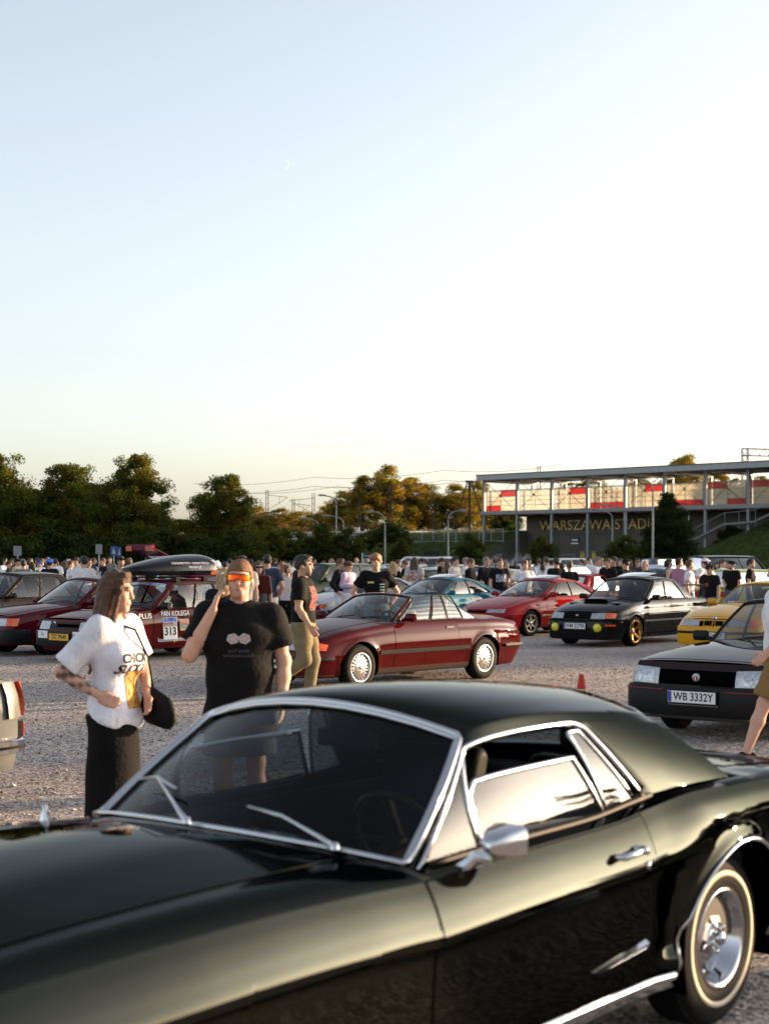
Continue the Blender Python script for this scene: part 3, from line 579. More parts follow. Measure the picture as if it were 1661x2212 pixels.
# ------------------------------------------------------------------ wheels
_wc = {}
def wheel_meshes(style, r, rim_r, wd, whitewall=False, spoke=None):
    k = (style, r, rim_r, wd, whitewall)
    if k in _wc: return _wc[k]
    b = r - rim_r
    tp = [(rim_r-.006, -wd/2+.02), (rim_r+.006, -wd/2+.004), (rim_r+b*.45, -wd/2), (r-b*.18, -wd/2+.008), (r-.004, -wd/2+.03), (r, -wd/2+.05), (r, wd/2-.05),
          (r-.004, wd/2-.03), (r-b*.18, wd/2-.008), (rim_r+b*.45, wd/2), (rim_r+.006, wd/2-.004), (rim_r-.006, wd/2-.02)]
    t = MB().lathe(tp, 40)
    nb = 64
    for j in range(nb):                                    # tread blocks, proud of the carcass
        a = 2*math.pi*j/nb; da = .7*math.pi/nb
        for y0, y1 in ((-wd/2+.035, -wd/2+.075), (-.025, .025), (wd/2-.075, wd/2-.035)):
            V = [(rr*math.cos(a+s*da), y, rr*math.sin(a+s*da)) for rr in (r-.004, r+.006) for y in (y0, y1) for s in (-1, 1)]
            t.add(V, [(4,5,7,6), (0,1,5,4), (2,6,7,3), (0,4,6,2), (1,3,7,5)], 0)
    if whitewall:
        t.lathe([(rim_r+b*.34, wd/2-.006), (rim_r+b*.35, wd/2+.0025), (rim_r+b*.49, wd/2+.0025), (rim_r+b*.50, wd/2-.006)], 48, 1)
    tyre = t.mesh('tyre', [RUBBER, pm('whitewall', (.50, .44, .33), .6, nz=.12)])
    f = wd/2
    metal = spoke or DCHROME
    m = MB()
    m.lathe([(rim_r, f-.012), (rim_r+.008, f-.002), (rim_r-.006, f), (rim_r-.018, f-.012), (rim_r-.028, f-.05), (rim_r-.03, -f+.03)], 40, 0)   # lip and barrel
    def spokes(n, r0, r1, w0, w1, y0, y1, th=.025, off=0, twist=0):
        for j in range(n):
            a = 2*math.pi*(j+off)/n
            ca, sa = math.cos(a), math.sin(a); ta = (-sa, ca)
            ca2, sa2 = math.cos(a+twist), math.sin(a+twist)
            def P(rr, ww, y, sgn, c_, s_): return (c_*rr - s_*ww*sgn, y, s_*rr + c_*ww*sgn)
            V = [P(r0, w0/2, y0-th, -1, ca, sa), P(r0, w0/2, y0-th, 1, ca, sa), P(r1, w1/2, y1-th, 1, ca2, sa2), P(r1, w1/2, y1-th, -1, ca2, sa2),
                 P(r0, w0/2*.8, y0, -1, ca, sa), P(r0, w0/2*.8, y0, 1, ca, sa), P(r1, w1/2*.8, y1, 1, ca2, sa2), P(r1, w1/2*.8, y1, -1, ca2, sa2)]
            m.add(V, [(0,3,2,1), (4,5,6,7), (0,1,5,4), (1,2,6,5), (2,3,7,6), (3,0,4,7)], 0)
    def hub(rr, y, cap=.03):
        m.lathe([(0.001, y), (rr*.8, y), (rr, y-.008), (rr, y-.06)], 24, 0)
        m.lathe([(0.001, y+.012), (cap*.8, y+.011), (cap, y+.004), (cap, y-.01)], 16, 1)
    def bolts(n, rb, y, rr=.008, mm=1):
        for j in range(n):
            a = 2*math.pi*(j+.5)/n; m.lathe([(.0005, y+.012), (rr, y+.010), (rr, y-.02)], 8, mm, c=(rb*math.cos(a), 0, rb*math.sin(a)))
    if style == 'multi': spokes(20, rim_r*.52, rim_r*.98, .022, .022, f-.018, f-.03, .02); hub(rim_r*.56, f-.012, .03); bolts(5, rim_r*.30, f-.02, .011, 2)
    elif style == 'six': spokes(6, rim_r*.2, rim_r*.97, .085, .012, f-.02, f-.02, .03); hub(rim_r*.28, f-.012, .035)
    elif style == 'five': spokes(5, rim_r*.2, rim_r*.95, .07, .055, f-.075, f-.02, .03); hub(rim_r*.30, f-.06, .03); bolts(5, rim_r*.2, f-.055)
    elif style == 'holes': m.lathe([(0.02, f-.015), (rim_r*.55, f-.012), (rim_r*.78, f-.02), (rim_r*.80, f-.06)], 30, 0); spokes(15, rim_r*.78, rim_r*.98, .03, .034, f-.02, f-.03, .03); hub(rim_r*.2, f-.01, .03)
    elif style == 'magnum':
        m.lathe([(rim_r-.008, f-.004), (rim_r-.03, f-.03), (rim_r-.045, f-.075), (rim_r-.055, f-.085), (rim_r-.062, f-.08)], 48, 0)
        spokes(5, rim_r*.30, rim_r*.74, .085, .09, f-.030, f-.062, .03); m.lathe([(rim_r*.70, f-.088), (rim_r*.74, f-.078), (rim_r*.80, f-.085)], 48, 0)
        m.lathe([(.001, f+.010), (.022, f+.006), (.032, f-.008), (.034, f-.06)], 24, 0); m.lathe([(.036, f-.026), (rim_r*.33, f-.028), (rim_r*.36, f-.06)], 24, 0); bolts(5, rim_r*.27, f-.022, .011, 0)
        for j in range(20):
            a = 2*math.pi*j/20; rr = rim_r-.062; m.lathe([(.0005, f-.070), (.005, f-.073), (.006, f-.09)], 6, 0, c=(rr*math.cos(a), 0, rr*math.sin(a)))
    elif style == 'steel': m.lathe([(0.02, f-.04), (rim_r*.35, f-.035), (rim_r*.55, f-.06), (rim_r*.85, f-.05), (rim_r*.93, f-.08)], 30, 0); hub(rim_r*.25, f-.03, .03)
    else: spokes(8, rim_r*.25, rim_r*.97, .06, .045, f-.025, f-.02, .03); hub(rim_r*.32, f-.015, .03)
    rim = m.mesh('rim', [metal, CHROME, DARK])
    d = MB().lathe([(.001, f-.10), (rim_r*.62, f-.10), (rim_r*.64, f-.12), (rim_r*.9, f-.125), (rim_r-.01, -f+.02), (.001, -f+.03)], 24)
    drum = d.mesh('wheel', [pm('brake_drum', (.03, .028, .026), .6, .4)])
    _wc[k] = (drum, tyre, rim); return _wc[k]
def add_wheels(root, sp):
    ms = wheel_meshes(sp.get('wheel', 'eight'), sp['tr'], sp.get('rr', .205), sp.get('tw', .2), sp.get('whitewall', False), sp.get('spoke'))
    for sx in (1, -1):
        for sy in (1, -1):
            w_ = link('wheel', ms[0], root, (sx*sp['wb']/2+(sp.get('fdx', 0) if sx > 0 else 0), sy*sp['wy'], sp['tr']))
            st = R(sp.get('steer', 0)) if sx > 0 else 0
            w_.rotation_euler = (0, random.uniform(0, 1.2), st + (0 if sy > 0 else math.pi))
            for nm, me in (('tyre', ms[1]), ('rim', ms[2])): link(nm, me, w_)
# ------------------------------------------------------------------ car bodies
class CarB:
    def __init__(s, name, sp, root=None):
        s.sp = sp; s.root = root or empty(name)
        s.hf = sp['wb']/2+sp.get('fdx', 0)
        s.half = pchip(sp['half']); s.sh = pchip(sp['sh']); s.top = pchip(sp['top'])
        s.sf = pchip(sp.get('slf', [(0, 0), (1, 0)])); s.sr = pchip(sp.get('slr', [(0, 0), (1, 0)]))
        pr = sp.get('prof', [(0, .90), (.12, .955), (.45, 1.0), (.7, .99), (.9, .965), (1, .93)])
        s.prof = pr if callable(pr) else (lambda X, T, f=pchip(pr): f(T))
        s.zrf = pchip(sp['zr']) if hasattr(sp['zr'], '__len__') else (lambda x: np.full_like(np.asarray(x, float), sp['zr']))
    def dx(s, x, y, z):
        sp = s.sp; h = sp['wb']/2; Wn = sp['half'][len(sp['half'])//2][1]
        wf = sstep(h*.9, sp['xf'], x); wr = sstep(h*.9, -sp['xr'], -x)
        yy = np.clip(np.abs(y)/Wn, 0, 1)
        return x + wf*(sp.get('bowf', .08)*(1-yy**2.4) + s.sf(z)) - wr*(sp.get('bowr', .05)*(1-yy**2.4) + s.sr(z))
    def y_at(s, x, z):
        sp = s.sp; zr = s.zrf(x); zs = s.sh(x)
        y = s.half(x) * s.prof(x, np.clip((z - zr)/(zs - zr), 0, 1))
        fl = sp.get('flare', .014)
        for hx in (s.hf, -sp['wb']/2):
            d = np.hypot(x-hx, z-sp['tr']); y = y + (fl if hx < 0 else sp.get('flaref', fl))*np.exp(-((d-s.arx(hx))/.045)**2)*(z > sp['tr']-.1)
        return y
    def S(s, x, z, side=1, off=0.):
        """point and outward offset on the body side"""
        x = np.asarray(x, float); z = np.asarray(z, float)*np.ones_like(x); x = x*np.ones_like(z)
        y = s.y_at(x, z); e = 1e-3
        ny = np.ones_like(y); nx = -(s.y_at(x+e, z)-s.y_at(x-e, z))/(2*e); nz = -(s.y_at(x, z+e)-s.y_at(x, z-e))/(2*e)
        ln = np.sqrt(nx*nx+1+nz*nz)
        X = s.dx(x, y, z)
        return np.stack([X+off*nx/ln, side*(y+off*ny/ln), z+off*nz/ln], -1)
    def arx(s, hx): return s.sp.get('arf', s.sp['ar']) if hx > 0 else s.sp['ar']
    def body(s, mat, ds=.07, nS=14, nT=8):
        sp = s.sp; ar, tr = sp['ar'], sp['tr']; h = sp['wb']/2
        xs = list(np.arange(sp['xr'], sp['xf'], ds)) + [sp['xf']]
        for hx in (s.hf, -h):
            ar = s.arx(hx)
            a0 = math.asin(np.clip((tr-float(s.zrf(hx)))/ar, -1, 1)); n = max(10, int(3.4*ar/ds)*2)
            xs = [x for x in xs if abs(x-hx) > ar+.01]
            xs += [hx+ar*math.cos(t) for t in np.linspace(0, math.pi, n)] + [hx+ar+.001, hx-ar-.001]
        for xv in sp.get('xmust', []): xs.append(xv)
        xs = np.array(sorted(xs)); xs = xs[np.r_[True, np.diff(xs) > 5e-4]]
        zr = s.zrf(xs); zl = zr.copy()
        for hx in (s.hf, -h):
            ar = s.arx(hx); ins = np.abs(xs-hx) <= ar+1e-6
            zl[ins] = np.maximum(zl[ins], tr+np.sqrt(np.maximum(ar*ar-(xs[ins]-hx)**2, 0)))
        zs = s.sh(xs); zt_ = s.top(xs)
        T = np.linspace(0, 1, nS+1)
        zm = max(tr+s.arx(1), tr+s.arx(-1))+.012; nl = int(nS*.62); Tl = np.linspace(0, 1, nl+1)
        zmx = np.minimum(zm, zs-.05); Z = np.concatenate([zl[:, None]+(zmx-zl)[:, None]*Tl, zmx[:, None]+(zs-zmx)[:, None]*np.linspace(0, 1, nS-nl+1)[1:]], 1); X = np.repeat(xs[:, None], nS+1, 1)
        Y = s.y_at(X, Z)
        u = np.linspace(0, 1, nT+1)[1:]
        pw = sp.get('crownp', 2.2)
        Yt = Y[:, -1:]*(1-u); Zt = zs[:, None]+(zt_-zs)[:, None]*(1-(1-u)**pw)
        if 'topf' in sp: Zt = Zt + sp['topf'](np.repeat(xs[:, None], nT, 1), Yt)
        X = np.c_[X, np.repeat(xs[:, None], nT, 1)]; Y = np.c_[Y, Yt]; Z = np.c_[Z, Zt]
        Xd = s.dx(X, Y, Z)
        L = np.stack([Xd, Y, Z], -1); Rr = L*np.array([1, -1, 1])
        V = []; F = []; mi = []
        n, m = L.shape[:2]
        V = np.concatenate([L.reshape(-1, 3), Rr.reshape(-1, 3)])
        xa, xd = sp['xa'], sp['xd']; yb = sp.get('yb', float(s.half(xa))*.9); wb_ = sp.get('wsbow', .16); rb_ = sp.get('rsbow', .10)
        opn = sp.get('open')
        for i in range(n-1):
            for j in range(m-1):
                xc = (X[i, j]+X[i+1, j])/2; yc = (Y[i, j]+Y[i, j+1])/2
                mm = 0
                if j >= nS:
                    fx = min(1, abs(yc)/yb)**2
                    if xd < xc < xa and (j > nS or opn): continue
                    if xa <= xc < xa+wb_*(1-fx)+.02 or xd-rb_*(1-fx)-.02 < xc <= xd: mm = 1
                f = (i*m+j, (i+1)*m+j, (i+1)*m+j+1, i*m+j+1)
                F.append(f[::-1]); mi.append(mm); F.append(tuple(q+n*m for q in f)); mi.append(mm)
        # end faces
        for end in (0, n-1):
            x0 = xs[end]; k = 9
            rows = []
            for j in range(nS+1):
                yy = np.linspace(Y[end, j], -Y[end, j], k); zz = np.full(k, Z[end, j]); rows.append(np.stack([s.dx(np.full(k, x0), yy, zz), yy, zz], -1))
            b = len(V); V = np.concatenate([V, np.array(rows).reshape(-1, 3)])
            for j in range(nS):
                for q in range(k-1):
                    f = (b+j*k+q, b+j*k+q+1, b+(j+1)*k+q+1, b+(j+1)*k+q); F.append(f if end == 0 else f[::-1]); mi.append(0)
        me = np_mesh('body', V, F, [mat, BLACK], True, mi)
        bm = bmesh.new(); bm.from_mesh(me); bmesh.ops.remove_doubles(bm, verts=bm.verts, dist=2e-4); bmesh.ops.recalc_face_normals(bm, faces=bm.faces); bm.to_mesh(me); bm.free()
        me.set_sharp_from_angle(angle=R(sp.get('sharp', 42)))
        o = link('body', me, s.root)
        zz = sp['tr']*2-.02                                  # underbody that closes the arches
        wy = float(s.half(0))
        mb = MB().box((sp['xr']+.2, -wy+.30, float(s.zrf(0))+.0), (sp['xf']-.2, wy-.30, .50)).box((-h+ar+.03, -wy+.07, float(s.zrf(0))+.01), (h-ar-.03, wy-.07, .40))
        for hx in (s.hf, -h):
            ar = s.arx(hx)
            for sd_ in (1, -1):
                pr = [(hx+(ar-.004)*math.cos(t), tr+(ar-.004)*math.sin(t)) for t in np.linspace(-.35, math.pi+.35, 14)]
                P = np.array([[(x, sd_*(wy-.33), z), (x, sd_*(float(s.half(hx))*.955), z)] for x, z in pr]); mb.grid(P, 0)
        mb.obj('underbody', DARK, s.root)
        return o
    # ---- panels that follow the surface
    def panel(s, name, P, N, off, mats, parent=None, back=.004):
        a, b = P.shape[:2]; Q = P+N*off; B = P-N*back
        m = MB(); m.grid(Q, 0)
        lp = [(i, 0) for i in range(a)]+[(a-1, j) for j in range(1, b)]+[(i, b-1) for i in range(a-2, -1, -1)]+[(0, j) for j in range(b-2, 0, -1)]
        V = [Q[i, j] for i, j in lp]+[B[i, j] for i, j in lp]; k = len(lp)
        m.add(V, [(i, (i+1) % k, (i+1) % k+k, i+k) for i in range(k)], 0)
        return m.obj(name, mats, parent or s.root, auto=40)
    def side_panel(s, name, x0, x1, z0, z1, off, mat, side=1, parent=None, nx=10, nz=6, skew=0., skt=0.):
        xs = np.linspace(x0, x1, nx+1); zz = np.linspace(0, 1, nz+1)
        z0 = z0(xs) if callable(z0) else np.full(nx+1, z0); z1 = z1(xs) if callable(z1) else np.full(nx+1, z1)
        Z = z0[:, None]+(z1-z0)[:, None]*zz; X = xs[:, None]+(skew*zz)[None, :]*np.ones((nx+1, 1))
        P = s.S(X, Z, side, 0); P1 = s.S(X, Z, side, 1.); return s.panel(name, P, P1-P, off, mat, parent)
    def perim(s, z, rear=False, ext=1.0):
        sp = s.sp; xe = sp['xr'] if rear else sp['xf']; sg = -1 if rear else 1
        ye = float(s.y_at(np.array(xe), np.array(z)))
        y1 = np.linspace(0, ye, 14); x1 = np.full(14, xe); x2 = xe-sg*np.linspace(.01, ext, 40); y2 = s.y_at(x2, np.full(40, z))
        xx = np.r_[x1, x2]; yy = np.r_[y1, y2]; X = s.dx(xx, yy, np.full_like(xx, z))
        d = np.r_[0, np.cumsum(np.hypot(np.diff(X), np.diff(yy)))]; return d, X, yy
    def fr(s, q, z, rear=False):
        """point on the front (or rear) perimeter: q metres from the centre line round the corner"""
        d, X, Y = s.perim(z, rear); return np.array([np.interp(abs(q), d, X), math.copysign(1, q)*np.interp(abs(q), d, Y), z])
    def fpatch(s, name, q0, q1, z0, z1, off, mat, rear=False, parent=None, nq=8, nz=3, z0b=None, z1b=None, back=.004):
        """patch on the front; z0b/z1b are the limits at q1"""
        qs = np.linspace(q0, q1, nq+1); P = np.zeros((nq+1, nz+1, 3)); N = np.zeros_like(P)
        z0b = z0 if z0b is None else z0b; z1b = z1 if z1b is None else z1b
        sg = -1 if rear else 1
        for i, q in enumerate(qs):
            f = i/nq
            for j in range(nz+1):
                z = (z0+(z0b-z0)*f)+((z1+(z1b-z1)*f)-(z0+(z0b-z0)*f))*j/nz
                P[i, j] = s.fr(q, z, rear); a = s.fr(q+.01 if q >= 0 else q-.01, z, rear); b = s.fr(q, z+.01, rear)
                t1 = (a-P[i, j])*(1 if q >= 0 else -1); nn = np.cross(t1, b-P[i, j])*sg; N[i, j] = nn/(np.linalg.norm(nn)+1e-9)
        return s.panel(name, P, N, off, mat, parent, back)
    def bumper(s, name, z0, z1, off, mat, rear=False, qmax=None, parent=None, rnd=.03):
        """wraps round the end of the car"""
        sp = s.sp; h = sp['wb']/2; xe = abs(sp['xr']) if rear else sp['xf']
        d, X, Y = s.perim((z0+z1)/2, rear); 
        if qmax is None: qmax = float(np.interp(0, [0], [0])) or (d[13] + (xe-h-sp['ar']-.03))
        qs = np.r_[np.linspace(-qmax, qmax, 41)]
        prof = [(z0, -.005), (z0, off*.7), (z0+rnd, off), (z1-rnd, off), (z1, off*.7), (z1, -.005)]
        P = np.zeros((len(qs), len(prof), 3))
        for i, q in enumerate(qs):
            dd, XX, YY = d, X, Y
            p = np.array([np.interp(abs(q), d, X), math.copysign(1, q)*np.interp(abs(q), d, Y)])
            p2 = np.array([np.interp(abs(q)+.01, d, X), math.copysign(1, q)*np.interp(abs(q)+.01, d, Y)])
            t = p2-p; nn = np.array([t[1], -t[0]])*(1 if q >= 0 else -1)*(-1 if not rear else 1)
            nn = -nn if not rear else -nn
            c = np.array([0., 0.]); nn = nn/(np.linalg.norm(nn)+1e-9)
            if np.dot(nn, p-np.array([0 if not rear else 0, 0])) < 0: nn = -nn
            for j, (z, o) in enumerate(prof): P[i, j] = (p[0]+nn[0]*o, p[1]+nn[1]*o, z)
        m = MB().grid(P, 0); k = len(prof)
        m.add(P[0], [tuple(range(k))]).add(P[-1], [tuple(range(k))[::-1]])
        return m.obj(name, mat, parent or s.root, auto=35)
    # ---- greenhouse
    def green(s, mat, glass=GLASS, trim=None, pillars=None, n=6):
        sp = s.sp; xa, xb, xc, xd = sp['xa'], sp['xb'], sp['xc'], sp['xd']; zr = sp['zroof']; crown = sp.get('rcrown', .05); rb = sp.get('rbulge', .04)
        ins = sp.get('ins', .015); ytf, ytr = sp['yt']; wbw, wbt = sp.get('wsbow', .16), sp.get('wtbow', .06); rbw, rbt = sp.get('rsbow', .10), sp.get('rtbow', .04)
        zrr = sp.get('zroofr', zr)
        xdl = sp.get('xdz')                                   # rear base height override
        def base(sv):
            x = xa+(xd-xa)*sv; z = s.sh(x)-.004; y = s.y_at(x, z)-ins
            return np.stack([x, y, z], -1)
        def rail(sv):
            x = xb+(xc-xb)*sv**sp.get('railp', 1.); y = ytf+(ytr-ytf)*sv+sp.get('ytb', .02)*4*sv*(1-sv); z = zr+(zrr-zr)*sv-crown+rb*4*sv*(1-sv)
            return np.stack([x, y, z], -1)
        bl = sp.get('sbulge', .025)
        def side(sv, tv): return base(sv)*(1-tv)[..., None]+rail(sv)*tv[..., None]+np.stack([0*tv, bl*4*tv*(1-tv), 0*tv], -1)
        bz = sp.get('cowlz', .03)
        def ws(a, tv):
            b0 = base(np.array(0.)); r0 = rail(np.array(0.)); q = 1-a*a
            B = np.stack([b0[0]+wbw*q, b0[1]*a, b0[2]+bz*q], -1); T = np.stack([r0[0]+wbt*q, r0[1]*a, r0[2]+crown*q], -1)
            P = B*(1-tv)[..., None]+T*tv[..., None]; g = 4*tv*(1-tv)
            return P+np.stack([.02*g*q, bl*g*a, .02*g*q], -1)
        def rs(a, tv):
            b0 = base(np.array(1.)); r0 = rail(np.array(1.)); q = 1-a*a
            B = np.stack([b0[0]-rbw*q, b0[1]*a, b0[2]+sp.get('deckz', .02)*q], -1); T = np.stack([r0[0]-rbt*q, r0[1]*a, r0[2]+crown*q], -1)
            P = B*(1-tv)[..., None]+T*tv[..., None]; g = 4*tv*(1-tv)
            return P+np.stack([-.02*g*q, bl*g*a, .02*g*q], -1)
        def roof(a, sv):
            r = rail(sv); q = 1-a*a
            return np.stack([r[..., 0]+(wbt*(1-sv)-rbt*sv)*q, r[..., 1]*a, r[..., 2]+crown*q], -1)
        s.ws, s.rs, s.sidef, s.rooff = ws, rs, side, roof
        if sp.get('nogreen'): return None
        wins = sp['wins']; t0, t1 = sp.get('wt', (.06, .90))
        sb = sorted(set([0., 1.]+[v for w_ in wins for v in w_]+list(np.linspace(0, 1, n+1))))
        sb = [v for i, v in enumerate(sb) if i == 0 or v-sb[i-1] > 1e-4]
        tb = sorted(set([0., t0, t1, 1.]+list(np.linspace(t0, t1, 4))))
        wm = sp.get('wsm', (.93, .05, .93)); ab = sorted(set([-1., -wm[0], wm[0], 1.]+list(np.linspace(-wm[0], wm[0], 9))))
        rm = sp.get('rsm', (.86, .10, .88))
        ab = sorted(set(ab+[-rm[0], rm[0]])); tw = sorted(set(tb+[wm[1], wm[2], rm[1], rm[2]]))
        tb = tw
        sb = np.array(sb); tb = np.array(tb); ab = np.array(ab)
        m = MB()
        def cells(fn, U, V_, hole, flip, mi=0, swap=False):
            UU, VV = np.meshgrid(U, V_, indexing='ij'); P = fn(UU, VV); a, b = P.shape[:2]; F = []; 
            for i in range(a-1):
                for j in range(b-1):
                    if hole((U[i]+U[i+1])/2, (V_[j]+V_[j+1])/2): continue
                    f = (i*b+j, (i+1)*b+j, (i+1)*b+j+1, i*b+j+1); F.append(f[::-1] if flip else f)
            m.add(P.reshape(-1, 3), F, mi, True)
        inw = lambda u, v: any(a < u < b for a, b in wins) and t0 < v < t1
        pm_ = 1 if pillars else 0
        if not sp.get('cabrio'):
            cells(side, sb, tb, inw, False)
            cells(lambda u, v: side(u, v)*np.array([1, -1, 1]), sb, tb, inw, True)
        cells(ws, ab, tb, lambda u, v: abs(u) < wm[0] and wm[1] < v < wm[2], False)
        if not sp.get('norear') and not sp.get('cabrio'): cells(rs, ab, tb, lambda u, v: abs(u) < rm[0] and rm[1] < v < rm[2], True)
        if not sp.get('cabrio'): cells(roof, ab, sb, lambda u, v: False, True)
        me = m.mesh('cabin', [mat])
        bm = bmesh.new(); bm.from_mesh(me); bmesh.ops.remove_doubles(bm, verts=bm.verts, dist=1e-3); bmesh.ops.recalc_face_normals(bm, faces=bm.faces)
        ed = [e for e in bm.edges if len(e.link_faces) == 2 and e.calc_face_angle(0) > R(28)]
        bmesh.ops.bevel(bm, geom=ed, offset=sp.get('rbev', .035), segments=3, profile=.5, affect='EDGES', clamp_overlap=True)
        bm.to_mesh(me); bm.free()
        me.polygons.foreach_set('use_smooth', [True]*len(me.polygons)); me.set_sharp_from_angle(angle=R(40))
        cab = link('cabin', me, s.root)
        md = cab.modifiers.new('thick', 'SOLIDIFY'); md.thickness = .018; md.offset = -1
        # glass panes
        def pane(name, fn, u0, u1, v0, v1, inward, g=glass, trimr=.008, parent=None):
            U = np.linspace(u0, u1, 9); V_ = np.linspace(v0, v1, 7); UU, VV = np.meshgrid(U, V_, indexing='ij'); P = fn(UU, VV)+np.array(inward)
            o = MB().grid(P).obj(name, g, parent or s.root)
            if trim is not None:
                lp = [P[i, 0] for i in range(9)]+[P[8, j] for j in range(1, 7)]+[P[i, 6] for i in range(7, -1, -1)]+[P[0, j] for j in range(5, 0, -1)]
                lp = [p-np.array(inward)*1.1 for p in lp]
                MB().tube(lp, sp.get('trimr', trimr), 6, closed=True).obj('window_trim', trim, o)
            return o
        pane('windshield', ws, -wm[0]-.015, wm[0]+.015, wm[1]-.02, wm[2]+.01, (-.008, 0, -.006), sp.get('wsglass', glass))
        if not sp.get('norear') and not sp.get('cabrio'): pane('rear_window', rs, -rm[0]-.01, rm[0]+.01, rm[1]-.01, rm[2]+.01, (.008, 0, -.006))
        for a, b in wins:
            if sp.get('nowin'): break
            for sd_ in (1, -1):
                pane('side_window', (lambda u, v: side(u, v)) if sd_ > 0 else (lambda u, v: side(u, v)*np.array([1, -1, 1])), a-.004, b+.004, t0-.01, t1+.01, (0, -.008*sd_, 0))
        return cab
    def interior(s, mat=INTER, seats=True, lhd=True, parent=None):
        sp = s.sp; xa, xd = sp['xa'], sp['xd']; yw = float(s.half(0))*.86; zf = .32; zb = float(s.sh((xa+xd)/2))-.05
        m = MB().box((xd, -yw, zf), (xa-.05, yw, zf+.03)).box((xd-.02, -yw, zf), (xd+.03, yw, zb)).box((xa-.32, -yw, zf+.25), (xa+.02, yw, zb-.02))
        for sd_ in (1, -1): m.box((xd, sd_*yw-.02, zf), (xa-.05, sd_*yw+.02, zb))
        m.obj('dashboard_and_tub', mat, s.root)
        if not seats: return
        xs = xa-1.05*(abs(xa-xd)/2.2)-.15
        def seat(name, x, y, w_, sm=mat):
            q = MB(); P = []
            prof = [(.26, .42), (.28, .52), (.22, .56), (-.18, .53), (-.22, .60), (-.36, 1.02), (-.42, 1.06), (-.48, 1.02), (-.36, .55), (-.30, .42)]
            q.prism([(x+a, b-(.02 if name == 'seat' else .14)) for a, b in prof], y-w_/2, y+w_/2); o = q.obj(name, sm, s.root, auto=40)
            md = o.modifiers.new('b', 'BEVEL'); md.width = .04; md.segments = 3
            if name == 'rear_seat': return
            hz = MB().box((x-.50, y-.12, 1.05), (x-.41, y+.12, 1.20)).obj('headrest', sm, o, auto=40); md = hz.modifiers.new('b', 'BEVEL'); md.width = .035; md.segments = 3
        for y in (.36, -.36): seat('seat', xs, y, .48, sp.get('seatmat', mat))
        if xs-1.0 > xd-.1: seat('rear_seat', max(xs-.78, xd+.42), 0, 1.15, sp.get('seatmat', mat))
        ys = .36 if lhd else -.36; c = Vector((xa-.42, ys, zb+.02)); n_ = Vector((-.9, 0, .45)).normalized(); a = Vector((0, 1, 0)); b = n_.cross(a)
        st = MB().tube([c+(a*math.cos(t)+b*math.sin(t))*.19 for t in np.linspace(0, 2*math.pi, 25)[:-1]], .014, 6, closed=True)
        for t in (0, math.pi, -math.pi/2): st.bar(c, c+(a*math.cos(t)+b*math.sin(t))*.19, .03, .015)
        st.bar(c, c-n_*.25, .06).obj('steering_wheel', BLACK, s.root)
    def doors(s, mat, spans, z0=None, handle=BLACK, hz=.80, seam=.009, skews=None, both=True):
        """separate door skins with a dark gap round them"""
        for k, (x0, x1) in enumerate(spans):
            zb = (float(s.zrf((x0+x1)/2))+.07) if z0 is None else z0
            ztop = lambda x: s.sh(x)-.008
            for sd_ in ((1, -1) if both else (1,)):
                s.side_panel('door_gap', x0-seam, x1+seam, zb-seam, lambda x: s.sh(x)-.004, .0008, DARK, sd_, nx=16, nz=14)
                d = s.side_panel('door', x0, x1, zb, ztop, .003, mat, sd_, nx=24, nz=s.sp.get('dnz', 14))
                hx = x0+.12
                if handle is None: continue
                s.side_panel('handle', hx-.02, hx+.15, hz-.012, hz+.018, .018, handle, sd_, parent=d, nx=4, nz=2)
    def mirror(s, mat, x=None, z=None, both=True, sz=(.09, .17, .12)):
        x = x if x is not None else s.sp['xa']-.20
        z = z if z is not None else float(s.sh(x))+.07
        for sd_ in ((1, -1) if both else (1,)):
            y = float(s.y_at(np.array(x), np.array(z-.07)))
            a, b, c = sz
            m = MB(); prof = [(-a*.5, -c*.42), (-a*.5, c*.42), (a*.15, c*.5), (a*.5, c*.15), (a*.5, -c*.2), (a*.15, -c*.5)]
            m.prism([(x+p, z+q) for p, q in prof], sd_*(y+.03), sd_*(y+.03+b))
            m.bar((x, sd_*(y-.04), z-.04), (x, sd_*(y+.05), z-.02), .07, .05)
            o = m.obj('side_mirror', mat, s.root, auto=40); md = o.modifiers.new('b', 'BEVEL'); md.width = .016; md.segments = 2
            MB().box((x-a*.5-.004, min(sd_*(y+.045), sd_*(y+b+.015)), z-c*.34), (x-a*.5-.001, max(sd_*(y+.045), sd_*(y+b+.015)), z+c*.34)).obj('mirror_glass', CHROME, o)
    def wipers(s, mat=BLACK, n=2):
        for k in range(n):
            a0 = (.05, -.55)[k] ; a1 = (.72, .12)[k]
            P = s.ws(np.array([a0]), np.array([.02]))[0]+np.array([.03, 0, .0]); Q = s.ws(np.array([a1]), np.array([.12]))[0]+np.array([.02, 0, .015])
            MB().tube([P, (P+Q)/2+np.array([.012, 0, .012]), Q], .007, 5, m=0).obj('wiper', mat, s.root)
    def plate(s, txt, z, rear=False, w_=.52, h_=.114, bgm=WHITE, y=0., off=.03, band=True, inkm=INK):
        sg = -1 if rear else 1
        p = s.fr(y, z, rear); x = p[0]+sg*off
        o = MB().box((x-.008, y-w_/2, z-h_/2), (x, y+w_/2, z+h_/2)).obj('number_plate', bgm, s.root) if not rear else MB().box((x, y-w_/2, z-h_/2), (x+.008, y+w_/2, z+h_/2)).obj('number_plate', bgm, s.root)
        MB().box((min(x, x-sg*.012)-.006, y-w_/2-.012, z-h_/2-.02), (max(x, x-sg*.012)-.004, y+w_/2+.012, z+h_/2+.01)).obj('plate_frame', BLACK, o)
        mt = frame((x+sg*.002, y+(.02 if band else 0)*sg, z), (0, sg, 0), (0, 0, 1))
        if txt: text('lettering', txt, h_*.98, inkm, o, mt, bold=.0012, sx=.86)
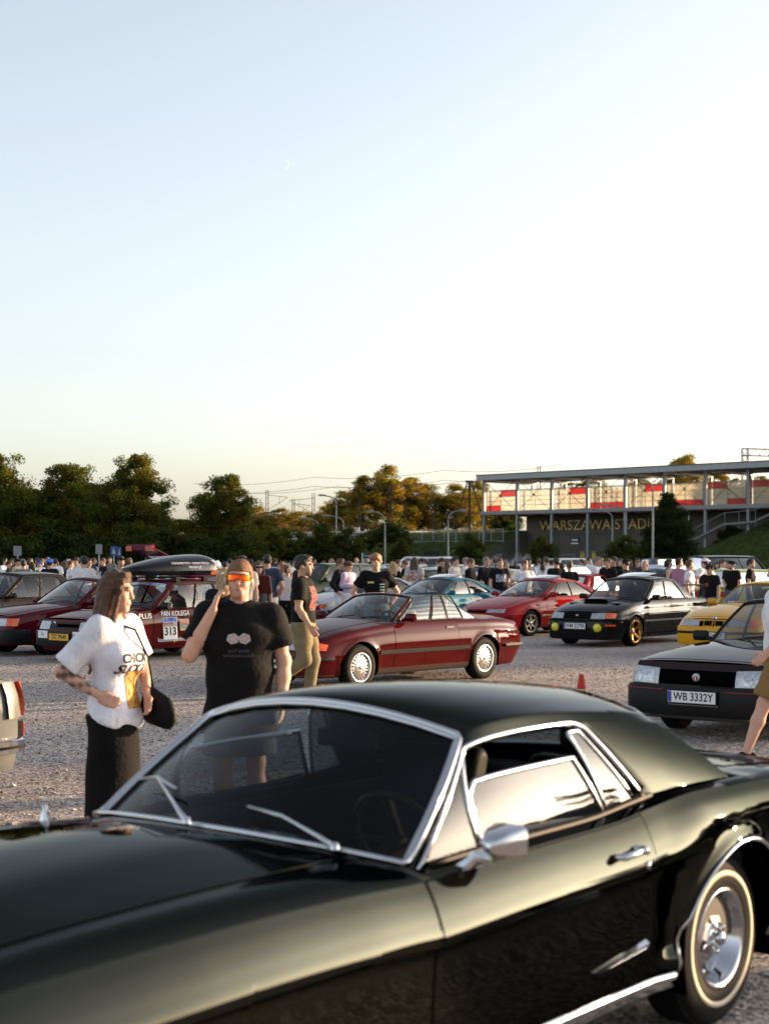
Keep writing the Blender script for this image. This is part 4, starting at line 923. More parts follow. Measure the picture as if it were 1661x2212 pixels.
        if band:
            e = y-sg*(w_/2-.022)
            MB().box((min(x, x+sg*.002), e-.02, z-h_/2+.004), (max(x, x+sg*.002), e+.02, z+h_/2-.004)).obj('plate_band', BLUEB, o)
        return o
    def badge(s, z, r=.03, mat=CHROME, q=0., rear=False, inner=None):
        sg = -1 if rear else 1; p = s.fr(q, z, rear)
        o = MB().lathe([(.001, sg*.014), (r*.8, sg*.014), (r, sg*.006), (r, -sg*.01)], 20, axis='x', c=(p[0]+sg*.004, p[1], z)).obj('badge', mat, s.root)
        if inner: MB().lathe([(.001, sg*.0155), (r*.62, sg*.0155), (r*.64, sg*.01)], 20, axis='x', c=(p[0]+sg*.004, p[1], z)).obj('badge_centre', inner, o)
    def sidestrip(s, x0, x1, z0, z1, off, mat, name='side_moulding'):
        for sd_ in (1, -1): s.side_panel(name, x0, x1, z0, z1, off, mat, sd_, nx=14, nz=2)
    def topz(s, x, y):
        x = np.asarray(x, float); y = np.asarray(y, float); zs = s.sh(x); ysh = s.y_at(x, zs); zc = s.top(x); u = 1-np.clip(np.abs(y)/ysh, 0, 1)
        z = zs+(zc-zs)*(1-(1-u)**s.sp.get('crownp', 2.2))
        return z+(s.sp['topf'](x, y) if 'topf' in s.sp else 0)
    def lid(s, name, x0, x1, y0, y1, off, mat, seam=.008, taper=1.0, n=20, parent=None, gap=True):
        """separate panel on the bonnet or boot with a dark gap round it"""
        def G(e, o):
            xs = np.linspace(x0-e, x1+e, n+1); f = np.linspace(0, 1, n+1); P = np.zeros((n+1, 17, 3))
            for i, x in enumerate(xs):
                k = 1+(taper-1)*f[i]; yy = np.linspace((y0-e)*k, (y1+e)*k, 17); z = s.topz(np.full(17, x), yy); P[i] = np.stack([s.dx(np.full(17, x), yy, z), yy, z+o], -1)
            return P
        if gap: MB().grid(G(seam, .0012)).obj(name+'_gap', DARK, s.root)
        P = G(0, .004); N = np.zeros_like(P); N[..., 2] = 1
        return s.panel(name, P, N, 0., mat, parent, .003)
    def spane(s, name, lo, hi, v0, v1, mat, side=1, inset=.008, trim=None, tr_=.008, nu=9, nv=7, parent=None, closed=True, skip_bottom=False):
        """glass in the side of the cabin: lo(v), hi(v) give its front and rear edges"""
        P = np.zeros((nu, nv, 3))
        for j, v in enumerate(np.linspace(v0, v1, nv)):
            sv = np.linspace(lo(v), hi(v), nu); P[:, j] = s.sidef(sv, np.full(nu, v))
        P[..., 1] -= inset; P[..., 1] *= side
        o = MB().grid(P).obj(name, mat, parent or s.root)
        if trim is not None:
            lp = [P[i, nv-1] for i in range(nu-1, -1, -1)]
            lp = [P[nu-1, j] for j in range(nv)]+lp[1:]+[P[0, j] for j in range(nv-2, -1, -1)]
            MB().tube(lp, tr_, 8).obj('window_trim', trim, o)
        return o
    def place(s, X, Y, th, label, cat='car', group=None):
        s.root.location = (X, Y, 0); s.root.rotation_euler = (0, 0, math.pi+R(th)); tag(s.root, label, cat, group); return s.root
# ------------------------------------------------------------------ the dark green coupe in front
def coupe():
    # metallic flake paint: an even low reflectance instead of a strong grazing one
    GREEN = pm('paint_dark_green', (.037, .0378, .031), .025, 1., 0, nz=.04, nscale=3); GREEN.node_tree.nodes['Principled BSDF'].inputs['Specular Tint'].default_value = (.42, .43, .44, 1)
    pa = pchip([(0, .885), (.08, .915), (.3, .945), (.55, .957), (.66, .964), (.695, .975), (.715, 1.0), (.735, .999), (.83, .979), (.92, .950), (1, .915)])
    pb = pchip([(0, .885), (.08, .915), (.3, .955), (.55, .985), (.7, .995), (.82, .988), (.92, .962), (1, .918)])
    def prof(X, T):
        k = sstep(-1.18, -.86, X); y = pb(T)*(1-k)+pa(T)*k
        sc_ = sstep(-.77, -.97, X)*(1-sstep(-.985, -1.01, X))*sstep(.14, .24, T)*(1-sstep(.60, .67, T))
        return y-.038*sc_
    def topf(x, y):
        ay = np.abs(y)
        return sstep(.45, .9, x)*(.014*np.exp(-((ay-.70)/.07)**2)+.010*np.exp(-(y/.30)**4))+sstep(-1.7, -1.9, x)*.012*np.exp(-((ay-.72)/.08)**2)
    sp = dict(wb=2.743, fdx=.26, xf=2.42, xr=-2.47, tr=.335, rr=.19, tw=.21, wy=.715, ar=.392, arf=.34, zr=.235, flare=.020, flaref=.0, wheel='magnum', whitewall=True, spoke=CHROME,
        half=[(-2.47, .78), (-2.2, .855), (-1.7, .895), (-1.3, .905), (-.8, .888), (0, .885), (.8, .885), (1.4, .885), (2.05, .865), (2.34, .84)],
        sh=[(-2.47, .87), (-2.0, .905), (-1.55, .93), (-1.15, .935), (-.85, .912), (-.55, .888), (0, .88), (.30, .872), (.5, .866), (.8, .878), (1.2, .885), (1.9, .87), (2.34, .83)],
        top=[(-2.47, .90), (-1.9, .945), (-1.5, .955), (-1.0, .93), (0, .92), (.43, .935), (.8, .945), (1.6, .925), (2.34, .86)],
        prof=prof, topf=topf, crownp=2.6, bowf=.05, bowr=.03, slf=[(.2, -.10), (.55, .03), (.85, -.02)], slr=[(.2, -.12), (.6, .0), (.9, .03)],
        xa=.465, xb=.0, xc=-1.24, xd=-1.62, railp=1.65, zroof=1.312, zroofr=1.285, rcrown=.085, rbulge=.052, yt=(.582, .54), ytb=.025, ins=.10, wsbow=.17, wtbow=.055, rsbow=.12, rtbow=.08, cowlz=.075,
        sbulge=.02, wins=[(.03, .66)], wt=(.03, .86), wsm=(.955, .03, .955), rsm=(.80, .12, .88), rbev=.045, nowin=True, dnz=44, sharp=50,
        xmust=list(np.arange(-1.06, -.72, .012)), wsglass=glassm('windscreen_glass', (.30, .37, .44), .42), trimr=.011)
    c = CarB('coupe', sp)
    c.body(GREEN, .035, 46, 14)
    c.green(GREEN, GLASSD, CHROME, n=14)
    c.interior(pm('black_vinyl', (.010, .010, .010), .5, nz=.2))
    for ch in c.root.children:
        if ch.name.startswith('steering_wheel'): ch.material_slots[0].link = 'OBJECT'; ch.material_slots[0].material = pm('wood_rim', (.07, .04, .018), .35)
    add_wheels(c.root, sp)
    c.doors(GREEN, [(-.74, .50)], .30, None, .79)
    c.lid('hood', .62, 2.26, -.58, .58, .004, GREEN); c.lid('trunk_lid', -2.40, -1.80, -.60, .60, .004, GREEN)
    c.lid('cowl_panel', .50, .605, -.60, .60, .003, GREEN, gap=False)
    for k in range(14):                                    # cowl vents
        y = -.52+k*.08; z = float(c.topz(.555, y)); MB().box((.535, y-.028, z+.002), (.575, y+.028, z+.0075)).obj('cowl_vent', DARK, c.root)
    s1 = lambda v: .19*(1-v)+.035*v
    for sd_ in (1, -1):
        c.spane('vent_window', lambda v: .034, lambda v: max(s1(v), .036), .03, .82, glassm('side_glass', (.30, .32, .33), .66), sd_, trim=CHROME, tr_=.009)
        g = c.spane('door_window', lambda v: s1(v)+.008+.035*max(0, (v-.50)/.08), lambda v: .548, .0, .575, glassm('side_glass', (.30, .32, .33), .66), sd_, trim=CHROME, tr_=.010)
        c.spane('quarter_window', lambda v: .560+.045*v, lambda v: .655-.012*v, .03, .80, glassm('side_glass', (.30, .32, .33), .66), sd_, trim=CHROME, tr_=.008)
        # bright moulding round the window opening and the drip rail
        pts = [c.sidef(np.array(.022), np.array(v)) for v in np.linspace(.0, .88, 12)]+[c.sidef(np.array(u), np.array(.885)) for u in np.linspace(.05, .62, 18)]
        pts += [c.sidef(np.array(.62+.045*math.sin(a)), np.array(.885-.09*(1-math.cos(a)))) for a in np.linspace(.2, 1.57, 5)]+[c.sidef(np.array(.665+.008*(1-v/.8)), np.array(v)) for v in np.linspace(.76, .04, 10)]
        pts = [np.array([p[0], (p[1]+.006)*sd_, p[2]+.002]) for p in pts]
        MB().tube(pts, .0088, 8).obj('drip_moulding', CHROME, c.root)
        # belt line lip at the door glass
        xs = np.linspace(.36, -.98, 16); P = [(x, sd_*(float(c.y_at(x, float(c.sh(x))))-.095), float(c.sh(x))+.004) for x in xs]; MB().tube(P, .012, 6).obj('belt_weatherstrip', BLACK, c.root)
        # wheel opening and rocker mouldings
        for hx in (-sp['wb']/2, c.hf):
            t = np.linspace(-.12, math.pi+.12, 34); xx = hx+(c.arx(hx)+.003)*np.cos(t); zz = sp['tr']+(c.arx(hx)+.003)*np.sin(t)
            MB().tube(c.S(xx, zz, sd_, .004), .009, 6).obj('wheel_arch_moulding', CHROME, c.root)
        h = sp['wb']/2
        P = np.zeros((20, 7, 3))
        for j, (zz, oo) in enumerate([(.236, .004), (.240, .018), (.255, .024), (.272, .018), (.282, .022), (.296, .016), (.300, .004)]): P[:, j] = c.S(np.linspace(-h+sp['ar']+.02, c.hf-sp['arf']-.02, 20), np.full(20, zz), sd_, oo)
        MB().grid(P, flip=sd_ < 0).obj('rocker_moulding', CHROME, c.root, auto=60)
        # the blade shaped ornament ahead of the rear wheel
        P = np.zeros((9, 4, 3))
        for i, f in enumerate(np.linspace(0, 1, 9)):
            x = -.40-.335*f; hw = .003+.017*f; zc_ = .405+.035*f
            for j, (q, oo) in enumerate([(-1, .004), (-.3, .024), (.5, .028), (1, .004)]): P[i, j] = c.S(np.array(x), np.array(zc_+hw*q), sd_, oo*.7)
        MB().grid(P, flip=sd_ > 0).obj('side_ornament', CHROME, c.root, auto=60)
        # door lock
        p = c.S(np.array(-.68), np.array(.735), sd_, .004); MB().lathe([(.001, sd_*.006), (.014, sd_*.005), (.016, -sd_*.004)], 14, c=tuple(p)).obj('door_lock', CHROME, c.root)
        # door handle: bridge shaped pull
        a = c.S(np.array(-.64), np.array(.795), sd_, .004); b = c.S(np.array(-.47), np.array(.790), sd_, .004)
        hm = MB().tube([a, a+np.array([.02, sd_*.035, .004]), (a+b)/2+np.array([0, sd_*.045, .004]), b+np.array([-.03, sd_*.036, 0]), b], [.012, .014, .012, .014, .011], 8)
        hm.lathe([(.001, sd_*.05), (.014, sd_*.048), (.016, 0)], 12, c=tuple(a+np.array([.015, 0, 0]))); hm.obj('door_handle', CHROME, c.root)
    # mirror with tapered cone housing on the driver's door
    b = c.S(np.array(.27), np.array(.855), 1, 0.); b[1] -= .03; b[2] = .868
    hd = b+np.array([-.04, .100, .080])
    m = MB(); m.tube([b+np.array([.02, -.02, -.02]), b+np.array([.0, .04, .035]), hd+np.array([.02, -.02, -.05])], [.030, .020, .018], 8)
    m.bar(b+np.array([.05, 0, -.012]), b+np.array([-.05, .005, -.012]), .05, .03)
    def ring(x, hw, hh, cz=0.): return [(hd[0]+x, hd[1]+hw*math.copysign(abs(math.cos(t))**.4, math.cos(t)), hd[2]+cz+hh*math.copysign(abs(math.sin(t))**.4, math.sin(t))) for t in np.linspace(0, 2*math.pi, 17)[:-1]]
    rg = np.array([ring(.075, .016, .012, -.005), ring(.062, .03, .024, -.003), ring(.018, .052, .040), ring(-.038, .066, .049), ring(-.047, .068, .051), ring(-.050, .063, .046)])
    rg = np.concatenate([rg, rg[:, :1]], 1); m.grid(rg); m.add(rg[0, :-1], [tuple(range(16))])
    mo = m.obj('side_mirror', CHROME, c.root, auto=40)
    gl = np.array(ring(-.0485, .062, .045)); MB().add(gl, [tuple(range(16))[::-1]]).obj('mirror_glass', CHROME, mo)
    # windscreen trim (wide), wipers, inside mirror, antenna
    for nm, lo, hi in (('a', 0, 1),):
        lp = [c.ws(np.array(a), np.array(.015))+np.array([.008, 0, .008]) for a in np.linspace(-.985, .985, 25)]+[c.ws(np.array(.985), np.array(v))+np.array([.004, .006, .006]) for v in np.linspace(.05, .95, 12)]
        lp += [c.ws(np.array(a), np.array(.985))+np.array([.006, 0, .006]) for a in np.linspace(.975, -.975, 25)]+[c.ws(np.array(-.985), np.array(v))+np.array([.004, -.006, .006]) for v in np.linspace(.95, .05, 12)]
        lp = [np.array([p[0], p[1], max(p[2], float(c.topz(p[0], p[1]))+.010)]) if p[0] > .2 else p for p in lp]
        MB().tube(lp, .0095, 8, closed=True).obj('windshield_moulding', CHROME, c.root)
    W = lambda a, t, o=.02: c.ws(np.array(float(a)), np.array(float(t)))+np.array([o*.6, 0, o*.8])
    for (pv, ae, at_, b0, b0t, b1, b1t) in ((-.02, -.52, .26, -.76, .29, -.30, .20), (.74, .42, .12, .22, .15, .64, .06)):
        p0 = W(pv, -.04, .03); p0[2] = max(p0[2], float(c.topz(p0[0], p0[1]))+.02); p1 = W(ae, at_, .045)
        wm_ = MB().tube([p0, p0+(p1-p0)*.25+np.array([.01, 0, .012]), p1], [.011, .007, .005], 8); wm_.lathe([(.001, .02), (.013, .016), (.016, 0)], 12, axis='z', c=tuple(p0))
        o = wm_.obj('wiper', CHROME, c.root)
        MB().tube([W(b0, b0t, .03), W(ae, at_, .042), W(b1, b1t, .03)], [.004, .007, .004], 6).obj('wiper_blade', DCHROME, o)
    MB().box((-.12, -.13, 1.135), (-.085, .13, 1.195)).tube([(-.06, 0, 1.235), (-.10, 0, 1.17)], .008, 6).obj('inside_mirror', BLACK, c.root, auto=30)
    az = float(c.topz(.66, -.74)); am = MB().lathe([(.022, -.01), (.020, .012), (.010, .035), (.006, .06), (.001, .062)], 12, axis='z', c=(.66, -.74, az)); am.tube([(.66, -.74, az+.05), (.66, -.74, az+.09)], .003, 5)
    am.obj('antenna', CHROME, c.root)
    # front end: grille, headlights, bumpers (out of the picture but part of the car)
    c.fpatch('grille', -.52, .52, .50, .74, .004, DARK, nq=12)
    for sg in (1, -1):
        p = c.fr(sg*.66, .66); MB().lathe([(.001, .02), (.08, .012), (.092, .0), (.10, -.02)], 24, axis='x', c=tuple(p)).obj('headlight', HLENS, c.root)
        q = c.fr(sg*.62, .70, True)
        for dy in (-.09, 0, .09): MB().box((q[0]-.012, q[1]+dy-.025, .60), (q[0]+.02, q[1]+dy+.025, .80)).obj('tail_light', REDL, c.root)
    c.bumper('front_bumper', .40, .50, .05, CHROME); c.bumper('rear_bumper', .42, .52, .05, CHROME, True)
    c.wipers_done = True
    th = 50.82; cs, sn = math.cos(R(th)), math.sin(R(th))
    hx = -sp['wb']/2
    c.place(.673+hx*cs, 6.437+hx*sn, th, 'dark green classic coupe with chrome trim and whitewall tyres filling the foreground')
    # the fit gives the rear axle; the root sits between the axles
    c.root.location = (.673-sp['wb']/2*cs, 6.437-sp['wb']/2*sn, 0)
    return c
COUPE = coupe()
# ------------------------------------------------------------------ parked cars of the near rows
ST = dict(zr=.19, ar=.355, tr=.305, wy=.715, flare=.012)
def e36(name, PAINT, cab=False):
    sp = dict(ST, wb=2.70, xf=2.10, xr=-2.32, tr=.312, ar=.36, wy=.735, rr=.20, wheel='multi' if cab else 'eight',
        half=[(-2.32, .72), (-2.18, .80), (-1.8, .84), (-1.35, .855), (0, .855), (1.35, .85), (1.85, .81), (2.03, .75), (2.10, .68)],
        sh=[(-2.32, .82), (-1.9, .88), (-.9, .905), (.5, .90), (1.3, .845), (2.10, .69)],
        top=[(-2.32, .86), (-1.9, .945), (-1.3, .965), (.6, .965), (1.2, .905), (1.8, .80), (2.10, .71)],
        prof=[(0, .90), (.06, .93), (.34, .975), (.36, .982), (.5, 1.0), (.80, .985), (.83, .972), (.93, .955), (1, .915)],
        slf=[(.2, -.08), (.45, .05), (.70, -.05)], slr=[(.2, -.12), (.5, .02), (.9, -.06)], bowf=.12, bowr=.06,
        xa=.62, xb=-.02, xc=-.95, xd=-1.55, zroof=1.335, rcrown=.06, yt=(.56, .55), ins=.06, wsbow=.16, wins=[(.07, .43), (.46, .85)], seatmat=BEIGE if cab else INTER)
    if cab: sp.update(cabrio=True, open=False, zroof=1.31, rcrown=.05, wsm=(.93, .04, .93), xb=.0, xd=-1.25)
    c = CarB(name, sp); c.body(PAINT, .05, 22, 8); c.green(PAINT, GLASS, BLACK); c.interior(INTER); add_wheels(c.root, sp)
    c.doors(PAINT, [(-.72, .66)] if cab else [(-.62, .66)], .27, BLACK, .80, .008)
    c.sidestrip(-.98, .98, .475, .53, .012, pm('dark_trim', (.012, .014, .013), .7, spec=.1))
    c.sidestrip(-.98, .98, .195, .28, .006, pm('skirt_trim', (.035, .02, .018), .8, spec=.1) if cab else PAINT, 'sill_trim')
    c.fpatch('grille', -.47, .47, .565, .66, .003, DARK)
    for sg in (1, -1):
        k = c.fpatch('kidney_grille', sg*.018, sg*.20, .555, .675, .016, CHROME if cab else PAINT); c.fpatch('grille_insert', sg*.032, sg*.186, .57, .66, .019, DARK, parent=k)
        for q in np.linspace(.05, .17, 5): c.fpatch('grille_bar', sg*q, sg*(q+.008), .572, .658, .022, BLACK, parent=k, nq=1)
        c.fpatch('headlight', sg*.29, sg*.66, .565, .67, .008, HLENS, z1b=.68)
        c.fpatch('indicator', sg*.67, sg*.90, .565, .68, .010, AMBER, z1b=.64)
        c.fpatch('fog_light', sg*.40, sg*.58, .275, .335, .045, YLENS if cab else DARK)
        c.fpatch('tail_light', sg*.36, sg*.80, .62, .76, .008, REDL, True)
    c.bumper('front_bumper', .22, .53, .035, PAINT if not cab else pm('paint_dark_red_bumper', (.05, .005, .004), .35, .1, .6)); c.bumper('bumper_strip', .43, .475, .048, BLACK)
    c.bumper('rear_bumper', .24, .56, .04, PAINT); c.bumper('rear_bumper_strip', .47, .515, .052, BLACK, True)
    if not cab:
        c.fpatch('intake', -.50, -.16, .27, .33, .045, DARK); c.fpatch('intake', .16, .36, .27, .33, .045, DARK)
    c.badge(.705, .038, CHROME, inner=BLUEB); c.mirror(PAINT, .40); c.wipers()
    c.lid('hood', .70, 2.0, -.60, .60, .003, PAINT, taper=.86); c.lid('boot_lid', -2.25, -1.72, -.60, .60, .003, PAINT)
    if cab:
        c.plate('WI 21740', .38, y=0., off=.06); 
        for sd_ in (1, -1):
            g = glassm('cabrio_glass', (.55, .56, .54), 2.2)
            c.spane('door_window', lambda v: .055, lambda v: .655-.03*v, .0, .90, g, sd_, trim=BLACK, tr_=.009)
            c.spane('quarter_window', lambda v: .672-.02*v, lambda v: 1.03-.36*v**1.3, .0, .90, g, sd_, trim=BLACK, tr_=.007)
        c.lid('soft_top_cover', -1.72, -1.22, -.62, .62, .012, pm('soft_top', (.16, .12, .10), .7), gap=False)
        MB().box((-.02, -.11, 1.16), (.02, .11, 1.22)).tube([(.06, 0, 1.255), (0, 0, 1.20)], .008, 6).obj('inside_mirror', BLACK, c.root)
        MB().tube([(.02, 0, 1.16), (.02, 0, 1.06)], .003, 4).lathe([(.001, .0), (.022, .01), (.02, .05), (.001, .06)], 8, axis='z', c=(.02, 0, 1.0)).obj('hanging_tag', REDP, c.root)
    return c
c = e36('convertible', paint('dark_red', (.048, .0025, .0025), .25), True)
c.place(-.02, 22.47, 47.4, 'dark red open convertible with silver multi spoke wheels parked behind the green coupe')
YELLOW = paint('yellow', (.62, .30, .012), .05)
c = e36('yellow_coupe', YELLOW); c.plate('LU 2403P', .40, y=.0, off=.06); c.place(7.35, 29.6, 52.5, 'yellow coupe with black bumper strip at the right edge')
text('window_sticker', 'amfc stance', .07, WHITE, c.root, frame(tuple(c.ws(np.array(-.35), np.array(.10))+np.array([.012, 0, .012])), (0, 1, 0), (-.75, 0, .65)))

def calibra(name, PAINT, trim=None, six=True):
    sp = dict(ST, wb=2.60, xf=2.10, xr=-2.30, tr=.30, ar=.345, rr=.205, wheel='six' if six else 'eight', spoke=pm('bronze_alloy', (.20, .18, .15), .4, .9),
        half=[(-2.30, .68), (-2.1, .78), (-1.7, .83), (-1.3, .845), (0, .845), (1.3, .84), (1.8, .79), (2.02, .70), (2.10, .60)],
        sh=[(-2.30, .86), (-1.9, .91), (-1.2, .925), (-.2, .90), (.7, .885), (1.3, .82), (2.10, .63)],
        top=[(-2.30, .90), (-1.9, .965), (-1.5, .98), (.6, .955), (1.2, .88), (1.8, .74), (2.10, .64)],
        prof=[(0, .90), (.08, .94), (.36, .985), (.55, 1.0), (.66, .995), (.68, .985), (.9, .95), (1, .91)],
        slf=[(.2, -.06), (.45, .06), (.65, -.04)], slr=[(.2, -.1), (.5, .02), (.95, -.06)], bowf=.20, bowr=.10,
        xa=.80, xb=.05, xc=-.80, xd=-1.85, zroof=1.31, rcrown=.055, rbulge=.035, yt=(.55, .52), ytb=.03, ins=.05, wsbow=.20, rsbow=.16, wins=[(.05, .14), (.152, .44), (.455, .76)], wt=(.05, .88))
    c = CarB(name, sp); c.body(PAINT, .055, 20, 8); c.green(PAINT, GLASS, BLACK); c.interior(); add_wheels(c.root, sp)
    c.doors(PAINT, [(-.55, .72)], .25, BLACK, .78); c.sidestrip(-.93, .93, .46, .50, .012, trim or PAINT)
    c.sidestrip(-.93, .93, .19, .225, .012, BLACK, 'sill_trim')
    for sg in (1, -1):
        c.fpatch('headlight', sg*.30, sg*.74, .555, .625, .010, HLENS, z1b=.64)
        c.fpatch('tail_light', sg*.36, sg*.85, .66, .80, .008, REDL, True)
        c.fpatch('side_repeater', sg*.86, sg*1.05, .44, .475, .03, BLACK)
    c.fpatch('grille', -.27, .27, .555, .60, .008, DARK); c.fpatch('intake', -.45, .45, .26, .33, .035, DARK)
    c.bumper('front_bumper', .20, .53, .03, PAINT); c.bumper('rear_bumper', .22, .55, .03, PAINT, True)
    c.lid('hood', .92, 2.02, -.60, .60, .003, PAINT, taper=.78); c.mirror(PAINT, .58); c.wipers()
    z = float(c.topz(2.03, 0)); MB().tube([(2.14+.022*math.cos(t), .035*math.sin(t), z+.012) for t in np.linspace(0, 2*math.pi, 13)[:-1]], .005, 5, closed=True).obj('badge', CHROME, c.root)
    # tilted glass sunroof
    P = c.rooff(*np.meshgrid(np.linspace(-.62, .62, 9), np.linspace(.10, .55, 7), indexing='ij')); f = np.linspace(.008, .055, 7); P[..., 2] += f; N = np.zeros_like(P); N[..., 2] = 1
    c.panel('sunroof', P, N, .006, pm('sunroof_glass', (.02, .02, .022), .05, 0, 1.0) if PAINT else None)
    return c
c = calibra('red_coupe', paint('bright_red', (.26, .006, .006), .1), pm('gold_trim', (.30, .24, .12), .4, .3)); c.place(3.72, 36.9, 46.1, 'bright red coupe with dark six spoke wheels and tilted sunroof')
c = calibra('teal_coupe', paint('teal', (.008, .10, .16), .35), None, False); c.place(1.37, 38.8, 50.0, 'teal blue coupe with raised sunroof behind the dark red convertible')

def rally_sedan():
    P_ = paint('black', (.006, .006, .007), .1)
    GOLD = pm('gold_alloy', (.42, .22, .05), .25, 1.0)
    sp = dict(ST, wb=2.52, xf=2.05, xr=-2.22, tr=.307, ar=.35, rr=.225, tw=.215, wheel='five', spoke=GOLD, wy=.735,
        half=[(-2.22, .72), (-2.05, .79), (-1.6, .84), (-1.2, .85), (0, .845), (1.2, .85), (1.75, .81), (1.95, .74), (2.05, .66)],
        sh=[(-2.22, .88), (-1.8, .925), (-1.2, .935), (0, .925), (.7, .92), (1.3, .87), (2.05, .70)],
        top=[(-2.22, .92), (-1.9, .99), (-1.5, .995), (.6, .985), (1.2, .935), (1.8, .82), (2.05, .73)],
        prof=[(0, .90), (.08, .94), (.36, .985), (.55, 1.0), (.70, .995), (.72, .982), (.9, .955), (1, .915)],
        slf=[(.2, -.03), (.45, .05), (.72, -.06)], slr=[(.2, -.1), (.5, .02), (.95, -.06)], bowf=.14, bowr=.06,
        xa=.72, xb=.08, xc=-.85, xd=-1.50, zroof=1.40, rcrown=.05, rbulge=.03, yt=(.57, .56), ins=.05, wsbow=.18, wins=[(.06, .40), (.415, .80)], wt=(.05, .88))
    c = CarB('black_sedan', sp); c.body(P_, .055, 20, 8); c.green(P_, glassm('sedan_glass', (.5, .52, .52), 1.15), BLACK); c.interior(); add_wheels(c.root, sp)
    c.doors(P_, [(-.28, .72), (-1.02, -.30)], .26, CHROME, .79); c.sidestrip(-.88, .88, .50, .53, .010, pm('worn_trim', (.10, .09, .08), .3))
    c.sidestrip(-.90, .90, .17, .25, .02, P_, 'side_skirt')
    for sg in (1, -1):
        c.fpatch('headlight', sg*.33, sg*.63, .575, .685, .010, HLENS, z1b=.70); c.fpatch('indicator', sg*.635, sg*.88, .585, .70, .010, AMBER, z1b=.68)
        p = c.fr(sg*.50, .40); MB().lathe([(.001, .05), (.06, .045), (.088, .02), (.092, -.02)], 22, axis='x', c=(p[0]+.025, p[1], .40)).obj('fog_light', YLENS, c.root)
        c.fpatch('side_marker', sg*.66, sg*.88, .435, .465, .04, AMBER); c.fpatch('tail_light', sg*.36, sg*.85, .66, .80, .008, REDL, True)
    c.fpatch('grille', -.31, .31, .585, .685, .006, DARK); 
    for zz in (.61, .645): c.fpatch('grille_bar', -.31, .31, zz, zz+.01, .012, BLACK)
    c.badge(.635, .032, CHROME, inner=REDP)
    c.bumper('front_bumper', .17, .55, .035, P_); c.bumper('bumper_lip', .53, .56, .055, P_); c.bumper('splitter', .15, .185, .06, P_); c.fpatch('intake', -.36, .36, .24, .33, .042, DARK)
    c.bumper('rear_bumper', .22, .56, .035, P_, True); c.plate('WM 2279K', .43, off=.05); c.mirror(BLACK, .50); c.wipers()
    c.lid('hood', .85, 1.98, -.62, .62, .003, P_, taper=.82)
    # bonnet scoop and vents
    z0 = float(c.topz(1.15, 0)); sm = MB(); pts = []
    for i, x in enumerate(np.linspace(.88, 1.42, 7)):
        zz = float(c.topz(x, 0)); hh = .065*math.sin(min(1, (i+.6)/6.2*1.25)*1.57); pts.append([(x+.04, y, zz+.003+hh*(1-(y/.32)**4)) for y in np.linspace(-.32, .32, 11)])
    sm.grid(np.array(pts)); sm.obj('bonnet_scoop', P_, c.root)
    MB().box((1.445, -.27, float(c.topz(1.42, 0))+.008), (1.47, .27, float(c.topz(1.42, 0))+.056)).obj('scoop_mouth', DARK, c.root)
    for sg in (1, -1):
        z = float(c.topz(1.50, .47)); MB().box((1.42, sg*.47-.11, z-.01), (1.54, sg*.47+.11, z+.012)).obj('bonnet_vent', DARK, c.root)
    P = c.rooff(*np.meshgrid(np.linspace(-.62, .62, 9), np.linspace(.12, .60, 7), indexing='ij')); P[..., 2] += np.linspace(.008, .07, 7); N = np.zeros_like(P); N[..., 2] = 1
    c.panel('sunroof', P, N, .006, pm('sunroof_glass', (.02, .02, .022), .05, 0, 1.0))
    # rear wing
    wg = MB(); prof = [(-.20, .0), (-.17, .025), (0, .035), (.06, .02), (.07, .005), (0, -.005)]
    wg.prism([(-1.98+a, 1.20+b) for a, b in prof], -.66, .66)
    for sg in (1, -1): wg.prism([(-2.16, 1.22), (-1.92, 1.23), (-1.88, .96), (-2.05, .96)], sg*.66-.03, sg*.66+.03)
    wg.obj('rear_wing', P_, c.root, auto=40)
    c.place(5.31, 32.9, 50.8, 'black sports sedan with gold wheels, yellow fog lights and rear wing')
rally_sedan()

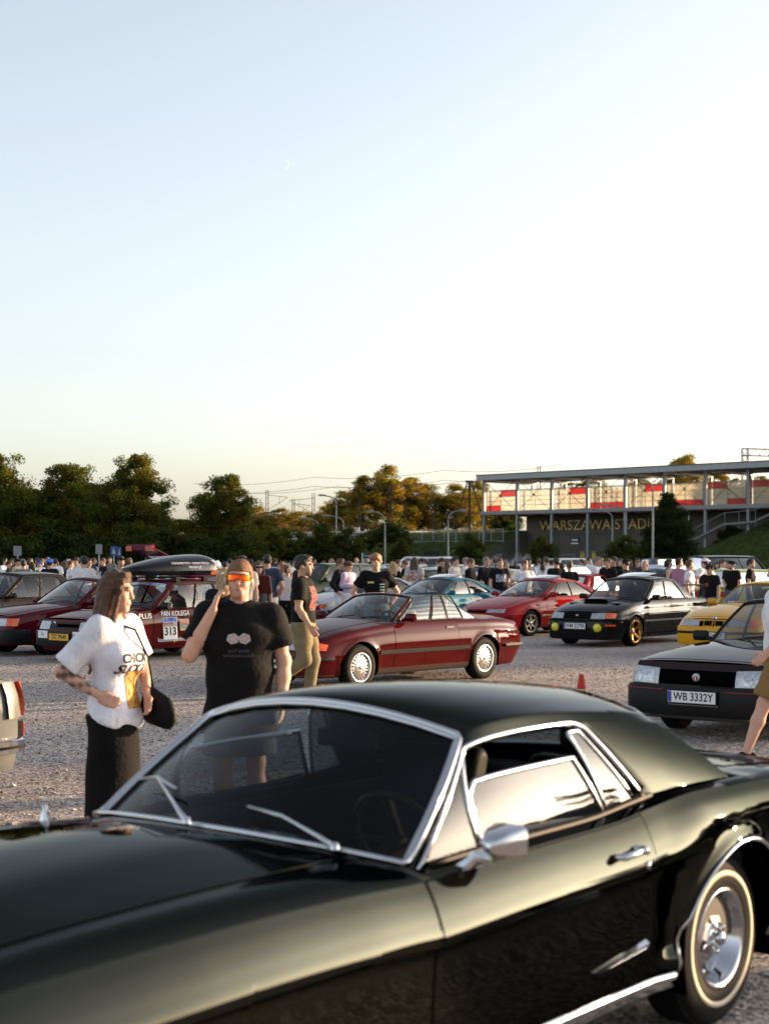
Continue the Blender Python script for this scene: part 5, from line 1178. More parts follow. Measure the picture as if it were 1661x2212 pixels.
def fastback():
    P_ = paint('dark_plum', (.016, .005, .006), .25)
    sp = dict(ST, wb=2.51, xf=2.10, xr=-2.20, tr=.30, ar=.35, rr=.19, wheel='steel', wy=.69,
        half=[(-2.20, .71), (-2.0, .77), (-1.2, .795), (0, .795), (1.2, .79), (1.8, .78), (2.03, .77), (2.10, .73)],
        sh=[(-2.20, .84), (-1.5, .88), (0, .88), (.7, .875), (1.4, .83), (2.10, .765)],
        top=[(-2.20, .86), (-1.5, .93), (.5, .93), (1.2, .895), (1.8, .83), (2.10, .785)],
        prof=[(0, .92), (.06, .955), (.36, .985), (.55, 1.0), (.78, .99), (.80, .98), (.92, .965), (1, .94)], crownp=3.0,
        slf=[(.2, -.08), (.42, .03), (.58, .02), (.78, -.05)], bowf=.06, bowr=.03,
        xa=.58, xb=-.10, xc=-1.05, xd=-1.85, zroof=1.37, rcrown=.045, rbulge=.02, yt=(.57, .54), ins=.045, wsbow=.12, wins=[(.06, .36), (.375, .62), (.64, .84)], wt=(.05, .88))
    c = CarB('fastback', sp); c.body(P_, .05, 22, 8); c.green(P_, GLASS, BLACK); c.interior(); add_wheels(c.root, sp)
    c.doors(P_, [(-.30, .62), (-.98, -.32)], .26, BLACK, .74)
    for sg in (1, -1):
        c.fpatch('headlight', sg*.42, sg*.72, .545, .70, .008, HLENS, z1b=.715, z0b=.55); c.fpatch('headlight_reflector', sg*.47, sg*.66, .565, .675, .012, pm('reflector', (.38, .39, .41), .15, .6, nz=.5, nscale=30)); c.fpatch('indicator', sg*.725, sg*.83, .55, .715, .008, pm('clear_lens', (.6, .5, .45), .2, 0, 1.0))
        c.fpatch('fog_light', sg*.53, sg*.66, .27, .32, .075, HLENS)
        c.fpatch('washer_nozzle', sg*.56, sg*.60, .505, .53, .05, BLACK)
        for q0, q1 in ((.33, .85),): c.fpatch('bumper_pinstripe', sg*q0, sg*q1, .489, .497, .066, pm('pinstripe_red', (.22, .012, .01), .6))
        c.fpatch('tail_light', sg*.36, sg*.78, .62, .76, .008, REDL, True)
    c.fpatch('grille', -.41, .41, .545, .695, .004, DARK); c.fpatch('grille_frame', -.42, .42, .69, .705, .012, BLACK); c.badge(.625, .042, pm('badge_teal', (.35, .55, .55), .3, .6), inner=REDP)
    MB().box((c.fr(0, .625)[0]+.014, -.004, .60), (c.fr(0, .625)[0]+.024, .004, .65)).obj('badge_bar', WHITE, c.root)
    c.bumper('front_bumper', .24, .535, .062, BLACK); c.bumper('bumper_step', .36, .40, .068, BLACK); c.bumper('front_spoiler', .20, .25, .05, pm('grey_plastic', (.05, .05, .05), .5))
    c.bumper('rear_bumper', .26, .53, .05, BLACK, True); c.plate('WB 3332Y', .435, off=.088)
    MB().box((c.fr(0, .36)[0]+.072, -.27, .350), (c.fr(0, .36)[0]+.078, .27, .372)).obj('plate_holder', pm('plate_holder_grey', (.35, .35, .35), .5), c.root)
    c.mirror(BLACK, .40); c.wipers(); c.lid('hood', .72, 2.04, -.66, .66, .003, P_, taper=.94)
    c.lid('air_inlet', .60, .70, -.35, .35, .006, BLACK, gap=False)
    c.place(4.46, 16.85, 51.0, 'dark plum fastback with red bumper pinstripe facing the camera at right')
    return c
fastback()

def rally_hatch():
    P_ = paint('maroon', (.085, .006, .006), .05)
    sp = dict(ST, wb=2.45, xf=1.92, xr=-1.90, tr=.285, ar=.335, rr=.18, wheel='steel', wy=.68,
        half=[(-1.90, .74), (-1.75, .79), (-1.2, .81), (0, .81), (1.2, .805), (1.7, .785), (1.85, .77), (1.92, .73)],
        sh=[(-1.90, .86), (-1.0, .89), (.6, .88), (1.2, .83), (1.92, .73)], top=[(-1.90, .87), (-1.4, .90), (.6, .92), (1.2, .885), (1.92, .765)],
        prof=[(0, .92), (.06, .955), (.36, .985), (.55, 1.0), (.80, .99), (.82, .98), (.92, .965), (1, .94)], crownp=3.0,
        slf=[(.2, -.06), (.42, .04), (.74, -.06)], bowf=.07, bowr=.03,
        xa=.60, xb=-.02, xc=-1.35, xd=-1.78, zroof=1.41, rcrown=.035, rbulge=.02, yt=(.585, .57), ins=.04, wsbow=.10, wins=[(.07, .42), (.44, .72), (.75, .92)], wt=(.05, .88))
    c = CarB('hatchback', sp); c.body(P_, .055, 18, 8); c.green(P_, GLASS, BLACK); c.interior(); add_wheels(c.root, sp)
    c.doors(P_, [(-.36, .62), (-1.10, -.39)], .25, BLACK, .735)
    for sg in (1, -1):
        c.fpatch('headlight', sg*.40, sg*.71, .555, .695, .008, HLENS); c.fpatch('indicator', sg*.72, sg*.82, .555, .69, .008, AMBER); c.fpatch('front_reflector', sg*.60, sg*.68, .30, .36, .06, WHITE)
        c.fpatch('tail_light', sg*.46, sg*.78, .62, .80, .008, REDL, True)
    c.fpatch('grille', -.38, .38, .56, .69, .004, BLACK); c.fpatch('grille_slot', -.20, .36, .60, .655, .007, DARK); c.badge(.665, .038, CHROME, q=-.30, inner=BLACK)
    c.bumper('front_bumper', .26, .54, .055, BLACK); c.bumper('rear_bumper', .28, .53, .05, BLACK, True)
    c.plate('TST PN49', .435, off=.08, bgm=YELP, band=False)
    for y, t_, m_ in ((-.47, 'KL', BLUEB), (.47, 'EKOMIX', REDP)):
        x = c.fr(y, .47)[0]+.075; o = MB().box((x-.004, y-.13, .405), (x, y+.13, .535)).obj('bumper_sticker', WHITE, c.root); text('lettering', t_, .07, m_, o, frame((x+.002, y, .47), (0, 1, 0), (0, 0, 1)))
    c.mirror(BLACK, .42, sz=(.12, .2, .14)); c.wipers(); c.lid('hood', .70, 1.86, -.64, .64, .003, P_, taper=.95)
    hz = float(c.topz(1.3, -.1)); text('hood_lettering', 'Centrum Globtroter', .10, WHITE, c.root, frame((1.30, .05, float(c.topz(1.3, .05))+.012), (0, 1, 0), (-1, 0, .10)))
    # stickers on the side
    def Mx(x, z, off): 
        p = c.S(np.array(x), np.array(z), 1, off); return frame(tuple(p), (-1, 0, 0), (0, -.07, 1))
    def Mo(x, z, off, dx, dz, dn): return Mx(x, z, off) @ Matrix.Translation((dx, dz, dn))
    def card(x, z, w_, h_, mat, off=.010, name='sticker'):
        return MB().add([tuple(Mx(x, z, off) @ Vector(v)) for v in ((-w_/2, -h_/2, 0), (w_/2, -h_/2, 0), (w_/2, h_/2, 0), (-w_/2, h_/2, 0))], [(0, 1, 2, 3)]).obj(name, mat, c.root)
    text('lettering', 'PAN KOLEGA', .125, WHITE, c.root, Mx(.10, .805, .022), bold=.002, sx=.92); text('lettering', 'PLUS', .13, WHITE, c.root, Mx(.82, .775, .016), bold=.001, sx=1.1)
    text('lettering', 'grillios.pl', .11, WHITE, c.root, Mx(-.78, .81, .022), bold=.002); text('lettering', 'kaszubskiparkminiatur.pl', .105, WHITE, c.root, Mx(.02, .345, .024), sx=.98)
    def sub(cx, cz, dx, dz, w_, h_, mat, dn, par, name='sticker_band'): return MB().add([tuple(Mo(cx, cz, .014, dx, dz, dn) @ Vector(v)) for v in ((-w_/2, -h_/2, 0), (w_/2, -h_/2, 0), (w_/2, h_/2, 0), (-w_/2, h_/2, 0))], [(0, 1, 2, 3)]).obj(name, mat, par)
    DB = pm('deep_blue_print', (.03, .05, .35), .5)
    o = card(.24, .545, .34, .40, WHITE, .014); text('lettering', '313', .20, INK, o, Mo(.24, .545, .014, 0, -.06, .004), bold=.006)
    sub(.24, .545, 0, .145, .335, .10, pm('sky_print', (.25, .45, .75), .5, nz=.5, nscale=14), .002, o); text('lettering', 'ZŁOMBOL', .085, DB, o, Mo(.24, .545, .014, 0, .155, .005), bold=.003, sx=.80)
    sub(.24, .545, 0, .06, .335, .055, pm('crowd_print', (.30, .28, .22), .5, nz=.9, nscale=30), .0025, o); sub(.24, .545, -.04, .087, .24, .03, REDP, .0035, o)
    o = card(-.11, .60, .22, .21, pm('cream_print', (.70, .66, .5), .5), .014); sub(-.11, .60, 0, -.035, .20, .10, pm('picture_print', (.10, .22, .20), .5, nz=.8, nscale=18), .002, o); sub(-.11, .60, 0, -.087, .20, .03, YELP, .003, o); text('lettering', 'PARK', .085, REDP, o, Mo(-.11, .60, .014, 0, .025, .004), bold=.002); text('lettering', 'KASZUBSKI', .035, REDP, o, Mo(-.11, .60, .014, 0, .08, .004))
    # banner across the windscreen top and white writing on the rear side window
    P = c.ws(*np.meshgrid(np.linspace(-.88, .88, 17), np.linspace(.80, .90, 3), indexing='ij'))+np.array([.006, 0, .004]); bo = MB().grid(P).obj('windscreen_banner', WHITE, c.root)
    text('lettering', 'ZLOMBOL.pl 313', .10, pm('deep_blue_print', (.03, .05, .35), .5), bo, frame(tuple(c.ws(np.array(.45), np.array(.85))+np.array([.012, 0, .008])), (-.13, 1, 0), (-.80, 0, .6)))
    for k in range(9):
        v = .80-.075*k; p = c.sidef(np.array(.56), np.array(v)); 
        text('window_writing', ('grupa Zlombol', 'KOWALSKI Z. MAREK', 'PANKO Z KASZUB', 'GRILLIOS TEAM PL', 'EKIPA 313 START', 'BIURO PODROZY', 'WARSZTAT U JANA', 'AUTO CZESCI MIX', 'DZIEKUJEMY')[k], .052, WHITE, c.root, frame((p[0], p[1]+.006, p[2]), (-1, 0, 0), (0, -.55, .83)), sx=.85)
    # roof bars
    for x in (-.15, -.85):
        m = MB().bar((x, -.60, 1.455), (x, .60, 1.455), .05, .03)
        for sg in (1, -1): m.box((x-.05, sg*.58-.035, 1.36), (x+.05, sg*.58+.035, 1.47))
        m.obj('roof_bar', BLACK, c.root, auto=40)
    c.place(-4.35, 28.25, 51.0, 'maroon rally hatchback with number 313 stickers and a black roof box')
    # roof box: a thing that sits on the bars
    r = empty('roof_box', (0, 0, 0)); r.location = c.root.location + Vector((math.cos(R(51)), math.sin(R(51)), 0))*.14; r.rotation_euler = c.root.rotation_euler
    tag(r, 'black roof box with white lettering on top of the maroon rally hatchback', 'roof box')
    BX = pm('box_black', (.004, .004, .004), .3, 0, .5, nz=.1, spec=.1)
    n = 26; xs = np.linspace(.72, -1.42, n); P = []
    for i, x in enumerate(xs):
        f = i/(n-1); hw = .42*min(1, (math.sin(min(f*1.5, 1)*1.57))**.5*.75+.25)*(1-.12*max(0, f-.85)/.15); ht = .05+.25*math.sin(min(f*1.25, 1)*1.57)**.8-(.12*max(0, (f-.80)/.2)**2)
        P.append([(x, hw*math.cos(t)*(1 if math.cos(t) > 0 else 1), 1.585+(ht*max(0, math.sin(t))**.75)) for t in np.linspace(0, math.pi, 19)])
    lid_ = MB().grid(np.array(P), flip=True); lid_.add(P[0], [tuple(range(19))]).add(P[-1], [tuple(range(19))]); lo = lid_.obj('box_lid', BX, r, auto=50)
    P2 = [[(x, y*.98, 1.583) for (_, y, _) in row[::6]] for x, row in zip(xs, P)]
    P3 = []
    for i, (x, row) in enumerate(zip(xs, P)):
        hw = abs(row[0][1]); P3.append([(x*.985, hw, 1.586), (x*.985, hw*1.012, 1.572), (x*.97, hw*.93, 1.49), (x*.97, -hw*.93, 1.49), (x*.985, -hw*1.012, 1.572), (x*.985, -hw, 1.586)])
    bo = MB().grid(np.array(P3)); bo.add(P3[0], [tuple(range(6))]).add(P3[-1], [tuple(range(6))]); bo.obj('box_base', BX, r, auto=40)
    yw = .425
    def BXt(s_, x, z, sz, m_=WHITE, y=None): return text('lettering', s_, sz, m_, lo, frame((x, yw if y is None else y, z), (-1, 0, 0), (0, -.45, 1)), sx=1.0)
    BXt('CHŁODNICTWO • KLIMATYZACJA', -.52, 1.715, .062, y=.405); BXt('klimario.pl', -.62, 1.645, .075, y=.425)
    for k, (x, rr) in enumerate(((-1.02, .07), (-1.14, .085), (-1.27, .075))):
        d = MB().lathe([(.001, .008), (rr, .006), (rr, -.01)], 20, c=(0, 0, 0)); o = d.obj('round_sticker', WHITE, lo); o.location = (x, .375, 1.70); o.rotation_euler = (R(24), 0, 0)
    o = MB().add([(-1.05, .425, 1.575), (-1.33, .405, 1.575), (-1.33, .395, 1.50), (-1.05, .405, 1.50)], [(0, 1, 2, 3)]).obj('orange_sticker', pm('orange_print', (.7, .15, .01), .5), r)
rally_hatch()

def saloon(name, P_, H=1.42, L=(2.25, -2.42), W=.86, wb=2.80, det=True, est=False, glass=GLASS, wheel='holes', cls='sedan', lamp=True, roofrack=False):
    """boxy four door car; cls sedan, wagon, hatch, suv"""
    xf, xr = L; zs = H*.635
    sp = dict(ST, wb=wb, xf=xf, xr=xr, tr=.31 if cls != 'suv' else .36, ar=.36 if cls != 'suv' else .41, rr=.205, wheel=wheel, wy=W-.13, zr=.20 if cls != 'suv' else .30,
        half=[(xr, W*.88), (xr+.15, W*.95), (-1.2, W), (0, W), (1.2, W*.995), (xf-.3, W*.95), (xf-.06, W*.90), (xf, W*.84)],
        sh=[(xr, zs*.95), (-1.4, zs*1.02), (0, zs*1.01), (.8, zs), (1.4, zs*.95), (xf, zs*.82)],
        top=[(xr, zs*.97), (-1.5, zs*1.07), (.6, zs*1.06), (1.3, zs*1.01), (xf, zs*.86)], crownp=2.8,
        slf=[(.2, -.05), (.42, .03), (.75, -.05)], bowf=.08, bowr=.03,
        xa=.78, xb=.10, zroof=H, rcrown=.05, rbulge=.02, yt=(W*.67, W*.66), ins=.045, wsbow=.14)
    if cls == 'sedan': sp.update(xc=-.95, xd=-1.55, wins=[(.07, .42), (.44, .80)])
    elif cls == 'wagon': sp.update(xc=xr+.45, xd=xr+.12, wins=[(.07, .36), (.38, .64), (.67, .93)])
    elif cls == 'hatch': sp.update(xc=xr+.70, xd=xr+.16, wins=[(.07, .42), (.45, .80)])
    else: sp.update(xc=xr+.25, xd=xr+.08, xa=.85, xb=.30, wins=[(.07, .36), (.38, .64), (.67, .93)])
    c = CarB(name, sp); c.body(P_, .06 if det else .14, 18 if det else 9, 8 if det else 5); c.green(P_, glass, BLACK if det else None, n=6 if det else 4); c.interior(seats=det); add_wheels(c.root, sp)
    for sg in (1, -1):
        c.fpatch('headlight', sg*W*.50, sg*W*.80, zs*.62, zs*.77, .008, HLENS, nq=4, nz=1); c.fpatch('tail_light', sg*W*.5, sg*W*.9, zs*.68, zs*.86, .008, REDL, True, nq=4, nz=1)
        if det: c.fpatch('indicator', sg*W*.81, sg*W*1.06, zs*.62, zs*.77, .010, AMBER)
    c.fpatch('grille', -W*.42, W*.42, zs*.60, zs*.78, .006, DARK, nq=4, nz=1)
    c.bumper('front_bumper', .24, .50, .05, BLACK if det else P_); c.bumper('rear_bumper', .26, .52, .05, BLACK if det else P_, True)
    if det: c.doors(P_, [(-.30, .78), (-1.10, -.33)], .26, BLACK, zs*.86); c.wipers(); c.sidestrip(-.98, .98, .40, .46, .012, BLACK); c.lid('hood', .92, xf-.1, -.66, .66, .003, P_, taper=.93)
    c.mirror(P_ if det else BLACK, sp['xa']-.2)
    if roofrack:
        m = MB()
        for sg in (1, -1): m.bar((.0, sg*W*.6, H+.04), (-1.3, sg*W*.6, H+.04), .03)
        for x in np.linspace(0, -1.3, 7): m.bar((x, -W*.6, H+.04), (x, W*.6, H+.04), .025)
        m.box((-.9, -.4, H+.05), (-.2, .4, H+.22)); m.obj('roof_rack', BLACK, c.root)
    return c
c = saloon('sedan', paint('burgundy', (.075, .004, .008), .2), 1.43); c.plate('', .40); c.place(-5.84, 30.1, 46.0, 'burgundy sedan beside the maroon rally hatchback at left')
MB().lathe([(.001, .0), (.012, .003), (.012, .03)], 8, axis='z', c=(2.12, 0, .80)).obj('hood_star', CHROME, c.root)
c = saloon('old_sedan', paint('brown_black', (.012, .010, .009), .1), 1.50, L=(2.4, -2.5)); c.place(-8.1, 33.0, 50.0, 'dark old sedan with beige seats at the left edge behind the burgundy sedan')
# white classic sedan: only its tail shows at the left edge
def tail_sedan():
    P_ = paint('cream_grey', (.125, .13, .132), .0)
    c = saloon('white_sedan', P_, 1.44, L=(1.95, -2.25), W=.81, wb=2.505, cls='sedan')
    for ch in list(c.root.children):
        if ch.name.startswith(('rear_bumper', 'tail_light')): 
            for g in list(ch.children): bpy.data.objects.remove(g)
            bpy.data.objects.remove(ch)
    for sg in (1, -1):
        o = c.fpatch('tail_light', sg*.66, sg*.86, .60, .87, .03, pm('black_lamp_body', (.02, .02, .018), .4), True, z1b=.86); c.fpatch('lamp_lens', sg*.48, sg*.70, .61, .868, .06, pm('orange_red_lens', (.62, .06, .01), .15, 0, 1.0), True, parent=o)
        p = c.fr(sg*.60, .48, True); MB().box((p[0]-.10, p[1]-.035, .44), (p[0]-.01, p[1]+.035, .56)).obj('overrider', RUBBER, c.root, auto=40)
        MB().box((p[0]-.112, p[1]-.034, .45), (p[0]-.101, p[1]+.034, .55)).obj('reflector', REDL, c.root)
    c.bumper('rear_bumper', .34, .45, .075, CHROME, True, rnd=.012); c.bumper('rubber_strip', .375, .405, .085, RUBBER, True, rnd=.006)
    MB().tube([(-2.2, .40, .22), (-2.36, .40, .21)], .025, 10).obj('exhaust_pipe', BLACK, c.root)
    th = 50.; cs, sn = math.cos(R(th)), math.sin(R(th)); lx, ly = -2.27, .74      # tail corner at picture (42, 1600)
    X, Y = at(46, 11.6), 11.6
    c.place(X-(lx*-cs+ly*sn), Y-(lx*-sn+ly*-cs), th, 'cream white old sedan of which only the rear corner and tail light show at left')
tail_sedan()
c = calibra('silver_coupe', paint('silver', (.42, .43, .46), .4), None, False)
c.place(at(790, 41.), 41.0, 44.0, 'silver coupe with amber indicators behind the man in black polo')
for ch in list(c.root.children):
    if ch.name.startswith(('headlight', 'sunroof')): bpy.data.objects.remove(ch)
for sg in (1, -1):
    o = c.fpatch('headlight', sg*.33, sg*.80, .52, .62, .012, pm('dark_lens', (.05, .05, .05), .1, 0, 1.0)); c.fpatch('indicator', sg*.60, sg*.80, .53, .61, .014, AMBER)
# ------------------------------------------------------------------ cars of the far rows
def recolor(root, mat):
    for ch in root.children:
        if ch.type == 'MESH':
            for i, ms in enumerate(ch.material_slots):
                if ms.material and ms.material.name.startswith('paint_proto'): ms.link = 'OBJECT'; ms.material = mat
PROTO = paint('proto', (.5, .5, .5))
protos = {k: saloon('far_' + k, PROTO, H, L=L, W=W, det=False, cls=k, glass=GLASSD, wheel='eight') for k, H, L, W in (('sedan', 1.42, (2.2, -2.35), .85), ('hatch', 1.44, (1.95, -1.95), .83), ('wagon', 1.46, (2.2, -2.4), .86), ('suv', 1.80, (2.2, -2.3), .90))}
PC = {'white': (.62, .62, .62), 'silver': (.42, .43, .45), 'black': (.010, .010, .012), 'dark blue': (.012, .022, .07), 'dark green': (.03, .045, .02), 'red': (.22, .012, .012), 'grey': (.12, .12, .125), 'light blue': (.20, .33, .48), 'beige': (.42, .36, .25), 'yellow': (.55, .35, .03), 'lime': (.42, .42, .08), 'orange': (.5, .17, .02)}
KN = {'sedan': 'sedan', 'hatch': 'hatchback', 'wagon': 'estate car', 'suv': 'off-roader'}
used = set()
def far_car(kind, colr, x, Y, th, label, H=None, z=0.):
    p = protos[kind]; nm = {'sedan': 'parked_sedan', 'hatch': 'parked_hatchback', 'wagon': 'parked_estate_car', 'suv': 'parked_off_roader'}[kind]
    if kind not in used: used.add(kind); r = p.root; r.name = nm
    else: r = copy_tree(p.root); r.name = nm
    r.location = (at(x, max(Y, 1)), Y, 0); r.rotation_euler = (0, 0, math.pi+R(th)); tag(r, label, 'car', 'cars parked in the far rows')
    if H: r.scale = (1, 1, H)
    return r, paint(colr.replace(' ', '_')+'_far', PC[colr])
FAR = [  # kind, colour, picture x, depth, heading, label
 ('wagon', 'dark green', 690, 50, 45, 'dark green estate car with roof rails behind the couple in white trousers', 1.12),
 ('suv', 'white', 892, 78, 20, 'white off-roader with a black roof rack left of the striped shirt person', 1.05),
 ('suv', 'black', 1600, 62, 200, 'tall dark off-roader behind the crowd at the right edge', 1.06),
 ('wagon', 'lime', 1650, 48, 215, 'lime green estate car cut by the right edge', 1.),
 ('sedan', 'lime', 1520, 50, 225, 'lime yellow sedan behind the man with a white cap', 1.),
 ('hatch', 'red', 1290, 44, 228, 'red hatchback facing away between the red coupe and the black sedan', .95),
 ('sedan', 'silver', 1095, 56, 225, 'silver gold sedan behind the man with the printed black shirt', 1.),
 ('hatch', 'orange', 1150, 70, 40, 'orange hatchback behind the man with the palm tree shirt', 1.),
 ('wagon', 'silver', 1240, 62, 225, 'pale teal estate car left of the white polo man', 1.05),
 ('suv', 'white', 1205, 92, 30, 'white off-roader behind the man with black braces', 1.),
 ('sedan', 'light blue', 1420, 60, 45, 'light blue sedan right of the bald bearded man', 1.),
 ('sedan', 'dark blue', 1415, 74, 45, 'dark blue sedan behind the light blue one', 1.),
 ('wagon', 'white', 1470, 66, 225, 'white estate car behind the man in the mauve shirt', 1.05),
 ('sedan', 'black', 250, 58, 50, 'black sedan behind the burgundy sedan at left', 1.),
 ('hatch', 'dark blue', 238, 84, 50, 'blue hatchback by the man in a printed black shirt at left', 1.),
 ('sedan', 'light blue', 60, 62, 50, 'light blue sedan roof behind the crowd at far left', 1.),
 ('hatch', 'grey', 150, 74, 230, 'grey hatchback among the crowd at left', 1.),
 ('sedan', 'dark blue', 560, 66, 45, 'dark blue sedan left of the man in a navy shirt', 1.),
 ('sedan', 'silver', 630, 70, 45, 'silver sedan behind the woman in the floral shirt', 1.),
 ('hatch', 'white', 655, 80, 230, 'white hatchback with a chrome roof basket at centre left', 1.),
 ('sedan', 'silver', 760, 60, 45, 'silver sedan behind the couple at centre', 1.),
 ('sedan', 'black', 770, 76, 225, 'black sedan near the bald man in black at centre', 1.),
 ('hatch', 'dark green', 840, 56, 45, 'dark green hatchback behind the blonde woman', 1.),
 ('sedan', 'black', 905, 58, 40, 'black car behind the person with the striped shirt', .98),
 ('sedan', 'white', 955, 64, 225, 'white car behind the bearded man with a cap', 1.),
 ('wagon', 'dark green', 930, 68, 40, 'green estate car right of the striped shirt person', 1.),
 ('sedan', 'black', 1030, 72, 45, 'black sedan behind the man in the black jacket', 1.),
 ('hatch', 'white', 985, 86, 45, 'white hatchback behind the man in a cream shirt', 1.),
 ('sedan', 'beige', 1120, 52, 225, 'pale beige sedan with shiny windows right of the smoking woman', 1.),
 ('hatch', 'silver', 1185, 76, 45, 'silver hatchback behind the ponytail woman', 1.),
 ('wagon', 'white', 1325, 70, 225, 'white estate car behind the smiling man', 1.),
 ('sedan', 'red', 1395, 88, 45, 'red sedan far behind the sunglasses man', 1.),
 ('hatch', 'white', 1560, 74, 45, 'white hatchback behind the woman with long dark hair', 1.),
 ('sedan', 'grey', 1610, 84, 225, 'grey sedan far behind the man at the right edge', 1.),
 ('sedan', 'white', 30, 84, 45, 'white sedan far back at the left edge', 1.),
 ('hatch', 'red', 330, 76, 45, 'red hatchback behind the roof box', 1.),
 ('sedan', 'light blue', 370, 70, 225, 'light blue sedan seen under the roof box', 1.),
 ('sedan', 'dark blue', 500, 84, 45, 'dark blue car behind the white shirt man by the roof box', 1.),
 ('hatch', 'silver', 440, 58, 45, 'silver hatchback behind the tail of the rally hatchback', 1.),
 ('wagon', 'grey', 600, 92, 45, 'grey estate car far back at centre left', 1.), ('sedan', 'white', 720, 96, 45, 'white sedan in the last row before the bridge trees', 1.), ('sedan', 'silver', 830, 98, 45, 'silver sedan in the last row below the slope', 1.), ('hatch', 'black', 1060, 100, 45, 'black hatchback in the last row before the station column', 1.), ('sedan', 'white', 1140, 104, 225, 'white sedan in the last row before the station wall', 1.), ('sedan', 'dark blue', 1270, 100, 45, 'dark blue sedan in the last row before the yellow boards', 1.), ('hatch', 'red', 110, 98, 45, 'red hatchback in the last row at left', 1.), ('sedan', 'silver', 190, 102, 225, 'silver sedan in the last row under the left trees', 1.), ('sedan', 'grey', 300, 100, 45, 'grey sedan in the last row left of the roof box', 1.), ('suv', 'grey', 1440, 104, 225, 'grey off-roader in the last row before the conical tree', 1.), ('sedan', 'black', 410, 96, 45, 'black sedan in the last row right of the roof box', 1.), ('sedan', 'red', 520, 104, 45, 'red sedan in the last row left of the bridge', 1.), ('hatch', 'light blue', 940, 92, 45, 'light blue hatchback before the slope handrail', 1.), ('sedan', 'white', 1530, 96, 225, 'white sedan in the last row right of the conical tree', 1.)]
FAR += [('sedan', 'grey', 0, 0, 50, 'grey sedan right of the picture, mirrored in the side glass of the coupe', 1.), ('hatch', 'dark blue', 0, 0, 50, 'dark hatchback right of the picture, mirrored in the door of the coupe', 1.)]
mats_ = []
for f in FAR:
    r, m_ = far_car(*f); mats_.append((r, m_))
mats_[-2][0].location = (10.5, 9.0, 0); mats_[-1][0].location = (15.5, 12.5, 0)
for r, m_ in mats_: recolor(r, m_)
r = mats_[1][0]
m = MB()
for sg in (1, -1): m.bar((.1, sg*.55, 1.84), (-1.6, sg*.55, 1.84), .04)
for x in np.linspace(.1, -1.6, 8): m.bar((x, -.55, 1.84), (x, .55, 1.84), .03)
m.box((-1.3, -.4, 1.86), (-.5, .3, 2.05)); m.obj('roof_rack', BLACK, r)
r = mats_[19][0]; m = MB()
for sg in (1, -1): m.bar((-.1, sg*.5, 1.56), (-1.2, sg*.5, 1.56), .03).bar((-.1, sg*.5, 1.66), (-1.2, sg*.5, 1.66), .03)
for x in np.linspace(-.1, -1.2, 6): m.bar((x, -.5, 1.56), (x, .5, 1.56), .025)
m.obj('roof_basket', CHROME, r)
# car with its tailgate up behind the roof box
def open_hatch():
    PU = paint('purple_red', (.09, .012, .035)); c = saloon('open_tailgate_car', PU, 1.46, L=(2.1, -2.1), W=.85, det=False, cls='hatch')
    Y = 36.; c.place(at(395, Y)+1.0, Y+1.2, 215, 'purple red hatchback with its tailgate raised behind the roof box')
    c.root.location.z = 0
    hg = MB(); P = np.zeros((9, 9, 3))
    for i, f in enumerate(np.linspace(0, 1, 9)):
        for j, a in enumerate(np.linspace(-1, 1, 9)): P[i, j] = (-1.25-1.15*f, a*(.60+.10*f), 1.47+.66*f-.10*f*f+.05*(1-a*a))
    N = np.zeros_like(P); N[..., 0] = -.45; N[..., 2] = .9
    g = c.panel('tailgate', P, N, .03, PU); 
    MB().add([(-1.45, -.48, 1.60), (-1.45, .48, 1.60), (-1.95, .55, 1.86), (-1.95, -.55, 1.86)], [(0, 1, 2, 3)]).obj('tailgate_glass', GLASSD, g)
    MB().box((-2.44, -.66, 2.00), (-2.36, .66, 2.14)).obj('tailgate_edge', PU, g)
    for sg in (1, -1): MB().box((-2.46, sg*.52-.16, 1.98), (-2.38, sg*.52+.16, 2.10)).obj('tail_light', REDL, g)
open_hatch()
# traffic cone behind the coupe
def cone_():
    Y = 17.6; X = at(1256, Y); r = empty('traffic_cone', (X, Y, 0)); tag(r, 'small red and white traffic cone on the gravel behind the coupe roof', 'traffic cone')
    MB().box((-.15, -.15, 0), (.15, .15, .03)).obj('base', BLACK, r, auto=30)
    b = MB().lathe([(.115, .03), (.075, .22), (.0745, .22), (.055, .32), (.0545, .32), (.028, .47), (.012, .475), (.001, .475)], 20, axis='z')
    b.obj('cone', pm('cone_red', (.55, .03, .015), .5), r)
    MB().lathe([(.082, .20), (.0605, .305)], 20, axis='z').obj('reflective_band', pm('cone_band', (.75, .62, .30), .5), r)
cone_()
# thin crescent moon
def moon():
    Yd = 4000.; X = at(613, Yd); Z = zt(352, Yd); rr = 12.*Yd/FPX; V = []; F = []; n = 25
    for k, t in enumerate(np.linspace(-1.45, 1.45, n)):
        xo = rr*math.cos(t); xi = rr*.80*math.cos(t); z = rr*math.sin(t); V += [(xo, -.2*rr*math.cos(t), z), (xi, -.3*rr*math.cos(t), z), (xi, .3*rr*math.cos(t), z), (xo, .2*rr*math.cos(t), z)]
    for k in range(n-1):
        b = 4*k
        for j in range(4): F.append((b+j, b+(j+1) % 4, b+4+(j+1) % 4, b+4+j))
    m_ = pm('moon_glow', (.0, .0, .0), 1., emit=(.42, .45, .47, .86), spec=0.)
    o = MB().add(V, F).obj('moon', m_, fix=True); o.location = (X, Yd, Z); o.rotation_euler = (0, R(12), 0); tag(o, 'thin pale crescent moon in the evening sky', 'moon')
moon()
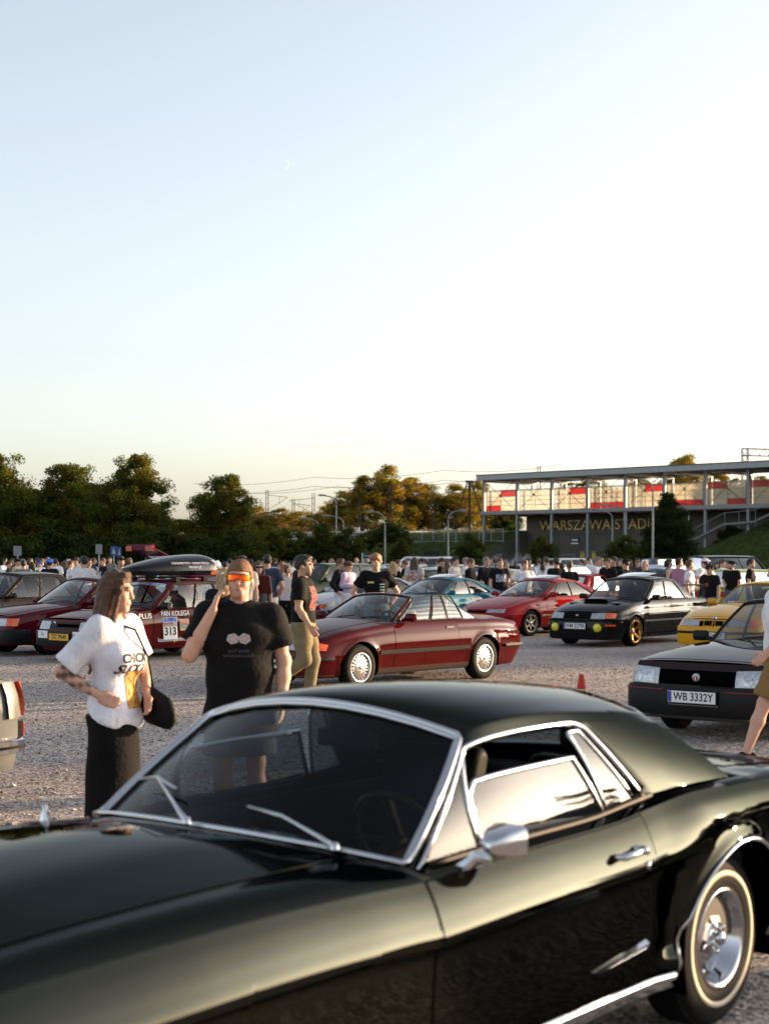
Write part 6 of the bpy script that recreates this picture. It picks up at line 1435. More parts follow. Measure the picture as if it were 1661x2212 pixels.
# ------------------------------------------------------------------ people
def surface_nets(F, org, h):
    S = F < 0; nx, ny, nz = F.shape
    c = np.zeros((nx-1, ny-1, nz-1), np.int8)
    for i in (0, 1):
        for j in (0, 1):
            for k in (0, 1): c += S[i:nx-1+i, j:ny-1+j, k:nz-1+k]
    act = (c > 0) & (c < 8); I = np.argwhere(act)
    if len(I) == 0: return np.zeros((0, 3)), np.zeros((0, 4), int)
    idx = np.full(act.shape, -1, np.int64); idx[act] = np.arange(len(I))
    pos = np.zeros((len(I), 3)); cnt = np.zeros(len(I))
    for ax in range(3):
        oth = [a for a in range(3) if a != ax]
        for a in (0, 1):
            for b in (0, 1):
                o0 = np.zeros(3, int); o0[oth[0]] = a; o0[oth[1]] = b; o1 = o0.copy(); o1[ax] = 1
                A = I+o0; B = I+o1; fa = F[A[:, 0], A[:, 1], A[:, 2]]; fb = F[B[:, 0], B[:, 1], B[:, 2]]
                m = (fa < 0) != (fb < 0); t = np.where(m, fa/(fa-fb+1e-12), 0)
                p = A+0.; p[:, ax] += t; pos[m] += p[m]; cnt[m] += 1
    V = org+h*pos/cnt[:, None]
    Q = []
    for ax in range(3):
        b_, c_ = (ax+1) % 3, (ax+2) % 3
        sl0 = [slice(None)]*3; sl1 = [slice(None)]*3; sl0[ax] = slice(0, -1); sl1[ax] = slice(1, None)
        ch = S[tuple(sl0)] != S[tuple(sl1)]; E = np.argwhere(ch)
        ok = (E[:, b_] > 0) & (E[:, c_] > 0) & (E[:, b_] < F.shape[b_]-1) & (E[:, c_] < F.shape[c_]-1); E = E[ok]
        if len(E) == 0: continue
        def cell(db, dc):
            X = E.copy(); X[:, b_] += db; X[:, c_] += dc; return idx[X[:, 0], X[:, 1], X[:, 2]]
        q = np.stack([cell(-1, -1), cell(0, -1), cell(0, 0), cell(-1, 0)], 1)
        inside = S[E[:, 0], E[:, 1], E[:, 2]]; q[~inside] = q[~inside][:, ::-1]; Q.append(q)
    return V, np.concatenate(Q)
class SDF:
    """smooth union of round cones and ellipsoids"""
    def __init__(s): s.p = []
    def cone(s, a, b, ra, rb, k=.03, sc_=None, cut=None): s.p.append(('c', np.array(a, float), np.array(b, float), ra, rb, k, sc_, cut)); return s
    def ell(s, c, r, k=.02, rot=None): s.p.append(('e', np.array(c, float), np.array(r, float), rot, 0, k, None, None)); return s
    def mesh(s, h, wr=0., wf=14., clip=None, extra=None, seed=0):
        lo = np.full(3, 9.); hi = -lo
        for q in s.p:
            if q[0] == 'c': r = max(q[3], q[4])*(1.6 if q[6] else 1); lo = np.minimum(lo, np.minimum(q[1], q[2])-r); hi = np.maximum(hi, np.maximum(q[1], q[2])+r)
            else: r = q[2].max(); lo = np.minimum(lo, q[1]-r); hi = np.maximum(hi, q[1]+r)
        lo -= 3*h; hi += 3*h; n = np.ceil((hi-lo)/h).astype(int)+1
        F = np.full(n, .5, np.float32)
        ax = [lo[i]+h*np.arange(n[i]) for i in range(3)]
        for q in s.p:
            k = q[5]
            if q[0] == 'c': r = max(q[3], q[4])*(1.6 if q[6] else 1); l2 = np.minimum(q[1], q[2])-r-k-2*h; h2 = np.maximum(q[1], q[2])+r+k+2*h
            else: r = q[2].max(); l2 = q[1]-r-k-2*h; h2 = q[1]+r+k+2*h
            i0 = np.clip(np.floor((l2-lo)/h).astype(int), 0, n-1); i1 = np.clip(np.ceil((h2-lo)/h).astype(int)+1, 1, n)
            X = ax[0][i0[0]:i1[0]][:, None, None]; Y = ax[1][i0[1]:i1[1]][None, :, None]; Z = ax[2][i0[2]:i1[2]][None, None, :]
            if q[0] == 'c':
                a, b, ra, rb, sc_, cut = q[1], q[2], q[3], q[4], q[6], q[7]
                px, py, pz = X-a[0], Y-a[1], Z-a[2]; ba = b-a
                if sc_: px = px/sc_[0]; py = py/sc_[1]; ba = ba/np.array([sc_[0], sc_[1], 1.])
                t = np.clip((px*ba[0]+py*ba[1]+pz*ba[2])/max(ba@ba, 1e-9), 0, 1)
                d = np.sqrt((px-t*ba[0])**2+(py-t*ba[1])**2+(pz-t*ba[2])**2)-(ra+(rb-ra)*t)
                if sc_: d = d*min(1, sc_[0], sc_[1])
                if cut is not None: d = np.maximum(d, (X-cut[0][0])*cut[1][0]+(Y-cut[0][1])*cut[1][1]+(Z-cut[0][2])*cut[1][2])
            else:
                c, r_, rot = q[1], q[2], q[3]; P = [X-c[0], Y-c[1], Z-c[2]]
                if rot is not None: P = [rot[0, i]*P[0]+rot[1, i]*P[1]+rot[2, i]*P[2] for i in range(3)]
                kk = np.sqrt((P[0]/r_[0])**2+(P[1]/r_[1])**2+(P[2]/r_[2])**2); d = (kk-1)*min(r_)*(.5+.5*kk.clip(0, 1))
            sl = (slice(i0[0], i1[0]), slice(i0[1], i1[1]), slice(i0[2], i1[2])); f = F[sl]
            hh = np.maximum(k-np.abs(f-d), 0)/k; F[sl] = np.minimum(f, d)-hh*hh*k*.25
        X, Y, Z = ax[0][:, None, None], ax[1][None, :, None], ax[2][None, None, :]
        if wr: F += (wr*(np.sin(X*wf*1.3+Z*wf*.9+seed)*np.sin(Y*wf*1.1-Z*wf*.6+seed*2.)+.6*np.sin(Z*wf*1.9+X*wf*.7+2*np.sin(Y*wf+seed)))).astype(np.float32)
        for c in (clip or []): F = np.maximum(F, (X-c[0][0])*c[1][0]+(Y-c[0][1])*c[1][1]+(Z-c[0][2])*c[1][2])
        if extra is not None: F = extra(F, X, Y, Z)
        F[0] = F[-1] = .5; F[:, 0] = F[:, -1] = .5; F[:, :, 0] = F[:, :, -1] = .5
        return surface_nets(F, lo, h)
SKIN = pm('skin', (.45, .26, .18), .55, attr='col', nz=.06, nscale=25, spec=.35)
def Jp(**kw):
    """joints of a 1.78 m figure facing -Y; L is the figure's left (+X)"""
    j = dict(pel=(0, 0, .97), chest=(0, -.005, 1.30), neck=(0, .012, 1.50), head=(0, -.012, 1.665), hy=0., hp=0., hr=0.,
        shL=(.185, .005, 1.435), elL=(.235, .03, 1.155), wrL=(.245, -.03, .915), shR=(-.185, .005, 1.435), elR=(-.235, .03, 1.155), wrR=(-.245, -.03, .915),
        hiL=(.095, 0, .93), knL=(.105, -.012, .50), anL=(.11, .02, .09), hiR=(-.095, 0, .93), knR=(-.105, -.012, .50), anR=(-.11, .02, .09), ftL=(.14, -1), ftR=(-.14, -1))
    j.update(kw); return {k: (np.array(v, float) if isinstance(v, tuple) else v) for k, v in j.items()}
def hrot(j): return np.array(Matrix.Rotation(R(j['hy']), 3, 'Z') @ Matrix.Rotation(R(j['hp']), 3, 'X') @ Matrix.Rotation(R(j['hr']), 3, 'Y'))
def body_sdf(j, fem=False, fat=1., fingers=None, ears=True):
    s = SDF(); f = fat; Rm = hrot(j); H = lambda x, y, z: j['head']+Rm @ np.array([x, y, z])
    # torso
    sx = 1.28 if not fem else 1.15
    s.cone(j['pel']+(0, 0, -.05), j['pel']+(0, 0, .06), .125*f*(1.05 if fem else 1), .118*f, .04, (1.25, .92))
    s.cone(j['pel']+(0, 0, .06), j['chest'], .112*f, .132*f, .05, (sx, .86)); s.cone(j['chest'], j['chest']+(0, .005, .10), .132*f, .10*f, .05, (sx*1.05, .85))
    s.cone(j['shL']-(.03, 0, .0), j['shR']+(.03, 0, .0), .066, .066, .06)
    if fem:
        for sg in (1, -1): s.ell(j['chest']+(sg*.075, -.10, -.03), (.068, .065, .068), .05)
    s.cone(j['neck']-(0, 0, .06), j['head']+(0, .02, -.06), .062 if not fem else .05, .056 if not fem else .047, .03)
    # head
    s.ell(H(0, .014, .028), (.077, .097, .098), .02, Rm); s.ell(H(0, -.022, -.045), (.060, .070, .078), .03, Rm); s.cone(H(-.018, -.070, -.095), H(.018, -.070, -.095), .020, .020, .025)
    s.cone(H(0, -.090, .020), H(0, -.108, -.022), .009, .0145, .015); s.ell(H(0, -.092, -.060), (.024, .012, .012), .012, Rm); s.ell(H(0, -.088, .030), (.055, .015, .012), .02, Rm)
    for sg in (1, -1):
        if ears: s.ell(H(sg*.080, .018, -.008), (.012, .022, .034), .008, Rm)
        s.ell(H(sg*.034, -.060, -.030), (.026, .026, .024), .02, Rm)
    # limbs
    for S_, sg in (('L', 1), ('R', -1)):
        sh, el, wr = j['sh'+S_], j['el'+S_], j['wr'+S_]; af = (.82 if fem else 1.)*(.5+.5*f)
        s.ell(sh+(0, 0, -.01), (.062*af, .062*af, .07), .05); s.cone(sh, sh*.4+el*.6, .052*af, .050*af, .04); s.cone(sh*.4+el*.6, el, .050*af, .041*af, .03); s.cone(el, el*.6+wr*.4, .043*af, .042*af, .03); s.cone(el*.6+wr*.4, wr, .042*af, .028*af, .03)
        hand(s, j, S_, el, wr, fem, fingers)
        hi, kn, an = j['hi'+S_], j['kn'+S_], j['an'+S_]
        s.cone(hi, hi*.5+kn*.5, .092*f, .076*f, .05); s.cone(hi*.5+kn*.5, kn, .076*f, .056, .04); s.cone(kn, kn*.65+an*.35, .056, .058, .04); s.cone(kn*.65+an*.35, an, .058, .036, .03)
        fd = np.array([j['ft'+S_][0], j['ft'+S_][1], 0.]); fd /= np.linalg.norm(fd); s.cone(an-(0, 0, .04)-fd*.03, an+fd*.13-(0, 0, .055), .036, .030, .03)
    return s
def hand(s, j, S_, el, wr, fem, fingers):
    """palm, four fingers of unequal length with knuckle bends and a thumb leaving the side of the palm"""
    ov = (fingers or {}).get(S_, {}); d = np.array(ov.get('dir', wr-el)); d = d/np.linalg.norm(d)
    side = 1 if S_ == 'L' else -1
    pn = np.array(ov.get('palm', (-side, .15, 0))); pn = pn-d*(pn@d); pn /= np.linalg.norm(pn)     # the way the palm faces
    th = np.cross(d, pn)*(-side)                                                                   # thumb side
    if 'thumb' in ov: th = np.array(ov['thumb'], float); th = th-d*(th@d); th /= np.linalg.norm(th)
    q = .92 if fem else 1.; curl = ov.get('curl', .45)
    c0 = wr+d*.02; c1 = wr+d*.085*q
    for o in (-.028, -.009, .010, .028): s.cone(c0+th*o*.75, c1+th*o, .014*q, .0125*q, .014)
    L = {.028: .075, .010: .083, -.009: .077, -.028: .060}
    for o, ln in L.items():
        p = c1+th*o; a = d.copy(); 
        for seg, fr_ in enumerate((.45, .32, .23)):
            ang = curl*(.6+.45*seg); a = d*math.cos(ang*(.6+.5*seg))+pn*math.sin(ang*(.6+.5*seg)); e = p+a*ln*fr_*q; s.cone(p, e, .0098*q-.0007*seg, .0092*q-.0007*seg, .006); p = e
    p = wr+d*.030+th*.024; a = d*.62+th*.70+pn*.25; a /= np.linalg.norm(a); e = p+a*.040*q; s.cone(p, e, .014*q, .0115*q, .012); e2 = e+(d*.9+th*.22+pn*.35)*.034*q; s.cone(e, e2, .0112*q, .009*q, .006)
def body_mesh(j, h, tone=(.50, .30, .21), fem=False, fat=1., fingers=None, beard=0., lips=(.42, .15, .13), tattoo=None, eyes=True, ears=True):
    V, Q = body_sdf(j, fem, fat, fingers, ears).mesh(h)
    me = np_mesh('body', V, Q, [SKIN]); C = np.tile(np.array([*tone, 1.]), (len(V), 1)); Rm = hrot(j); P = (V-j['head']) @ Rm
    def blob(c, r): return np.clip(1.6-1.6*np.sqrt((((P-np.array(c))/np.array(r))**2).sum(1)), 0, 1)[:, None]
    def mix(w_, c): C[:, :3] = C[:, :3]*(1-w_)+np.array(c)*w_
    mix(blob((0, -.10, -.02), (.06, .05, .03))*.25, (tone[0]*1.05, tone[1]*.75, tone[2]*.7)); 
    if beard: mix(blob((0, -.06, -.085), (.085, .075, .055))*beard, (.035, .022, .016)); mix(blob((0, -.095, -.045), (.032, .03, .010))*beard, (.035, .022, .016))
    mix(blob((0, -.10, -.060), (.026, .03, .0095)), lips)
    if eyes:
        for sg in (1, -1):
            mix(blob((sg*.034, -.085, .010), (.017, .03, .0085)), (.55, .52, .5)); mix(blob((sg*.034, -.085, .010), (.008, .03, .009)), (.02, .015, .012)); mix(blob((sg*.034, -.085, .034), (.026, .03, .006)), (.06, .035, .02))
    if tattoo is not None: w_ = tattoo(V); mix(w_[:, None], (.035, .030, .028))
    a = me.attributes.new('col', 'FLOAT_COLOR', 'POINT'); a.data.foreach_set('color', C.astype(np.float32).ravel()); return me
def shirt_mesh(j, h, fem=False, fat=1., sleeve=.62, hem=.86, loose=.022, boxy=1., seed=0, neck=.0, flare=.0, wr=.0035, sl_loose=1., slant=0.):
    s = SDF(); f = fat; L = loose; sx = (1.28 if not fem else 1.17)*boxy
    pel = j['pel']; ch = j['chest']; b = pel+(0, 0, hem-.97)
    s.cone(b, pel+(0, 0, .08), .118*f+L+flare, .112*f+L, .05, (1.25*boxy, .93)); s.cone(pel+(0, 0, .08), ch, .112*f+L, .136*f+L*.7, .05, (sx, .88)); s.cone(ch, ch+(0, .005, .11), .136*f+L*.7, .105*f+L*.5, .05, (sx*1.05, .87))
    s.cone(j['shL']-(.03, 0, 0), j['shR']+(.03, 0, 0), .066+L*.5, .066+L*.5, .06)
    if fem:
        for sg in (1, -1): s.ell(ch+(sg*.075, -.10, -.03), (.07+L*.4, .068+L*.4, .072+L*.4), .06)
    s.cone(j['neck']-(0, 0, .05), j['neck']+(0, -.005, .015), .070, .062, .03)
    for S_ in 'LR':
        sh, el, wr_ = j['sh'+S_], j['el'+S_], j['wr'+S_]; af = (.85 if fem else 1.)*(.5+.5*f); ll = L*sl_loose
        if sleeve <= 0: continue
        s.ell(sh+(0, 0, -.01), (.064*af+L*.6, .064*af+L*.6, .072+L*.4), .05)
        if sleeve <= 1:
            e = sh+(el-sh)*sleeve; d = (el-sh)/np.linalg.norm(el-sh); s.cone(sh, e+d*.03, .056*af+ll, .052*af+ll*1.5, .04, None, (e, d))
        else:
            s.cone(sh, el, .056*af+ll, .046*af+ll, .04); e = el+(wr_-el)*(sleeve-1); d = (wr_-el)/np.linalg.norm(wr_-el); s.cone(el, e+d*.02, .047*af+ll, .036*af+ll*.9, .03, None, (e, d))
    nk = j['neck']
    def ex(F, X, Y, Z):
        d = np.sqrt((X-nk[0])**2+((Y-nk[1]+.012)/1.0)**2+((Z-nk[2]-.022)/.75)**2)-(.066+neck); return np.maximum(F, -d)
    V, Q = s.mesh(h, wr, 13., [((0, 0, hem), (0, slant, -1))], ex, seed); return np_mesh('shirt', V, Q, [WHITE])
def legs_mesh(j, h, end='ankle', fat=1., loose=.016, top=.98, seed=0, fem=False, wide=0.):
    s = SDF(); f = fat; L = loose; pel = j['pel']
    s.cone(pel+(0, 0, -.05), pel+(0, 0, .05), .128*f*(1.05 if fem else 1)+L, .120*f+L*.6, .04, (1.25, .93))
    for S_ in 'LR':
        hi, kn, an = j['hi'+S_], j['kn'+S_], j['an'+S_]; s.cone(hi, hi*.5+kn*.5, .094*f+L, .080*f+L, .05)
        if end == 'knee': e = kn+(hi-kn)*.10; d = (kn-hi)/np.linalg.norm(kn-hi); s.cone(hi*.5+kn*.5, e+d*.03, .080*f+L, .078*f+L*1.6, .03, None, (e, d))
        elif end == 'short': e = kn+(hi-kn)*.62; d = (kn-hi)/np.linalg.norm(kn-hi); s.cone(hi, e+d*.03, .094*f+L, .092*f+L, .03, None, (e, d))
        else: s.cone(hi*.5+kn*.5, kn, .080*f+L, .060+L+wide*.4, .04); s.cone(kn, an+(0, 0, .0), .060+L+wide*.4, .048+L+wide, .04)
    cl = [((0, 0, top), (0, 0, 1))]+([((0, 0, .055), (0, 0, -1))] if end == 'ankle' else [])
    V, Q = s.mesh(h, .003, 11., cl, None, seed); return np_mesh('trousers', V, Q, [WHITE])
def skirt_mesh(j, h, bottom=.12, r1=.26, top=1.0):
    s = SDF(); pel = j['pel']; s.cone(pel+(0, 0, -.04), pel+(0, 0, .06), .158, .124, .04, (1.24, .98)); s.cone(pel+(0, 0, -.05), (pel[0], pel[1]+.01, bottom), .158, r1*.72, .05, (1.18, 1.0))
    V, Q = s.mesh(h, .006, 9., [((0, 0, top), (0, 0, 1)), ((0, 0, bottom), (0, 0, -1))]); return np_mesh('skirt', V, Q, [WHITE])
def shoe_mesh(j, S_, h=.012):
    s = SDF(); an = j['an'+S_]; fd = np.array([j['ft'+S_][0], j['ft'+S_][1], 0.]); fd /= np.linalg.norm(fd); z0 = an[2]-.09
    a = np.array([an[0], an[1], z0])
    s.cone(a-fd*.05+(0, 0, .05), a+fd*.02+(0, 0, .055), .046, .046, .03); s.cone(a+fd*.02+(0, 0, .05), a+fd*.16+(0, 0, .036), .045, .038, .03)
    V, Q = s.mesh(h, clip=[((0, 0, z0), (0, 0, -1))]); return np_mesh('shoe', V, Q, [WHITE])
def hair_mesh(style, h=.011):
    """in head space: centre of the head at the origin, face towards -Y"""
    s = SDF(); t = .012
    if style == 'buzz': t = .008
    if style == 'curly': t = .030
    s.ell((0, .016, .034), (.078+t, .098+t, .097+t), .02)
    if style == 'quiff': s.ell((0, -.03, .125), (.062, .075, .035), .03); s.ell((0, .02, .12), (.07, .08, .03), .03)
    if style == 'short': s.ell((0, -.045, .112), (.055, .05, .024), .02)
    if style == 'fringe': s.ell((0, -.055, .10), (.072, .052, .035), .03); s.ell((0, .0, .075), (.092, .10, .06), .03)
    if style in ('long', 'blonde'):
        for x in (-.07, -.035, 0, .035, .07): s.cone((x, .065, .04), (x*1.15, .085, -.20), .045, .038, .03); s.cone((x*1.15, .085, -.20), (x*1.1, .075, -.36), .038, .022, .03)
        for sg in (1, -1): s.cone((sg*.078, -.005, .05), (sg*.092, .0, -.16), .026, .030, .03); s.cone((sg*.092, 0, -.16), (sg*.085, -.02, -.30), .030, .016, .03)
    if style == 'pony': s.ell((0, .115, .03), (.03, .03, .03), .02); s.cone((0, .12, .02), (0, .115, -.22), .030, .016, .02)
    if style == 'bun': s.ell((0, .10, .105), (.042, .042, .04), .02)
    if style == 'bob':
        for sg in (1, -1): s.cone((sg*.085, .0, .06), (sg*.092, .02, -.06), .030, .03, .03)
        s.cone((-.05, .09, .04), (.05, .09, .04), .05, .05, .03); s.cone((-.05, .09, -.05), (.05, .09, -.05), .04, .04, .03); s.ell((0, -.02, .10), (.085, .09, .05), .03)
    fr = {'buzz': .050, 'fringe': .040, 'curly': .055, 'bob': .045}.get(style, .055)
    def ex(F, X, Y, Z):
        face = np.maximum(np.maximum((Y+.030)*1., (Z-fr-.25*(Y+.09))), np.abs(X)-.095)      # region kept free for the face
        G = np.maximum(F, -face) if False else F
        m = np.maximum(Y+.035, Z-fr); G = np.maximum(F, -np.maximum(m, np.abs(X)-.12))
        if style in ('buzz', 'short', 'quiff', 'fringe', 'curly', 'bun', 'pony'):
            m2 = np.maximum(np.maximum(Y-.060, Z-.012+.10*np.maximum(0, Y)), 0*X-1); G = np.maximum(G, -np.maximum(np.maximum(Y-.050, Z+.0), -1+0*X)); G = np.maximum(G, -(Z+.055+.0*X))
        return G
    wr = {'curly': .010, 'long': .005, 'blonde': .006, 'bob': .006, 'quiff': .006, 'short': .004, 'pony': .003}.get(style, .002)
    V, Q = s.mesh(h, wr, 42. if style not in ('long', 'blonde') else 34., None, ex, 1.); return np_mesh('hair', V, Q, [WHITE])
from mathutils.bvhtree import BVHTree
_bv = {}
def onto(me, P, y=-1, off=.004):
    """lays points on the front (y=-1) or back (y=1) of a garment"""
    if me.name not in _bv: _bv[me.name] = BVHTree.FromPolygons([v.co[:] for v in me.vertices], [p.vertices[:] for p in me.polygons])
    Q = np.array(P, float); sh_ = Q.shape; Q = Q.reshape(-1, 3)
    for i in range(len(Q)):
        h = _bv[me.name].ray_cast(Vector((Q[i, 0], y*.8, Q[i, 2])), Vector((0, -y, 0)))
        if h[0] is not None: Q[i, 1] = h[0].y+y*off
    return Q.reshape(sh_)
def cap_mesh(back=False):
    s = SDF(); s.ell((0, .014, .050), (.092, .112, .092), .02)
    sg = 1 if back else -1
    s.cone((-.045, sg*.09, .055), (.045, sg*.09, .055), .012, .012, .02); s.cone((-.04, sg*.15, .046), (.04, sg*.15, .046), .010, .010, .06); s.cone((0, sg*.09, .055), (0, sg*.16, .045), .012, .010, .05, (4., 1.))
    V, Q = s.mesh(.010, clip=[((0, 0, .040), (0, 0, -1))]); return np_mesh('cap', V, Q, [WHITE])
_hm = {}
def hairm(st):
    if st not in _hm: _hm[st] = cap_mesh(st == 'capback') if st in ('cap', 'capback') else hair_mesh(st)
    return _hm[st]
def cloth(name, c, rough=.85): return pm('cloth_'+name, c, rough, nz=.12, nscale=9, bump=.35, bscale=28, spec=.2)
def setmat(o, m): o.material_slots[0].link = 'OBJECT'; o.material_slots[0].material = m; return o
def headmtx(j): return Matrix.Translation(Vector(j['head'])) @ Matrix(hrot(j).tolist()).to_4x4()
CB = cloth('black', (.0045, .0045, .005)); CW = cloth('white', (.66, .66, .70)); CN = cloth('navy', (.03, .04, .065)); CG = cloth('grey', (.16, .16, .17)); CBE = cloth('beige', (.42, .34, .27)); CJ = cloth('denim', (.06, .10, .20)); CK = cloth('khaki', (.17, .14, .085)); CM = cloth('mauve', (.33, .17, .24)); CLI = cloth('lilac', (.48, .38, .52)); CBR = cloth('brown', (.22, .13, .045)); CCR = cloth('cream', (.60, .53, .46)); CDG = cloth('dark_grey', (.045, .045, .05)); CBL = cloth('blue', (.03, .10, .45)); CFL = cloth('floral', (.62, .55, .55))
HB = pm('hair_dark', (.010, .007, .005), .55, nz=.4, nscale=40, bump=.6, bscale=70); HBR = pm('hair_brown', (.075, .040, .020), .55, nz=.4, nscale=40, bump=.6, bscale=70); HL = pm('hair_blond', (.36, .22, .10), .5, nz=.35, nscale=40, bump=.6, bscale=70); HG = pm('hair_grey', (.16, .15, .14), .6, nz=.3, nscale=40, bump=.5, bscale=70); HR = pm('hair_ginger', (.20, .085, .035), .55, nz=.4, nscale=40, bump=.6, bscale=70)
SK = [(.50, .29, .20), (.44, .25, .17), (.56, .34, .25)]
# ---- pose templates for the crowd
POSE = dict(
  stand=Jp(), stand2=Jp(elL=(.25, .05, 1.16), wrL=(.20, -.13, 1.0), elR=(-.24, .02, 1.15), hy=18., anR=(-.14, -.03, .09), knR=(-.12, -.03, .50)),
  pockets=Jp(elL=(.29, .09, 1.17), wrL=(.20, -.02, .96), elR=(-.29, .09, 1.17), wrR=(-.20, -.02, .96)),
  cross=Jp(elL=(.25, -.05, 1.16), wrL=(-.05, -.20, 1.20), elR=(-.25, -.05, 1.16), wrR=(.06, -.185, 1.15)),
  phone=Jp(elL=(.23, .02, 1.17), wrL=(.07, -.24, 1.16), elR=(-.23, .02, 1.17), wrR=(-.06, -.25, 1.14), hp=16., hy=5),
  hips=Jp(elL=(.40, .06, 1.17), wrL=(.21, -.02, 1.0), elR=(-.40, .06, 1.17), wrR=(-.21, -.02, 1.0)),
  walk=Jp(elL=(.24, .10, 1.17), wrL=(.25, .02, .94), elR=(-.24, -.05, 1.17), wrR=(-.23, -.17, .96), knL=(.10, -.14, .53), anL=(.10, -.16, .12), knR=(-.10, .05, .50), anR=(-.10, .24, .16)),
  look=Jp(hy=38., elL=(.24, .0, 1.16), wrL=(.13, -.20, 1.08)), look2=Jp(hy=-38., elR=(-.24, .0, 1.16), wrR=(-.10, -.21, 1.12)))
_tc = {}
def tmpl(kind, pose, fem, fat, tone, beard, outfit):
    k = (kind, pose, fem, fat, tone, beard, outfit)
    if k in _tc: return _tc[k]
    j = POSE[pose]
    if kind == 'body': m = body_mesh(j, .015, SK[tone], fem, fat, beard=beard)
    elif kind == 'shirt': m = shirt_mesh(j, .016, fem, fat, {'tee': .62, 'polo': .6, 'long': 1.9, 'tank': .0, 'jacket': 1.92}[outfit], .84 if outfit != 'tank' else .95, .024 if not fem else .016, seed=len(_tc))
    else: m = legs_mesh(j, .017, {'trousers': 'ankle', 'jeans': 'ankle', 'shorts': 'knee', 'denim_shorts': 'short'}[outfit], fat, seed=len(_tc), fem=fem)
    _tc[k] = m; return m
def crowd(x, s, face, label, top=CB, hair='short', hc=HB, pose='stand', fem=False, H=1.78, tone=0, beard=0., outfit='tee', legs=CJ, lkind='trousers', fat=1., hat=None, glasses=False, extra=None, prt=None):
    Y = FPX/s; j = POSE[pose]
    r = empty('person', (at(x, Y), Y, 0), R(face), H/1.78); tag(r, label, 'person', 'visitors among the parked cars')
    b = link('body', tmpl('body', pose, fem, fat, tone, beard, None), r)
    sh = setmat(link('shirt' if outfit != 'jacket' else 'jacket', tmpl('shirt', pose, fem, fat, 0, 0, outfit), r), top)
    setmat(link('shorts' if 'shorts' in lkind else 'trousers', tmpl('legs', pose, fem, fat, 0, 0, lkind), r), legs)
    hm_ = headmtx(j)
    if hair: o = setmat(link('hair', hairm(hair), r), hc); o.matrix_local = hm_
    if hat: o = setmat(link('cap', hairm(hat[0]), r), hat[1]); o.matrix_local = hm_
    for S_ in 'LR':
        kk = ('shoe', pose, S_); 
        if kk not in _tc: _tc[kk] = shoe_mesh(j, S_, .016)
        setmat(link('shoe', _tc[kk], r), CDG if legs is not CJ else CW)
    if glasses:
        if 'gl' not in _tc:
            g = MB()
            for sg in (1, -1): g.box((sg*.036-.028, -.112, -.008), (sg*.036+.028, -.096, .028)); g.bar((sg*.062, -.10, .015), (sg*.080, .02, .012), .006)
            g.bar((-.01, -.108, .018), (.01, -.108, .018), .008); _tc['gl'] = g.mesh('sunglasses', [BLACK])
        o = link('sunglasses', _tc['gl'], r); o.matrix_local = hm_
    if prt:                                              # print on chest or back
        y = -1 if prt[0] == 'chest' else 1; m = MB(); w_, h_ = prt[2], prt[3]; P = np.zeros((7, 5, 3))
        for a in range(7):
            for c in range(5):
                xx = (a/6-.5)*w_; P[a, c] = (xx, y*(.155+.012-.9*xx*xx)*fat-(.0 if y < 0 else -.004), 1.27+(c/4-.5)*h_)
        m.grid(onto(sh.data, P, y), flip=y < 0); m.obj('print', prt[1], sh)
    return r
NAVB = cloth('navy_black', (.009, .009, .013))
P1 = graphic('photo_print', (.45, .47, .52), (.06, .10, .25), 18.); P2 = graphic('red_graphic', (.32, .03, .03), (.45, .42, .40), 24.); PW = graphic('white_graphic', (.55, .55, .55), (.006, .006, .006), 45.); PK = graphic('black_graphic', (.03, .03, .03), (.6, .6, .63), 40., .47)
C_ = crowd
# left crowd
C_(10, 55, 60, 'man in a white shirt at the far left of the crowd', CW, hc=HB, pose='look')
C_(19, 60, 100, 'dark dressed bearded man beside the leftmost man in white', CDG, beard=.8, H=1.70)
C_(27, 50, 40, 'man in a black shirt behind the man with the black beanie', CB, hc=HBR, pose='stand2')
C_(37, 62, 80, 'man in a beige shirt with black beanie and strap at left', CBE, hat=('cap', CB), beard=.7)
C_(49, 50, 20, 'man with a light blue cap behind the grey shirt man', CW, hat=('cap', cloth('light_blue', (.25, .42, .6))))
C_(51, 74, 185, 'man in a grey shirt seen from behind at left', CG, hc=HB, H=1.74)
C_(65, 55, 70, 'man in white left of the woman with long black hair', CW, hc=HBR, pose='look')
C_(69, 70, 190, 'woman with long black hair seen from behind at left', CB, 'long', HB, fem=True, H=1.68, legs=CB)
C_(84, 58, 30, 'man in a white shirt with a dark blue cap looking at his phone', CW, hat=('cap', CBL), pose='phone', H=1.72)
C_(91, 54, 290, 'man in white right of the dark blue cap', CW, pose='stand2', hc=HBR)
C_(108, 80, 160, 'man in black with a bright blue cap worn backwards', CB, hat=('capback', cloth('bright_blue', (.03, .16, .72))), fat=1.06)
C_(119, 62, 200, 'man in white right of the bright blue cap', CW, hc=HB)
C_(140, 60, 150, 'woman with brown hair in the left crowd', CB, 'long', HBR, fem=True, H=1.70)
C_(148, 52, 20, 'man in black with a white patterned cap', CB, hat=('cap', CW))
C_(152, 66, 110, 'man in a white shirt bending his head in the left crowd', CW, 'short', HBR, pose='phone', H=1.72)
C_(165, 58, 340, 'man in white left of the man with the backpack strap', CW, pose='stand2')
C_(181, 92, 215, 'man in white with a dark backpack strap seen from behind', CW, 'short', HB, H=1.84)
C_(191, 66, 60, 'man in a black printed shirt behind the backpack man', CB, hc=HB, beard=.5, prt=('chest', PW, .2, .2))
C_(223, 64, 300, 'man in a black shirt with white print right of the backpack man', CB, 'buzz', HBR, pose='stand2', prt=('chest', P1, .26, .18), H=1.80)
C_(261, 86, 30, 'man with glasses and black cap left of the roof box', CG, hat=('cap', CB), beard=.6, H=1.84)
C_(278, 70, 200, 'dark haired person beside the roof box', CDG, 'curly', HBR)
